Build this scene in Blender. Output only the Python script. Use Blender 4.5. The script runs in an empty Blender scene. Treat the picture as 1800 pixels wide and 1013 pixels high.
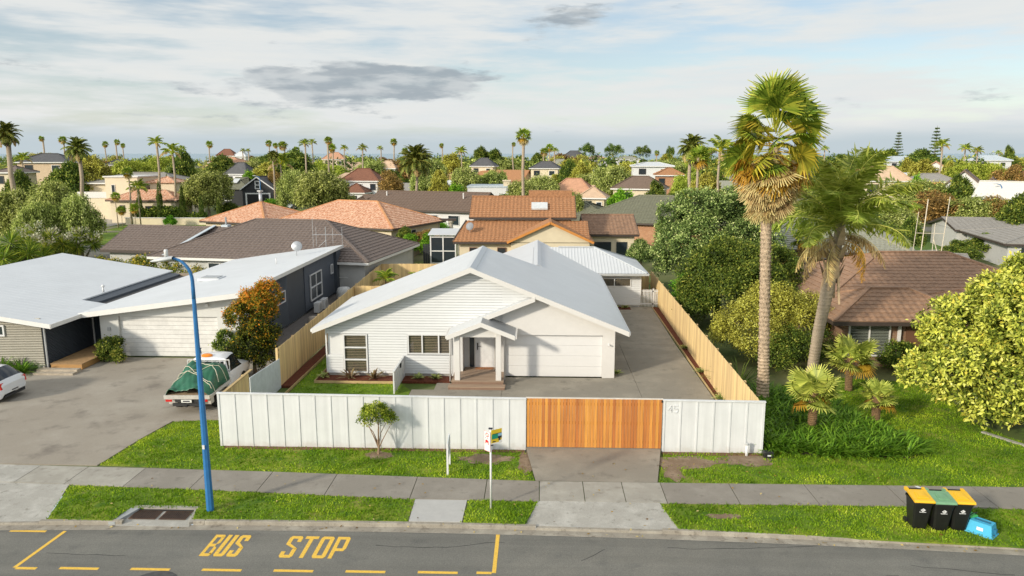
import bpy, math, random
import numpy as np
from mathutils import Vector, Matrix
R = math.radians
SC = bpy.context.scene
COL = SC.collection

# ------------------------------------------------------------------ camera
cam_d = bpy.data.cameras.new('camera'); CAM = bpy.data.objects.new('camera', cam_d); COL.objects.link(CAM)
CAM_H, FPX, PITCH, YAW = 10.5, 1300.0, math.atan((506.5 - 270.0) / 1300.0), R(2.0)
cam_d.sensor_width = 36; cam_d.lens = FPX / 1800 * 36; cam_d.clip_start = .1; cam_d.clip_end = 60000
CAM.location = (0, 0, CAM_H); CAM.rotation_euler = (R(90) - PITCH, 0, YAW)
SC.camera = CAM
# ------------------------------------------------------------------ light: low warm sun behind the viewer on the left, thin cloud
SUN_AZ, SUN_EL = R(-133), R(21)            # azimuth from +y towards +x
sun_d = bpy.data.lights.new('sun', 'SUN'); sun_d.energy = 2.8; sun_d.angle = R(4.2); sun_d.color = (1, .90, .74)
SUN = bpy.data.objects.new('sun', sun_d); COL.objects.link(SUN)
SDIR = Vector((math.sin(SUN_AZ) * math.cos(SUN_EL), math.cos(SUN_AZ) * math.cos(SUN_EL), math.sin(SUN_EL)))
SUN.rotation_euler = SDIR.to_track_quat('Z', 'Y').to_euler()
SUN.location = (-30, -30, 40)
SC.view_settings.view_transform = 'Standard'; SC.view_settings.look = 'None'
SC.view_settings.exposure = 0.37; SC.view_settings.gamma = 1
SC.cycles.use_denoising = True
SC.cycles.max_bounces = 6; SC.cycles.diffuse_bounces = 3; SC.cycles.glossy_bounces = 3
SC.cycles.transmission_bounces = 5; SC.cycles.transparent_max_bounces = 6
SC.cycles.caustics_reflective = False; SC.cycles.caustics_refractive = False
# ------------------------------------------------------------------ world: clear sky under layered cloud
W = bpy.data.worlds.new('World'); SC.world = W; W.use_nodes = True
def build_sky():
    nt = W.node_tree; nt.nodes.clear(); N = nt.nodes.new; L = nt.links.new
    def math_(op, a, b=None, clamp=False):
        n = N('ShaderNodeMath'); n.operation = op; n.use_clamp = clamp
        for i, v in enumerate((a, b)):
            if v is None: continue
            if hasattr(v, 'is_linked') or hasattr(v, 'links'): L(v, n.inputs[i])
            else: n.inputs[i].default_value = v
        return n.outputs[0]
    def noise(vec, scale, detail, rough=.55):
        n = N('ShaderNodeTexNoise'); n.inputs['Scale'].default_value = scale; n.inputs['Detail'].default_value = detail
        n.inputs['Roughness'].default_value = rough; L(vec, n.inputs['Vector']); return n.outputs['Fac']
    def smooth(v, lo, hi):
        n = N('ShaderNodeMapRange'); n.interpolation_type = 'SMOOTHSTEP'; L(v, n.inputs['Value'])
        n.inputs['From Min'].default_value = lo; n.inputs['From Max'].default_value = hi; return n.outputs['Result']
    def mapping(vec, s, loc=(0, 0, 0), rot=(0, 0, 0)):
        n = N('ShaderNodeMapping'); n.inputs['Scale'].default_value = s; n.inputs['Location'].default_value = loc
        n.inputs['Rotation'].default_value = rot; L(vec, n.inputs['Vector']); return n.outputs[0]
    sky = N('ShaderNodeTexSky'); sky.sky_type = 'NISHITA'; sky.sun_disc = False
    sky.sun_elevation = SUN_EL; sky.sun_rotation = SUN_AZ; sky.air_density = 1.0; sky.dust_density = .6; sky.ozone_density = 1.5
    bg = N('ShaderNodeBackground'); bg.inputs['Strength'].default_value = .10; L(sky.outputs[0], bg.inputs['Color'])
    tc = N('ShaderNodeTexCoord'); d = tc.outputs['Generated']
    sep = N('ShaderNodeSeparateXYZ'); L(d, sep.inputs[0]); x, y, z = sep.outputs
    # high veil: streaks that thin out to show blue
    veil = noise(mapping(d, (2.0, 2.0, 13.0), (0.3, 0.1, .2), (0, R(4), 0)), 1.6, 5, .58)
    fine = noise(mapping(d, (4.0, 4.0, 34.0), (1.7, 0, .4), (0, R(5), 0)), 2.0, 4, .6)
    v = math_('ADD', math_('MULTIPLY', veil, .68), math_('MULTIPLY', fine, .32))
    low = smooth(z, .02, .085)                                # thinner cloud low over the sea
    f_veil = math_('ADD', math_('MULTIPLY', smooth(v, .38, .58), .66), math_('ADD', math_('MULTIPLY', low, -.26), .56), True)
    bgc = N('ShaderNodeBackground')
    dt = N('ShaderNodeVectorMath'); dt.operation = 'DOT_PRODUCT'; L(d, dt.inputs[0]); dt.inputs[1].default_value = SDIR   # thin cloud is brighter towards the sun it veils
    L(math_('MULTIPLY', math_('ADD', math_('MULTIPLY', math_('POWER', math_('MAXIMUM', dt.outputs['Value'], 0.0), 2.0), 1.4), 1.0), .60), bgc.inputs['Strength'])
    ramp = N('ShaderNodeMix'); ramp.data_type = 'RGBA'; L(fine, ramp.inputs['Factor'])
    ramp.inputs[6].default_value = (.90, .98, 1.03, 1); ramp.inputs[7].default_value = (1.12, 1.10, 1.04, 1)
    L(ramp.outputs[2], bgc.inputs['Color'])
    mix1 = N('ShaderNodeMixShader'); L(f_veil, mix1.inputs[0]); L(bg.outputs[0], mix1.inputs[1]); L(bgc.outputs[0], mix1.inputs[2])
    # grey-blue sea haze along the horizon
    edge_n = math_('MULTIPLY', math_('SUBTRACT', fine, .5), .012)
    hz = N('ShaderNodeMapRange'); hz.interpolation_type = 'SMOOTHSTEP'; L(math_('ADD', z, edge_n), hz.inputs['Value'])
    hz.inputs['From Min'].default_value = .042; hz.inputs['From Max'].default_value = .012; hz.inputs['To Max'].default_value = .85
    bgh = N('ShaderNodeBackground'); bgh.inputs['Color'].default_value = (.78, .92, 1.0, 1); bgh.inputs['Strength'].default_value = .50
    mixh = N('ShaderNodeMixShader'); L(hz.outputs[0], mixh.inputs[0]); L(mix1.outputs[0], mixh.inputs[1]); L(bgh.outputs[0], mixh.inputs[2]); mix1 = mixh
    # low grey cumulus banks
    n2 = noise(mapping(d, (5.0, 5.0, 22.0), (.2, .7, .1)), 2.2, 7, .6)
    az = math_('ARCTAN2', x, y)
    def bank(a0, e0, sa, se, k):
        da = math_('DIVIDE', math_('SUBTRACT', az, R(a0)), R(sa)); de = math_('DIVIDE', math_('SUBTRACT', z, math.sin(R(e0))), math.sin(R(se)))
        q = math_('ADD', math_('MULTIPLY', da, da), math_('MULTIPLY', de, de))
        return math_('MULTIPLY', math_('POWER', 2.718, math_('MULTIPLY', q, -1.0)), k)
    b = bank(-14.6, 4.75, 7.6, 1.65, .58)
    for args in ((-8.8, 5.8, 3.0, .8, .16), (2.6, 9.5, 5.0, 1.6, .27), (-37, 5.6, 4.0, .6, .19), (-30, 4.4, 6, .7, .165), (-3.5, 5.4, 4, .6, .17), (-27.5, 2.6, 7, .22, .12), (-9.5, 11.2, 3.5, .7, .15),
                 (29, 3.4, 6, .5, .20), (70, 8, 12, 2, .26), (-95, 9, 14, 2.4, .26), (140, 8, 14, 2, .26), (-160, 12, 15, 3, .26)):
        b = math_('ADD', b, bank(*args))
    f_dark = smooth(math_('ADD', n2, b), .655, .83)
    lit = noise(mapping(d, (6, 6, 30), (0, .3, 0)), 3.0, 4)
    dcol = N('ShaderNodeMix'); dcol.data_type = 'RGBA'; L(smooth(lit, .35, .65), dcol.inputs['Factor'])
    dcol.inputs[6].default_value = (.36, .42, .47, 1); dcol.inputs[7].default_value = (.62, .66, .68, 1)
    bgd = N('ShaderNodeBackground'); bgd.inputs['Strength'].default_value = .72; L(dcol.outputs[2], bgd.inputs['Color'])
    mix2 = N('ShaderNodeMixShader'); L(math_('MULTIPLY', f_dark, .86), mix2.inputs[0]); L(mix1.outputs[0], mix2.inputs[1]); L(bgd.outputs[0], mix2.inputs[2])
    out = N('ShaderNodeOutputWorld'); L(mix2.outputs[0], out.inputs['Surface'])
build_sky()
W.cycles.sampling_method = 'MANUAL'; W.cycles.sample_map_resolution = 512

# ------------------------------------------------------------------ image point -> place on the ground / on an upright plane
_fw = Vector((-math.sin(YAW) * math.cos(PITCH), math.cos(YAW) * math.cos(PITCH), -math.sin(PITCH)))
_rt = Vector((math.cos(YAW), math.sin(YAW), 0)); _up = _rt.cross(_fw)
def _ray(px, py): return _fw + _rt * ((px - 900) / FPX) - _up * ((py - 506.5) / FPX)
def G(px, py, z=0.0):
    d = _ray(px, py); t = (z - CAM_H) / d.z; return Vector((d.x * t, d.y * t, z))
def at(px, py, Y):
    d = _ray(px, py); t = Y / d.y; return Vector((d.x * t, Y, CAM_H + d.z * t))

# ------------------------------------------------------------------ materials
_mats = {}
def _new(name):
    m = bpy.data.materials.new(name); m.use_nodes = True; nt = m.node_tree; nt.nodes.clear()
    return m, nt, nt.nodes.new, nt.links.new
def M(name, col=None, rough=.6, var=.12, scale=3.0, bump=0.0, bscale=60.0, rand=0.0, metal=0.0, spec=.5, col2=None, stretch=(1, 1, 1), world=True, hue=0.0, coat=0.0, lo=.3, hi=.7):
    if name in _mats: return _mats[name]
    m, nt, N, L = _new(name)
    out = N('ShaderNodeOutputMaterial'); bs = N('ShaderNodeBsdfPrincipled'); L(bs.outputs[0], out.inputs[0])
    bs.inputs['Roughness'].default_value = rough; bs.inputs['Metallic'].default_value = metal
    bs.inputs['Specular IOR Level'].default_value = spec; bs.inputs['Coat Weight'].default_value = coat
    if world: g = N('ShaderNodeNewGeometry'); vec = g.outputs['Position']
    else: g = N('ShaderNodeTexCoord'); vec = g.outputs['Object']
    mp = N('ShaderNodeMapping'); mp.inputs['Scale'].default_value = stretch; L(vec, mp.inputs['Vector']); vec = mp.outputs[0]
    n1 = N('ShaderNodeTexNoise'); n1.inputs['Scale'].default_value = scale; n1.inputs['Detail'].default_value = 7; n1.inputs['Roughness'].default_value = .65
    L(vec, n1.inputs['Vector'])
    mr = N('ShaderNodeMapRange'); mr.inputs['From Min'].default_value = lo; mr.inputs['From Max'].default_value = hi; L(n1.outputs['Fac'], mr.inputs['Value'])
    mx = N('ShaderNodeMix'); mx.data_type = 'RGBA'; L(mr.outputs[0], mx.inputs['Factor'])
    c2 = col2 or tuple(min(1, c * (1 + var)) for c in col); c1 = col if col2 else tuple(c * (1 - var) for c in col)
    mx.inputs[6].default_value = (*c1, 1); mx.inputs[7].default_value = (*c2, 1)
    c = mx.outputs[2]
    if rand or hue:
        oi = N('ShaderNodeObjectInfo'); hs = N('ShaderNodeHueSaturation')
        m1 = N('ShaderNodeMapRange'); L(oi.outputs['Random'], m1.inputs['Value']); m1.inputs['To Min'].default_value = 1 - rand; m1.inputs['To Max'].default_value = 1 + rand
        L(m1.outputs[0], hs.inputs['Value']); L(c, hs.inputs['Color'])
        if hue:
            m2 = N('ShaderNodeMath'); m2.operation = 'MULTIPLY_ADD'; L(oi.outputs['Random'], m2.inputs[0]); m2.inputs[1].default_value = hue; m2.inputs[2].default_value = .5 - hue / 2
            L(m2.outputs[0], hs.inputs['Hue'])
        c = hs.outputs[0]
    L(c, bs.inputs['Base Color'])
    if bump:
        n2 = N('ShaderNodeTexNoise'); n2.inputs['Scale'].default_value = bscale; n2.inputs['Detail'].default_value = 4; L(vec, n2.inputs['Vector'])
        b = N('ShaderNodeBump'); b.inputs['Strength'].default_value = bump; b.inputs['Distance'].default_value = .02; L(n2.outputs['Fac'], b.inputs['Height']); L(b.outputs[0], bs.inputs['Normal'])
    _mats[name] = m; return m
def ground_mat(name, cols, scales, rough=.9, speck=0.0, bump=.4, bscale=90, line=None):
    """surface of several mottled tones: cols[0] base, then (col) mixed by its own noise"""
    if name in _mats: return _mats[name]
    m, nt, N, L = _new(name)
    out = N('ShaderNodeOutputMaterial'); bs = N('ShaderNodeBsdfPrincipled'); L(bs.outputs[0], out.inputs[0]); bs.inputs['Roughness'].default_value = rough
    bs.inputs['Specular IOR Level'].default_value = .3
    g = N('ShaderNodeNewGeometry'); c = None
    for i, col in enumerate(cols):
        if c is None:
            rgb = N('ShaderNodeRGB'); rgb.outputs[0].default_value = (*col, 1); c = rgb.outputs[0]; continue
        sc, lo, hi = scales[i - 1]
        mp = N('ShaderNodeMapping'); mp.inputs['Location'].default_value = (i * 7.3, i * 3.1, 0); L(g.outputs['Position'], mp.inputs['Vector'])
        n = N('ShaderNodeTexNoise'); n.inputs['Scale'].default_value = sc; n.inputs['Detail'].default_value = 6; n.inputs['Roughness'].default_value = .62; L(mp.outputs[0], n.inputs['Vector'])
        mr = N('ShaderNodeMapRange'); mr.interpolation_type = 'SMOOTHSTEP'; mr.inputs['From Min'].default_value = lo; mr.inputs['From Max'].default_value = hi; L(n.outputs['Fac'], mr.inputs['Value'])
        mx = N('ShaderNodeMix'); mx.data_type = 'RGBA'; L(mr.outputs[0], mx.inputs['Factor']); L(c, mx.inputs[6]); mx.inputs[7].default_value = (*col, 1); c = mx.outputs[2]
    if line:                                                  # long worn bands along the road
        mp = N('ShaderNodeMapping'); mp.inputs['Scale'].default_value = (line[0], line[1], 1); L(g.outputs['Position'], mp.inputs['Vector'])
        n = N('ShaderNodeTexNoise'); n.inputs['Scale'].default_value = 1.0; n.inputs['Detail'].default_value = 5; L(mp.outputs[0], n.inputs['Vector'])
        mr = N('ShaderNodeMapRange'); mr.inputs['From Min'].default_value = .3; mr.inputs['From Max'].default_value = .7; mr.inputs['To Min'].default_value = .84; mr.inputs['To Max'].default_value = 1.14; L(n.outputs['Fac'], mr.inputs['Value'])
        hs = N('ShaderNodeHueSaturation'); L(mr.outputs[0], hs.inputs['Value']); L(c, hs.inputs['Color']); c = hs.outputs[0]
    if speck:
        v = N('ShaderNodeTexNoise'); v.inputs['Scale'].default_value = 55; v.inputs['Detail'].default_value = 3; v.inputs['Roughness'].default_value = .8; L(g.outputs['Position'], v.inputs['Vector'])
        mr = N('ShaderNodeMapRange'); mr.inputs['From Min'].default_value = .25; mr.inputs['From Max'].default_value = .75; mr.inputs['To Min'].default_value = 1 - speck; mr.inputs['To Max'].default_value = 1 + speck; L(v.outputs['Fac'], mr.inputs['Value'])
        hs = N('ShaderNodeHueSaturation'); L(mr.outputs[0], hs.inputs['Value']); L(c, hs.inputs['Color']); c = hs.outputs[0]
    L(c, bs.inputs['Base Color'])
    n2 = N('ShaderNodeTexNoise'); n2.inputs['Scale'].default_value = bscale; n2.inputs['Detail'].default_value = 4; L(g.outputs['Position'], n2.inputs['Vector'])
    b = N('ShaderNodeBump'); b.inputs['Strength'].default_value = bump; b.inputs['Distance'].default_value = .015; L(n2.outputs['Fac'], b.inputs['Height']); L(b.outputs[0], bs.inputs['Normal'])
    _mats[name] = m; return m
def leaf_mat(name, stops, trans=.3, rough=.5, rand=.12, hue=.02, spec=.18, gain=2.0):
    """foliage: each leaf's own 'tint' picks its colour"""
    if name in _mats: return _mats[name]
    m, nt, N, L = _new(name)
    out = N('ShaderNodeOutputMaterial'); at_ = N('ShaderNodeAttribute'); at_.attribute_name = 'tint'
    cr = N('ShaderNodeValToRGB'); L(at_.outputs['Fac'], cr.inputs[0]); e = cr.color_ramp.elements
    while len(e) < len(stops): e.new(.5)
    for i, (p, c) in enumerate(stops): e[i].position = p; e[i].color = (*[min(.8, q * (1, 1, .8)[j] * (.58 + (gain * 1.2 - .58) * min(1, p * 1.3))) for j, q in enumerate(c)], 1)  # dark stops held down, bright stops raised: foliage shade and highlight in colour
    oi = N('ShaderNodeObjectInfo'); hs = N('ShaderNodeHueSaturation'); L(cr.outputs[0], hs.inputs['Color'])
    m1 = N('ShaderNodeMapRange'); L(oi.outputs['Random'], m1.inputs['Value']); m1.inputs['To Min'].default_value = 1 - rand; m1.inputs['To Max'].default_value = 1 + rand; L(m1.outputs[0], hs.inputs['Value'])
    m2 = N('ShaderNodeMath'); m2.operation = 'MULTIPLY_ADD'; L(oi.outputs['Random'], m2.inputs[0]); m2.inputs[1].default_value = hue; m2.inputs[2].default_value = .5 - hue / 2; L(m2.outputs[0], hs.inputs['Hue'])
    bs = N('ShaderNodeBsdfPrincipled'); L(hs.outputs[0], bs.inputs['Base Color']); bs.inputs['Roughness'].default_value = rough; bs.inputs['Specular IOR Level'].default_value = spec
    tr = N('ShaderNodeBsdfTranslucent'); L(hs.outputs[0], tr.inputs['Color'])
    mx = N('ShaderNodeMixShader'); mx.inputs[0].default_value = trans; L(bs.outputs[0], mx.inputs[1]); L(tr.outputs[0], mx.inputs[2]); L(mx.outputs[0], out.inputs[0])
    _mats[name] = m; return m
def glass_mat(name, col=(.03, .04, .05), rough=.06):
    return M(name, col, rough=rough, var=.1, spec=.8)

# ------------------------------------------------------------------ objects
def tag(o, label=None, cat=None, group=None, kind=None):
    if label: o['label'] = label
    if cat: o['category'] = cat
    if group: o['group'] = group
    if kind: o['kind'] = kind
    return o
def thing(name, label, cat, loc=(0, 0, 0), rz=0.0, group=None, scale=None):
    o = bpy.data.objects.new(name, None); COL.objects.link(o); o.location = loc; o.rotation_euler = (0, 0, rz); o.empty_display_size = .3
    if scale: o.scale = scale if hasattr(scale, '__len__') else (scale,) * 3
    return tag(o, label, cat, group)
def link(name, mesh, parent=None, loc=None, rot=None, scale=None):
    o = bpy.data.objects.new(name, mesh); COL.objects.link(o)
    if parent: o.parent = parent
    if loc is not None: o.location = loc
    if rot is not None: o.rotation_euler = rot
    if scale is not None: o.scale = scale if hasattr(scale, '__len__') else (scale,) * 3
    return o
def copy_tree(o, parent=None, loc=None, rz=None, scale=None):
    c = o.copy(); COL.objects.link(c); c.parent = parent
    if loc is not None: c.location = loc
    if rz is not None: c.rotation_euler = (0, 0, rz)
    if scale is not None: c.scale = scale if hasattr(scale, '__len__') else (scale,) * 3
    for ch in o.children: copy_tree(ch, c)
    return c
class MB:
    """collects faces, then becomes one mesh object"""
    def __init__(s): s.v = []; s.f = []; s.mi = []; s.cur = 0
    def quad(s, *p):
        i = len(s.v); s.v += [tuple(q) for q in p]; s.f.append(tuple(range(i, i + len(p)))); s.mi.append(s.cur); return s
    def box(s, x0, x1, y0, y1, z0, z1):
        i = len(s.v); s.v += [(x0, y0, z0), (x1, y0, z0), (x1, y1, z0), (x0, y1, z0), (x0, y0, z1), (x1, y0, z1), (x1, y1, z1), (x0, y1, z1)]
        for f in ((0, 3, 2, 1), (4, 5, 6, 7), (0, 1, 5, 4), (1, 2, 6, 5), (2, 3, 7, 6), (3, 0, 4, 7)):
            s.f.append(tuple(i + k for k in f)); s.mi.append(s.cur)
        return s
    def prism(s, poly, off):
        """poly: 3D points of one face, extruded by vector off"""
        n = len(poly); i = len(s.v); P = [Vector(p) for p in poly]; o = Vector(off)
        s.v += [tuple(p) for p in P] + [tuple(p + o) for p in P]
        nrm = Vector((0, 0, 0))
        for k in range(n): nrm += P[k].cross(P[(k + 1) % n])
        fl = nrm.dot(o) > 0
        a = tuple(range(i, i + n)); b = tuple(range(i + n, i + 2 * n))
        s.f += [a[::-1] if fl else a, b if fl else b[::-1]]; s.mi += [s.cur] * 2
        for k in range(n):
            q = (i + k, i + (k + 1) % n, i + n + (k + 1) % n, i + n + k)
            s.f.append(q if fl else q[::-1]); s.mi.append(s.cur)
        return s
    def bar(s, p, q, w, h=None, up=(0, 0, 1)):
        p, q = Vector(p), Vector(q); d = (q - p).normalized(); u = Vector(up)
        if abs(d.dot(u)) > .97: u = Vector((0, 1, 0))
        a = d.cross(u).normalized() * (w / 2); b = a.normalized().cross(d).normalized() * ((h or w) / 2)
        return s.prism([p - a - b, p + a - b, p + a + b, p - a + b], q - p)
    def tube(s, pts, rad, n=8, cap=True):
        pts = [Vector(p) for p in pts]; m = len(pts); rad = rad if hasattr(rad, '__len__') else [rad] * m
        i0 = len(s.v); ref = Vector((0, 0, 1))
        for k, p in enumerate(pts):
            d = (pts[min(k + 1, m - 1)] - pts[max(k - 1, 0)]).normalized()
            r = ref if abs(d.dot(ref)) < .95 else Vector((1, 0, 0))
            a = d.cross(r).normalized(); b = a.cross(d).normalized()
            for j in range(n):
                t = 2 * math.pi * j / n; s.v.append(tuple(p + (a * math.cos(t) + b * math.sin(t)) * rad[k]))
        for k in range(m - 1):
            for j in range(n):
                s.f.append((i0 + k * n + j, i0 + k * n + (j + 1) % n, i0 + (k + 1) * n + (j + 1) % n, i0 + (k + 1) * n + j)); s.mi.append(s.cur)
        if cap:
            s.f.append(tuple(i0 + j for j in range(n))[::-1]); s.f.append(tuple(i0 + (m - 1) * n + j for j in range(n))); s.mi += [s.cur] * 2
        return s
    def lathe(s, prof, c=(0, 0, 0), n=16, sx=1, sy=1):
        i0 = len(s.v)
        for r, z in prof:
            for j in range(n):
                t = 2 * math.pi * j / n; s.v.append((c[0] + r * sx * math.cos(t), c[1] + r * sy * math.sin(t), c[2] + z))
        for k in range(len(prof) - 1):
            for j in range(n):
                s.f.append((i0 + k * n + j, i0 + k * n + (j + 1) % n, i0 + (k + 1) * n + (j + 1) % n, i0 + (k + 1) * n + j)); s.mi.append(s.cur)
        s.f.append(tuple(i0 + j for j in range(n))[::-1]); s.f.append(tuple(i0 + (len(prof) - 1) * n + j for j in range(n))); s.mi += [s.cur] * 2
        return s
    def grid(s, rows):
        i0 = len(s.v); n = len(rows[0])
        for r in rows: s.v += [tuple(p) for p in r]
        for a in range(len(rows) - 1):
            for b in range(n - 1):
                s.f.append((i0 + a * n + b, i0 + a * n + b + 1, i0 + (a + 1) * n + b + 1, i0 + (a + 1) * n + b)); s.mi.append(s.cur)
        return s
    def mesh(s, name, mats, smooth=False, bevel=0):
        me = bpy.data.meshes.new(name); me.from_pydata(s.v, [], s.f)
        for m in (mats if isinstance(mats, (list, tuple)) else [mats]): me.materials.append(m)
        if any(s.mi): me.polygons.foreach_set('material_index', s.mi)
        if smooth: me.polygons.foreach_set('use_smooth', [True] * len(s.f))
        me.update(); return me
    def build(s, name, mats, parent=None, smooth=False, loc=None, rot=None, bevel=0, kind=None):
        o = link(name, s.mesh(name, mats, smooth), parent, loc, rot)
        if bevel:
            md = o.modifiers.new('bevel', 'BEVEL'); md.width = bevel; md.segments = 2; md.limit_method = 'ANGLE'; md.angle_limit = R(35)
        if kind: o['kind'] = kind
        return o
def np_mesh(name, verts, faces, mats, tint=None, smooth=False, mi=None):
    """quads or triangles from arrays: faces (n,k)"""
    me = bpy.data.meshes.new(name); n, k = faces.shape
    me.vertices.add(len(verts)); me.vertices.foreach_set('co', np.ascontiguousarray(verts, np.float32).ravel())
    me.loops.add(n * k); me.loops.foreach_set('vertex_index', np.ascontiguousarray(faces, np.int32).ravel())
    me.polygons.add(n); me.polygons.foreach_set('loop_start', np.arange(0, n * k, k, dtype=np.int32))
    for m in (mats if isinstance(mats, (list, tuple)) else [mats]): me.materials.append(m)
    if mi is not None: me.polygons.foreach_set('material_index', np.ascontiguousarray(mi, np.int32))
    if smooth: me.polygons.foreach_set('use_smooth', np.ones(n, bool))
    me.update(calc_edges=True)
    if tint is not None:
        a = me.attributes.new('tint', 'FLOAT', 'POINT'); a.data.foreach_set('value', np.ascontiguousarray(tint, np.float32))
    return me
def flat(name, pts, mat, parent=None, kind=None, z=None, thick=0.0):
    b = MB(); P = [(p[0], p[1], z if z is not None else p[2]) for p in pts]
    if thick: b.prism(P, (0, 0, -thick))
    else:
        b.quad(*P)
    o = b.build(name, mat, parent)
    if not thick:
        if o.data.polygons[0].normal.z < 0: o.data.flip_normals()
    if kind: o['kind'] = kind
    return o
# ================================================================== materials in common use
white_paint = M('white_paint', (.70,.70,.695), rough=.45, var=.03, scale=1.5)
wall_white = M('wall_white', (.69, .69, .685), rough=.6, var=.035, scale=2.2, bump=.06, bscale=120)
trim_cream = M('trim_cream', (.68, .665, .635), rough=.5, var=.03, scale=2)
asphalt = ground_mat('asphalt', [(.185, .182, .162), (.225, .218, .190), (.145, .144, .132), (.27, .26, .23)], [(.35, .4, .7), (1.3, .52, .78), (9, .68, .74)], speck=.42, bump=.9, bscale=160, line=(.07, 1.6))
concrete = ground_mat('concrete', [(.34, .32, .275), (.43, .41, .355), (.25, .23, .195)], [(.9, .42, .7), (2.6, .52, .75)], speck=.16, bump=.35)
concrete_old = ground_mat('concrete_old', [(.38, .365, .325), (.48, .465, .42), (.26, .25, .215)], [(1.5, .42, .68), (4, .55, .72)], speck=.30, bump=.5)
kerb_c = ground_mat('kerb_concrete', [(.30, .27, .22), (.40, .365, .30), (.20, .175, .14)], [(1.5, .42, .68), (5, .52, .72)], speck=.25, bump=.5)
path_dark = ground_mat('path_dark', [(.255, .232, .198), (.31, .285, .245), (.195, .176, .15)], [(.7, .42, .7), (3, .55, .75)], speck=.20, bump=.45)
drive_new = ground_mat('drive_new', [(.26, .237, .195), (.33, .30, .245), (.19, .172, .142)], [(.5, .42, .7), (1.8, .54, .76)], speck=.22, bump=.4)
drive_old = ground_mat('drive_old', [(.31, .275, .225), (.37, .335, .28), (.205, .18, .15)], [(.35, .4, .7), (.8, .50, .74)], speck=.20, bump=.4)
turf = ground_mat('turf', [(.12, .20, .014), (.23, .27, .026), (.065, .14, .010), (.34, .28, .09)], [(.5, .42, .66), (1.6, .46, .66), (.42, .60, .74)], speck=.35, bump=1.0, bscale=45)
soil = ground_mat('soil', [(.22, .155, .10), (.30, .225, .155), (.11, .08, .05)], [(2, .42, .66), (7, .55, .72)], speck=.25, bump=.7)
mulch_m = ground_mat('mulch', [(.115, .030, .014), (.18, .055, .025), (.05, .014, .008)], [(14, .42, .62), (25, .5, .66)], speck=.4, bump=1.2, bscale=50)
land = ground_mat('land', [(.09, .135, .026), (.17, .17, .07), (.24, .21, .16), (.06, .095, .02)], [(.06, .42, .62), (.03, .50, .60), (.2, .5, .7)], speck=.2, bump=.3)
yellow_line = M('road_paint', (.80, .50, .07), rough=.7, var=.22, scale=22, bump=.3, bscale=150)
pine = M('pine_paling', (.72, .52, .25), rough=.75, var=.14, scale=5, rand=.16, hue=.012, stretch=(1, 1, .12), bump=.2, bscale=50)
cedar = M('cedar_board', (.56, .225, .048), rough=.55, var=.26, scale=9, rand=.22, hue=.022, stretch=(1.5, 1, .07), bump=.15)
deck_wood = M('deck_wood', (.33, .235, .165), rough=.7, var=.18, scale=6, rand=.08, stretch=(.1, 1, 1))
steel_white = M('roof_white', (.60, .62, .635), rough=.38, var=.04, scale=.8)
steel_grey = M('roof_pale_grey', (.58, .60, .615), rough=.42, var=.045, scale=.6)
black_metal = M('black_metal', (.018, .018, .02), rough=.4)
dark_glass = glass_mat('window_glass')
concrete_base = M('foundation', (.36, .345, .31), rough=.85, var=.12, scale=4, bump=.2)

# ================================================================== setting: road, kerb, paths, ground
def y_kerb(x):
    return 19.6 - .0022 * (max(-40, min(40, x)) + 4) ** 2
def lerp_line(pts):
    def f(x):
        if x <= pts[0][0]: (a, b), (c, d) = pts[0], pts[1]
        elif x >= pts[-1][0]: (a, b), (c, d) = pts[-2], pts[-1]
        else:
            for (a, b), (c, d) in zip(pts, pts[1:]):
                if a <= x <= c: break
        return b + (d - b) * (x - a) / (c - a)
    return f
path_far = lerp_line([(-40, 23.3), (-18.35, 23.2), (-9.4, 22.96), (0, 22.52), (4, 22.54), (15.6, 22.62), (40, 22.3)])
path_near = lerp_line([(-40, 22.1), (-17.4, 21.89), (-9.5, 21.5), (-3.9, 21.16), (3.8, 21.14), (11.3, 21.2), (40, 20.9)])
XS = [x * 1.0 for x in range(-60, 61, 2)]
def strip(name, f0, f1, z0, z1, mat, xs=None, kind='structure', parent=None):
    xs = xs or XS; b = MB()
    b.grid([[(x, f0(x), z0(x) if callable(z0) else z0) for x in xs], [(x, f1(x), z1(x) if callable(z1) else z1) for x in xs]])
    o = b.build(name, mat, parent)
    if kind: o['kind'] = kind
    return o
xg = [-1200, -600, -300, -120] + XS + [120, 300, 600, 1200]
xgd = sorted(xg + [-12.42, -12.41, -9.91, -9.9, -.36, -.35, 4.12, 4.13, -24.1, -24.09, -14.3, -14.29])
g_ = MB(); g_.grid([[(x, f(x), 0.0) for x in xgd] for f in (lambda x: 20.42 if -12.415 < x < -9.905 else (21.0 if (-.355 < x < 4.125 or -24.095 < x < -14.295) else y_kerb(x) + .14), lambda x: 30, lambda x: 60, lambda x: 120, lambda x: 300, lambda x: 900)])
g_.build('ground', land)['kind'] = 'structure'
road = strip('road', lambda x: y_kerb(x) - 9.6, lambda x: y_kerb(x) - .28, -.10, -.10, asphalt, xg)
strip('gutter_channel', lambda x: y_kerb(x) - .30, lambda x: y_kerb(x) - .0, -.088, -.094, kerb_c, xg)
far_side = MB(); far_side.grid([[(x, f(x), .02) for x in xg] for f in (lambda x: -700, lambda x: -60, lambda x: y_kerb(x) - 9.6)])
far_side.build('ground_across_the_street', land)['kind'] = 'structure'
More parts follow.
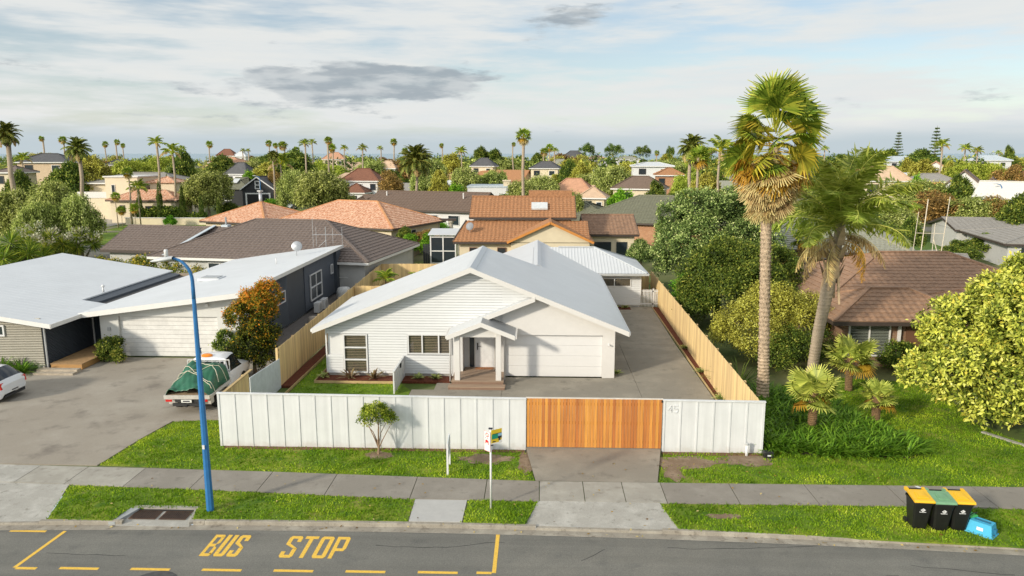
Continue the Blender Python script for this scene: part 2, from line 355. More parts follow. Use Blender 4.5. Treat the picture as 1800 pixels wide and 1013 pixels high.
# kerb stones, one length after another, with a dropped part at the crossings
kerb = thing('kerb', None, None); kerb['kind'] = 'structure'
def kerb_len(x0, x1, top):
    b = MB(); y0, y1 = y_kerb(x0), y_kerb(x1); d = .145
    b.prism([(x0, y0, -.12), (x0, y0 + .02, top - .015), (x0, y0 + .04, top), (x0, y0 + d, top), (x0, y0 + d, -.12)], (x1 - x0, y1 - y0, 0))
    b.build('kerb_stone', kerb_c, kerb)
x = -60.0
while x < 59:
    if not (-12.4 < x + .6 < -9.9):
        low = (-.45 < x + .6 < 4.2) or (-24 < x + .6 < -13.9)
        kerb_len(x, x + 1.195, -.035 if low else .012)
    x += 1.2
kerb_len(-9.93, -9.61, .012)
# sea beyond the last houses
flat('sea', [(-40000, 905, -6), (40000, 905, -6), (40000, 50000, -6), (-40000, 50000, -6)], M('sea_water', (.30, .40, .46), rough=.5, var=.1, scale=.01), kind='structure')
# footpath slabs with cut joints
fp = thing('footpath', None, None); fp['kind'] = 'structure'
joints = [-30, -27, -24, -21, -18.6, -16.9, -15.2, -13.2, -11.0, -8.8, -6.6, -3.9, -1.6, .1, 1.5, 2.75, 4.0, 6.2, 8.6, 11.2, 13.9, 16.5, 19, 22, 26, 30]
for i, (a, c) in enumerate(zip(joints, joints[1:])):
    a2, c2 = a + .012, c - .012; sk = .28
    m = concrete_old if a < -17.5 else (concrete if a < -13.5 else path_dark)
    if -.2 < a < 4: m = concrete
    flat('slab', [(a2 + sk * .0, path_near(a2), .034), (c2, path_near(c2), .034), (c2, path_far(c2), .034), (a2, path_far(a2), .034)], m, fp, thick=.06)
flat('path_line', [(12.55, path_near(12.6) + .02), (12.68, path_near(12.7) + .02), (12.20, path_far(12.2) - .02), (12.08, path_far(12.1) - .02)], white_paint, fp, z=.039)
# crossings and driveway sheets
def sheet(name, pts, mat, z, thick=.05, parent=None):
    o = flat(name, [(p[0], p[1], z) for p in pts], mat, parent, thick=thick); 
    if parent is None: o['kind'] = 'structure'
    return o
cross = MB(); cross.grid([[(-.35, 19.70, -.038), (1.2, 19.70, -.038), (2.6, 19.62, -.038), (4.12, 19.56, -.038)], [(-.08, 20.6, .006), (1.2, 20.6, .006), (2.6, 20.6, .006), (3.86, 20.6, .006)], [(.06, 21.14, .03), (1.2, 21.14, .03), (2.6, 21.14, .03), (3.76, 21.13, .03)]])
cross.build('vehicle_crossing', concrete_old)['kind'] = 'structure'
cross = MB(); cross.grid([[(-24.1, 18.85, -.03), (-19, 19.22, -.03), (-14.28, 19.47, -.03)], [(-24.1, 21.9, .032), (-19.5, 21.9, .032), (-15.0, 21.75, .032)]])
cross.build('neighbour_crossing', concrete_old)['kind'] = 'structure'
sheet('bus_stop_slab', [(-3.68, 19.76), (-2.14, 19.76), (-2.12, 21.12), (-3.72, 21.12)], M('slab_pale', (.44, .435, .415), rough=.85, var=.07, scale=3, bump=.2), .028)
apron = MB(); apron.grid([[(-.02, 22.54, .036), (1.4, 22.54, .036), (2.7, 22.54, .036), (3.92, 22.55, .036)], [(-.40, 25.25, .11), (1.3, 25.25, .11), (2.9, 25.25, .11), (4.46, 25.25, .11)]])
apron.build('driveway_apron', drive_new)['kind'] = 'structure'
for nm, p in (('driveway', [(-1.55, 25.2), (4.55, 25.2), (4.55, 33.6), (-1.55, 33.6)]), ('driveway_side', [(4.565, 25.2), (7.62, 25.2), (7.66, 40), (4.565, 40)]),
              ('driveway_edge', [(3.6, 33.615), (4.55, 33.615), (4.55, 40), (3.6, 40)]), ('driveway_back', [(3.6, 40.02), (7.66, 40.02), (7.85, 50.2), (3.6, 50.2)]), ('entry_path', [(-5.6, 25.2), (-1.565, 25.2), (-1.565, 32.6), (-4.6, 32.6), (-4.6, 31.6), (-5.6, 31.6)])):
    sheet(nm, p, drive_new, .10, .09)
sheet('neighbour_deck', [(-15.3, 37.2), (-11.95, 37.2), (-12.4, 57), (-15.3, 57)], M('deck_weathered', (.16, .14, .125), rough=.85, var=.25, scale=3, stretch=(5, .4, 1)), .06)
nd = [(-14.98, 23.24), (-14.93, 23.46), (-14.75, 25.6), (-14.45, 27.5), (-12.6, 27.75), (-11.7, 27.75), (-11.8, 36.5), (-23.0, 36.6), (-23.0, 34.5), (-27, 33.8), (-34, 33.0), (-34, 28), (-23.5, 26.2), (-24.5, 23.25)]
sheet('neighbour_driveway', nd, drive_old, .045, .04)
# grass strips
lawns = {
 'verge_left': [(-14.95, 21.72), (-14.25, 19.55), (-12.3, 19.5), (-12.2, 20.3), (-10.2, 20.35), (-10.0, 19.68), (-3.72, 19.76), (-3.74, 21.12), (-9.5, 21.47)],
 'verge_pole': [(-2.1, 19.76), (-.32, 19.7), (.06, 21.1), (-2.08, 21.12)],
 'verge_right': [(4.08, 19.6), (13, 18.95), (24, 17.5), (24, 20.95), (11.3, 21.16), (3.75, 21.1)],
 'lawn_left': [(-14.95, 23.3), (-9.4, 23.0), (-.06, 22.58), (-.42, 25.0), (-11.35, 25.0), (-11.4, 27.7), (-12.6, 27.7), (-14.4, 27.45), (-14.72, 25.6)],
 'lawn_right': [(3.96, 22.58), (15.6, 22.66), (24, 22.5), (24, 25), (18.3, 25.3), (17.2, 28.6), (18.5, 33.5), (13, 34.5), (9, 31), (8.1, 25.1), (4.5, 25.0)],
 'lawn_far_left': [(-34, 23.3), (-24.6, 23.3), (-23.6, 26.0), (-34, 27.6)],
 'yard_grass': [(-11.0, 25.2), (-5.65, 25.2), (-5.65, 31.6), (-6.2, 32.5), (-10.35, 32.5), (-10.35, 50), (-11.0, 50)],
}
yard_turf = ground_mat('yard_turf', [(.13, .22, .016), (.18, .26, .022), (.085, .165, .012)], [(1.2, .42, .66), (4, .46, .66)], speck=.3, bump=1.0, bscale=45)
lawn_obj = {}
for k, p in lawns.items():
    lawn_obj[k] = sheet(k, p, yard_turf if k == 'yard_grass' else turf, .045 if k == 'yard_grass' else .018, .05)
# bare soil where the building work was
def blob(name, c, rx, ry, z, mat, seed, n=22):
    rn = random.Random(seed); b = []
    for i in range(n):
        t = 2 * math.pi * i / n; k = 1 + rn.uniform(-.24, .24); b.append((c[0] + rx * k * math.cos(t), c[1] + ry * k * math.sin(t), z))
    return flat(name, b, mat, kind='structure')
blob('bare_soil', (-1.75, 24.25), .95, .42, .026, soil, 1); blob('bare_soil', (-.35, 24.1), .30, .9, .0262, soil, 11); blob('bare_soil', (5.2, 24.2), 1.25, .50, .026, soil, 2)
blob('bare_soil', (7.3, 24.45), .95, .48, .0275, soil, 3); blob('bare_soil', (-5.55, 24.45), .55, .34, .026, soil, 4); blob('bare_soil', (5.5, 20.35), .5, .16, .0265, soil, 5)
blob('bare_soil', (4.55, 23.4), .35, .7, .0262, soil, 7)
sheet('fence_foot_soil', [(-11.3, 24.86), (-.42, 24.86), (-.42, 25.08), (-11.3, 25.08)], M('damp_soil', (.17, .085, .045), rough=.95, var=.3, scale=8, bump=.6), .030)
sheet('fence_foot_soil', [(4.46, 24.84), (7.9, 24.82), (7.9, 25.08), (4.46, 25.08)], _mats['damp_soil'], .030)
# planting beds
beds = thing('garden_beds', None, None); beds['kind'] = 'structure'
for p in ([(-10.25, 32.62), (-6.35, 32.62), (-6.35, 33.62), (-10.25, 33.62)], [(-10.25, 33.63), (-9.95, 33.63), (-9.95, 41), (-10.25, 41)], [(-6.25, 32.75), (-4.02, 32.75), (-4.02, 33.62), (-6.25, 33.62)],
          [(-11.62, 31.9), (-11.12, 31.9), (-11.12, 54), (-11.72, 54)], [(7.68, 25.2), (7.90, 25.2), (8.36, 50), (7.9, 50)], [(4.75, 49.2), (6.35, 49.2), (6.35, 50.15), (4.75, 50.15)]):
    sheet('mulch_bed', p, mulch_m, .115, .11, beds)
edge = M('edging_timber', (.50, .36, .17), rough=.8, var=.15, scale=4)
for a, c in (((-10.3, 32.58), (-6.3, 32.58)), ((-10.3, 32.58), (-10.3, 41)), ((-11.06, 26), (-11.06, 54)), ((7.66, 25.3), (7.87, 50))):
    MB().bar((*a, .10), (*c, .10), .03, .12).build('edging_board', edge, beds)

# ================================================================== road markings
marks = thing('bus_stop_markings', None, None); marks['kind'] = 'structure'
ZM = -.096
def mark(name, p): flat(name, p, yellow_line, marks, z=ZM)
def stroke(name, p, q, w=.105):
    p, q = Vector((*p, 0)), Vector((*q, 0)); n = Vector((-(q - p).y, (q - p).x, 0)).normalized() * w / 2
    mark(name, [p - n, q - n, q + n, p + n])
def dash(x0, x1, y, w=.11, sl=.0): mark('painted_dash', [(x0, y - w / 2), (x1, y - w / 2 + sl), (x1, y + w / 2 + sl), (x0, y + w / 2)])
dash(-15.0, -13.95, 19.02, .1); stroke('painted_line', (-13.55, 17.16), (-13.42, 19.06)); dash(-13.50, -12.95, 17.14)
for k in range(6): dash(-12.36 + k * 1.866, -11.33 + k * 1.866, 17.18 + k * .027)
stroke('painted_line', (-1.07, 17.34), (-1.07, 19.40)); dash(-1.52, -1.13, 17.34)
for a, c in ((-.62, -.17), (.61, 1.67), (2.43, 3.48), (4.33, 5.33)): dash(a, c, 19.36 - .012 * a * a * .35, .1, -.02)
# tar-sealed cracks wandering over the asphalt
rn = random.Random(31); tar = M('crack_tar', (.045, .045, .043), rough=.8, var=.3, scale=12)
for (x, y, a, n) in ((-13.2, 17.9, .12, 9), (-4.4, 18.6, -.08, 14), (1.2, 18.0, .9, 5), (3.6, 18.75, -.05, 16), (7.4, 17.2, .35, 8), (9.8, 18.1, -.2, 10)):
    L_, Rr_ = [], []
    for k in range(n):
        w = .008 + .008 * rn.random(); L_.append((x, y - w, -.0975)); Rr_.append((x, y + w, -.0975)); a += rn.uniform(-.5, .5) * .6; x += .28 * math.cos(a); y += .28 * math.sin(a) * .7; a *= .8
    MB().grid([L_, Rr_]).build('road_crack', tar, road)
# painted letters: strokes on a 1 x 1 cell
def letter(ch, x, y, w, h):
    t = .115
    def P(*pts): mark('painted_letter_stroke', [(x + a * w, y + b * h) for a, b in pts])
    u, v = t / w, .115 / h * 1.25
    if ch in 'BP': u *= .92
    if ch == 'B':
        u *= .86
        P((0, 0), (u, 0), (u, 1), (0, 1)); P((u, 1 - v), (1 - .1, 1 - v), (1, 1 - v * .6), (.86, 1), (u, 1)); P((1 - u, .5 + v / 2), (1 - u * .5, .5 + v / 2), (1, .62), (1, 1 - v * .6), (1 - u, 1 - v))
        P((u, .5 - v / 2), (1 - u * .8, .5 - v / 2), (1 - u * .8, .5 + v / 2), (u, .5 + v / 2)); P((1 - u, v), (1, v * .6), (1, .38), (1 - u * .5, .5 - v / 2), (1 - u, .5 - v / 2)); P((u, 0), (.86, 0), (1, v * .6), (1 - .05, v), (u, v))
    if ch == 'U':
        P((0, v * .6), (u, v), (u, 1), (0, 1)); P((1 - u, v), (1, v * .6), (1, 1), (1 - u, 1)); P((0, v * .6), (.14, 0), (.86, 0), (1, v * .6), (1 - u, v), (u, v))
    if ch == 'S':
        P((0, 1 - v * .6), (u, 1 - v), (1 - u, 1 - v), (1, 1 - v * .6), (.86, 1), (.14, 1)); P((1 - u, .72), (1, .72), (1, 1 - v * .6), (1 - u, 1 - v)); P((0, .60), (u, .64), (u, 1 - v), (0, 1 - v * .6))
        P((0, .60), (.86, .38), (1, .42), (u, .64)); P((1 - u, v), (1, v * .6), (1, .42), (1 - u, .40)); P((0, v * .6), (.14, 0), (.86, 0), (1, v * .6), (1 - u, v), (u, v)); P((0, v * .6), (u, v), (u, .28), (0, .28))
    if ch == 'T':
        P((0, 1 - v), (1, 1 - v), (1, 1), (0, 1)); P((.5 - u / 2, 0), (.5 + u / 2, 0), (.5 + u / 2, 1 - v), (.5 - u / 2, 1 - v))
    if ch == 'O':
        P((0, v * .6), (u, v), (u, 1 - v), (0, 1 - v * .6)); P((1 - u, v), (1, v * .6), (1, 1 - v * .6), (1 - u, 1 - v)); P((0, v * .6), (.14, 0), (.86, 0), (1, v * .6), (1 - u, v), (u, v)); P((0, 1 - v * .6), (u, 1 - v), (1 - u, 1 - v), (1, 1 - v * .6), (.86, 1), (.14, 1))
    if ch == 'P':
        P((0, 0), (u, 0), (u, 1), (0, 1)); P((u, 1 - v), (1 - u, 1 - v), (1, 1 - v * .6), (.86, 1), (u, 1)); P((1 - u, .46), (1, .46), (1, 1 - v * .6), (1 - u, 1 - v)); P((u, .46 - v), (.86, .46 - v), (1, .46), (1 - u, .46), (u, .46))
for ch, x, w in (('B', -9.02, .30), ('U', -8.655, .30), ('S', -8.30, .31), ('S', -6.88, .37), ('T', -6.44, .37), ('O', -5.99, .37), ('P', -5.54, .37)):
    letter(ch, x, 17.88, w, 1.13)
# storm drain set into the verge
dr = thing('storm_drain', 'pale concrete storm drain with two slotted grates in the kerb', 'drain', (-11.15, 19.45, 0))
b = MB(); b.prism([(-1.22, -.05, -.085), (1.15, -.05, -.085), (1.0, .90, -.06), (-.85, .90, -.06)], (0, 0, -.05)); b.build('apron', concrete_old, dr)
b = MB(); b.prism([(-1.24, .0, -.08), (-1.05, .0, -.08), (-.72, .95, -.06), (-1.0, .95, -.06)], (0, 0, .075)); b.build('wing', M('drain_wing', (.34, .36, .36), rough=.8, var=.2, scale=5), dr)
b = MB(); b.prism([(1.12, .05, -.08), (1.22, .12, -.08), (1.02, .92, -.06), (.90, .92, -.06)], (0, 0, .075)); b.build('wing', concrete, dr)
b = MB(); b.box(-.95, 1.02, .86, 1.0, -.03, .024); b.build('lintel', concrete, dr)
b = MB(); b.box(-.95, 1.0, .80, .9, -.3, -.031); b.build('inlet', black_metal, dr)
rust = M('rusty_iron', (.085, .05, .032), rough=.8, var=.4, scale=9)
for cx in (-.42, .48):
    pit = MB().box(cx - .36, cx + .36, .34, .78, -.30, -.057).build('pit', black_metal, dr)
    fr = MB()
    for (a, c, e, f) in ((-.40, .40, .30, .34), (-.40, .40, .78, .82), (-.40, -.36, .34, .78), (.36, .40, .34, .78)): fr.box(cx + a, cx + c, e, f, -.06, -.045)
    fr.build('grate_frame', rust, dr)
    for k in range(11):
        xx = cx - .33 + k * .066; MB().box(xx - .013, xx + .013, .34, .78, -.056, -.040).build('grate_bar', rust, dr)

# ================================================================== front fence, gate, side fences
def dirty_white(name, col, z1=.42):
    """paint with splashed soil along the foot and faint runs below the capping"""
    m = M(name, col, rough=.55, var=.05, scale=1.2); nt = m.node_tree; N = nt.nodes.new; L = nt.links.new; bs = next(n for n in nt.nodes if n.type == 'BSDF_PRINCIPLED'); src = bs.inputs['Base Color'].links[0].from_socket
    g = N('ShaderNodeNewGeometry'); sp = N('ShaderNodeSeparateXYZ'); L(g.outputs['Position'], sp.inputs[0]); n = N('ShaderNodeTexNoise'); n.inputs['Scale'].default_value = 5; n.inputs['Detail'].default_value = 6; L(g.outputs['Position'], n.inputs['Vector'])
    a = N('ShaderNodeMath'); a.operation = 'MULTIPLY_ADD'; L(n.outputs['Fac'], a.inputs[0]); a.inputs[1].default_value = -.55; L(sp.outputs['Z'], a.inputs[2]); r = N('ShaderNodeMapRange'); r.interpolation_type = 'SMOOTHSTEP'; L(a.outputs[0], r.inputs['Value']); r.inputs['From Min'].default_value = z1 - .40; r.inputs['From Max'].default_value = -.30; r.inputs['To Max'].default_value = .34
    mx = N('ShaderNodeMix'); mx.data_type = 'RGBA'; L(r.outputs[0], mx.inputs['Factor']); L(src, mx.inputs[6]); mx.inputs[7].default_value = (.40, .33, .25, 1)
    mp = N('ShaderNodeMapping'); mp.inputs['Scale'].default_value = (7, 7, .35); L(g.outputs['Position'], mp.inputs[0]); n2 = N('ShaderNodeTexNoise'); n2.inputs['Scale'].default_value = 1; n2.inputs['Detail'].default_value = 5; L(mp.outputs[0], n2.inputs['Vector']); r2 = N('ShaderNodeMapRange'); L(n2.outputs['Fac'], r2.inputs['Value']); r2.inputs['From Min'].default_value = .35; r2.inputs['From Max'].default_value = .75; r2.inputs['To Min'].default_value = 1.02; r2.inputs['To Max'].default_value = .90
    hs = N('ShaderNodeHueSaturation'); L(r2.outputs[0], hs.inputs['Value']); L(mx.outputs[2], hs.inputs['Color']); L(hs.outputs[0], bs.inputs['Base Color']); return m
ff = thing('front_fence', 'tall white panelled front fence with upright battens, left of timber gate', 'fence', (-5.9, 25.1, 0))
ff2 = thing('front_fence', 'short white panelled fence with house number 45, between gate and garden bed', 'fence', (6.2, 25.1, 0))
fence_white = dirty_white('fence_white', (.68, .69, .69))
def panel_fence(par, x0, x1, n, h0, h1, zb):
    cx = par.location.x; st = (x1 - x0) / n
    for k in range(n):
        a = x0 + k * st - cx; MB().box(a + .002, a + st - .002, -.012, .012, zb, h0 + (h1 - h0) * k / n - .02).build('panel', fence_white, par)
    for k in range(n + 1):
        a = x0 + k * st - cx; w = .055 if 0 < k < n else .075
        MB().box(a - w / 2, a + w / 2, -.034, -.0125, zb, h0 + (h1 - h0) * k / n - .02).build('batten', fence_white, par)
    MB().prism([(x0 - cx - .05, -.06, h0 - .02), (x0 - cx - .05, .05, h0 - .02), (x0 - cx - .05, .05, h0 + .025), (x0 - cx - .05, -.06, h0 + .02)], (x1 - x0 + .1, 0, h1 - h0)).build('capping', fence_white, par)
panel_fence(ff, -11.45, -.42, 19, 2.03, 1.95, .03)
panel_fence(ff2, 4.50, 7.98, 6, 1.95, 1.93, .02)
# raised house number
num = M('number_white', (.64, .655, .665), rough=.35)
def digit_strokes(segs, x): 
    b = MB()
    for (a, c, e, f) in segs: b.bar((x + a, -.024, 1.50 + c), (x + e, -.024, 1.50 + f), .024, .018, up=(0, 1, 0))
    return b
nx = 4.64 - ff2.location.x
digit_strokes([(.0, .09, .11, .25), (0, .09, .15, .09), (.11, 0, .11, .25)], nx).build('house_number', num, ff2)
digit_strokes([(.02, .25, .15, .25), (.02, .25, .02, .14), (.02, .14, .13, .145), (.13, .145, .15, .07), (.15, .07, .12, .0), (.12, 0, .01, .01)], nx + .19).build('house_number', num, ff2)
gate = thing('driveway_gate', 'wide orange cedar driveway gate of upright boards', 'gate', (2.04, 25.14, 0))
nb = 44; st = 4.80 / nb
bm = MB().box(-st / 2 + .004, st / 2 - .004, -.011, .011, .14, 1.955).mesh('gate_board', cedar)
for k in range(nb): link('board', bm, gate, (-2.40 + st * (k + .5), -.018 + (.004 if k % 2 else 0), 0))
for z in (.35, 1.05, 1.75): MB().box(-2.4, 2.4, .004, .05, z - .05, z + .05).build('rail', black_metal, gate)
MB().box(-2.42, 2.42, -.03, .05, 1.956, 1.985).build('top_cap', M('cedar_cap', (.66, .60, .52), rough=.6), gate)
MB().box(2.36, 2.42, -.065, -.031, 1.86, 1.94).build('latch', black_metal, gate)
# paling fences
def paling_fence(name, label, pts, h, seed, side=1, step=.152, hh=None):
    rn = random.Random(seed); par = thing(name, label, 'fence', (*pts[0][:2], 0)); o = Vector((*pts[0][:2], 0))
    pm = MB().box(-.0735, .0735, -.009, .009, 0, 1).mesh('paling', pine)
    for (p, q) in zip(pts, pts[1:]):
        p, q = Vector((*p, 0)), Vector((*q, 0)); d = q - p; n = int(d.length / step); ang = math.atan2(d.y, d.x); u = d.normalized(); w = Vector((-u.y, u.x, 0))
        for k in range(n):
            c = p + u * (step * (k + .5)) - o; hz = h + rn.uniform(-.012, .012)
            if hh: hz = hh(step * k)
            e = link('paling', pm, par, (c.x + w.x * rn.uniform(-.004, .004), c.y, .06), (0, 0, ang), (1, 1, hz - .06))
        for z in (.35, 1.0, h - .25):
            a = p - o + w * .035 * side; MB().bar((a.x, a.y, z), (a.x + d.x, a.y + d.y, z), .045, .09).build('rail', pine, par)
        k = 0.0
        while k < d.length:
            c = p + u * k - o + w * .10 * side; MB().box(c.x - .05, c.x + .05, c.y - .05, c.y + .05, 0, h - .04).build('post', pine, par); k += 2.4
    return par
paling_fence('paling_fence', 'long pale pine paling fence along the concrete driveway', [(7.84, 25.22), (8.40, 54.5)], 1.95, 1, side=-1)
paling_fence('paling_fence', 'pale pine paling fence between white house and grey neighbour', [(-11.62, 31.9), (-12.35, 57.2)], 1.92, 2, side=1)
paling_fence('paling_fence', 'pine paling fence across the back yard under black shed', [(-12.3, 57.25), (-3.0, 57.6)], 1.95, 3, side=1)
paling_fence('paling_fence', 'short stepped pine fence inside the left back yard', [(-12.0, 47.4), (-9.8, 47.5)], 1.95, 8, side=1)
paling_fence('paling_fence', 'pine palings closing the corner behind the small white gate', [(7.2, 54.4), (8.4, 54.4)], 1.9, 4, side=1)
rf = paling_fence('paling_fence', 'short timber return fence beside the parked utility truck', [(-11.34, 25.26), (-11.50, 28.1)], 1.96, 5, side=1, hh=lambda s: 1.96)
MB().bar((0, 0, 1.985), (-.1, 2.9, 1.985), .11, .04).build('capping', edge, rf)
wf = thing('boundary_fence', 'low white sheet fence between red-tipped tree and lawn', 'fence', (-11.55, 28.2, 0))
for k in range(3):
    y0 = .05 + k * 1.22
    MB().prism([(-.02 - .03 * k, y0, .02), (-.03 - .03 * k, y0 + 1.2, .02), (-.03 - .03 * k, y0 + 1.2, 1.55 - .08 * k), (-.02 - .03 * k, y0, 1.62 - .08 * k)], (.03, 0, 0)).build('panel', M('sheet_white', (.62, .67, .70), rough=.5), wf)
# garden divider
gd = thing('garden_fence', 'low white garden fence with black latch, running out from house wall', 'fence', (-6.28, 31.0, 0))
for k in range(4):
    y0 = k * .64; MB().box(-.012, .012, y0 + .003, y0 + .637, .10, 1.06).build('panel', fence_white, gd)
for k in range(5): MB().box(-.03, .03, k * .64 - .03 + (.03 if k == 0 else 0), k * .64 + .03, .08, 1.075).build('post', fence_white, gd)
MB().box(-.04, .04, -.02, 2.6, 1.076, 1.105).build('capping', fence_white, gd)
MB().box(-.06, .075, 1.42, 1.52, .85, 1.06).build('latch', black_metal, gd)
# small picket gate at the back
pg = thing('picket_gate', 'small white picket gate at the end of the driveway', 'gate', (7.0, 50.3, 0))
for k in range(13):
    xx = .10 + k * .095; MB().box(xx - .025, xx + .025, -.012, .012, .10, 1.30).build('picket', white_paint, pg)
for xx in (.0, .97, 1.36): MB().box(xx - .04, xx + .04, -.04, .05, 0, 1.36).build('post', white_paint, pg)
for z in (.3, 1.18): MB().box(0, 1.36, .013, .05, z - .04, z + .04).build('rail', white_paint, pg)
for z in (.3, 1.18): MB().box(.90, .98, -.052, -.041, z - .04, z + .04).build('hinge', black_metal, pg)
# ================================================================== the white house
WH = thing('white_house', 'single storey white weatherboard house with pale steel gable roof and double garage', 'house', (-3.0, 33.6, 0))
OX, OY = WH.location.x, WH.location.y
def rel(p): return (p[0] - OX, p[1] - OY, p[2])
SL = .404; XR, ZR = -3.05, 5.39                       # ridge of the front wing
def zr(x): return ZR - SL * abs(x - XR) * (1.0 if x > XR else .392 / .404)
def hb(): return MB()
# walls: inner body set just behind the boards
b = MB(); b.prism([rel(p) for p in ((-9.90, 33.70, .12), (-4.05, 33.70, .12), (-4.05, 33.70, zr(-4.05) - .16), (XR, 33.70, ZR - .16), (-9.90, 33.70, zr(-9.9) - .16))], (0, 7.15, 0)); b.build('wall', wall_white, WH)
b = MB(); b.prism([rel(p) for p in ((-4.04, 34.42, .12), (-1.62, 34.42, .12), (-1.62, 34.42, 2.5), (-4.04, 34.42, 2.5))], (0, 6, 0)); b.build('wall', wall_white, WH)     # recessed entry
b = MB(); b.prism([rel(p) for p in ((-4.04, 33.71, 2.5), (-1.62, 33.71, 2.5), (-1.62, 33.71, zr(-1.62) - .17), (XR, 33.71, ZR - .17), (-4.04, 33.71, zr(-4.04) - .17))], (0, 7.05, 0)); b.build('wall', wall_white, WH)
# garage front: plaster round the door opening
GX0, GX1, GH = -1.50, 3.06, 2.15
b = MB()
b.prism([rel(p) for p in ((-1.62, 33.62, .1), (GX0, 33.62, .1), (GX0, 33.62, GH), (-1.62, 33.62, GH))], (0, .30, 0))
b.prism([rel(p) for p in ((GX1, 33.62, .1), (3.63, 33.62, .1), (3.63, 33.62, GH), (GX1, 33.62, GH))], (0, .30, 0))
b.prism([rel(p) for p in ((-1.62, 33.62, GH), (3.63, 33.62, GH), (3.63, 33.62, zr(3.63) - .16), (-1.62, 33.62, zr(-1.62) - .16))], (0, .30, 0))
b.build('garage_front', M('plaster', (.68, .665, .64), rough=.7, var=.03, scale=3, bump=.08, bscale=90), WH)
b = MB(); b.prism([rel(p) for p in ((-.3, 34.0, .1), (3.6, 34.0, .1), (3.6, 34.0, zr(3.6) - .18), (-.3, 34.0, zr(-.3) - .18))], (0, 17.0, 0)); b.build('wall', wall_white, WH)
b = MB(); b.box(-9.86 - OX, -4.1 - OX, .035, .2, 0, .24); b.build('foundation', concrete_base, WH)
gdoor = M('garage_door_white', (.72, .715, .705), rough=.4, var=.015)
dd = bpy.data.objects.new('garage_door', None); COL.objects.link(dd); dd.parent = WH
for k in range(4):
    h = (GH - .12) / 4; MB().box(GX0 + .005 - OX, GX1 - .005 - OX, .17, .22, .11 + k * h, .11 + (k + 1) * h - .006).build('door_section', gdoor, dd, bevel=.003)
MB().box(GX0 - OX, GX1 - OX, .225, .26, .1, GH).build('door_backing', M('door_shadow', (.3, .3, .3)), dd)
# weatherboards: every board its own length, cut to the rake and round the windows
WIN = [(-9.17, -7.98, .22, 2.16), (-6.11, -4.0, 1.16, 2.18)]     # x0,x1,z0,z1 incl. architrave
board_m = M('weatherboard', (.66, .67, .67), rough=.5, var=.025, scale=2.5, rand=.012)
BH = .128
def board(x0a, x0b, x1a, x1b, z0, z1):
    """board between left edge (bottom x0a, top x0b) and right edge; lower edge proud"""
    b = MB(); y0, y1, yb = .004, .022, .048
    z1 -= .016; y0, y1, yb = -.008, .012, .050
    P = [(x0a, y0, z0), (x1a, y0, z0), (x1b, y1, z1), (x0b, y1, z1)]
    P2 = [(x0a, yb, z0), (x1a, yb, z0), (x1b, yb, z1), (x0b, yb, z1)]
    i = len(b.v); b.v += [(p[0] - OX, p[1], p[2]) for p in P + P2]
    b.f += [(0, 1, 2, 3), (0, 4, 5, 1), (3, 2, 6, 7), (1, 5, 6, 2), (0, 3, 7, 4)]; b.mi += [0] * 5
    b.build('weatherboard', board_m, WH)
def xl(z): return XR - (ZR - .17 - z) / .392
def xrr(z): return XR + (ZR - .17 - z) / SL
z = .24
while z < ZR - .25:
    z1 = min(z + BH, ZR - .2); a0, a1 = max(-9.93, xl(z)), max(-9.93, xl(z1)); 
    rz = lambda q: (-4.02 if q < 2.52 else min(xrr(q), -4.02 + (q - 2.50) / .40 + .2))
    c0, c1 = rz(z), rz(z1)
    cuts = [(a0, a1, c0, c1)]
    for (wx0, wx1, wz0, wz1) in WIN:
        if z1 > wz0 + .02 and z < wz1 - .02:
            new = []
            for (p0, p1, q0, q1) in cuts:
                if p0 < wx0 < q0: new.append((p0, p1, wx0, wx0))
                if p0 < wx1 < q0: new.append((wx1, wx1, q0, q1))
            cuts = new
    for (p0, p1, q0, q1) in cuts:
        if q0 - p0 > .05: board(p0, p1, q0, max(q1, p1 + .01), z, z1)
    z += BH
# corner board, downpipe
MB().box(-9.99 - OX, -9.93 - OX, -.012, .06, .22, zr(-9.96) - .2).build('corner_board', white_paint, WH)
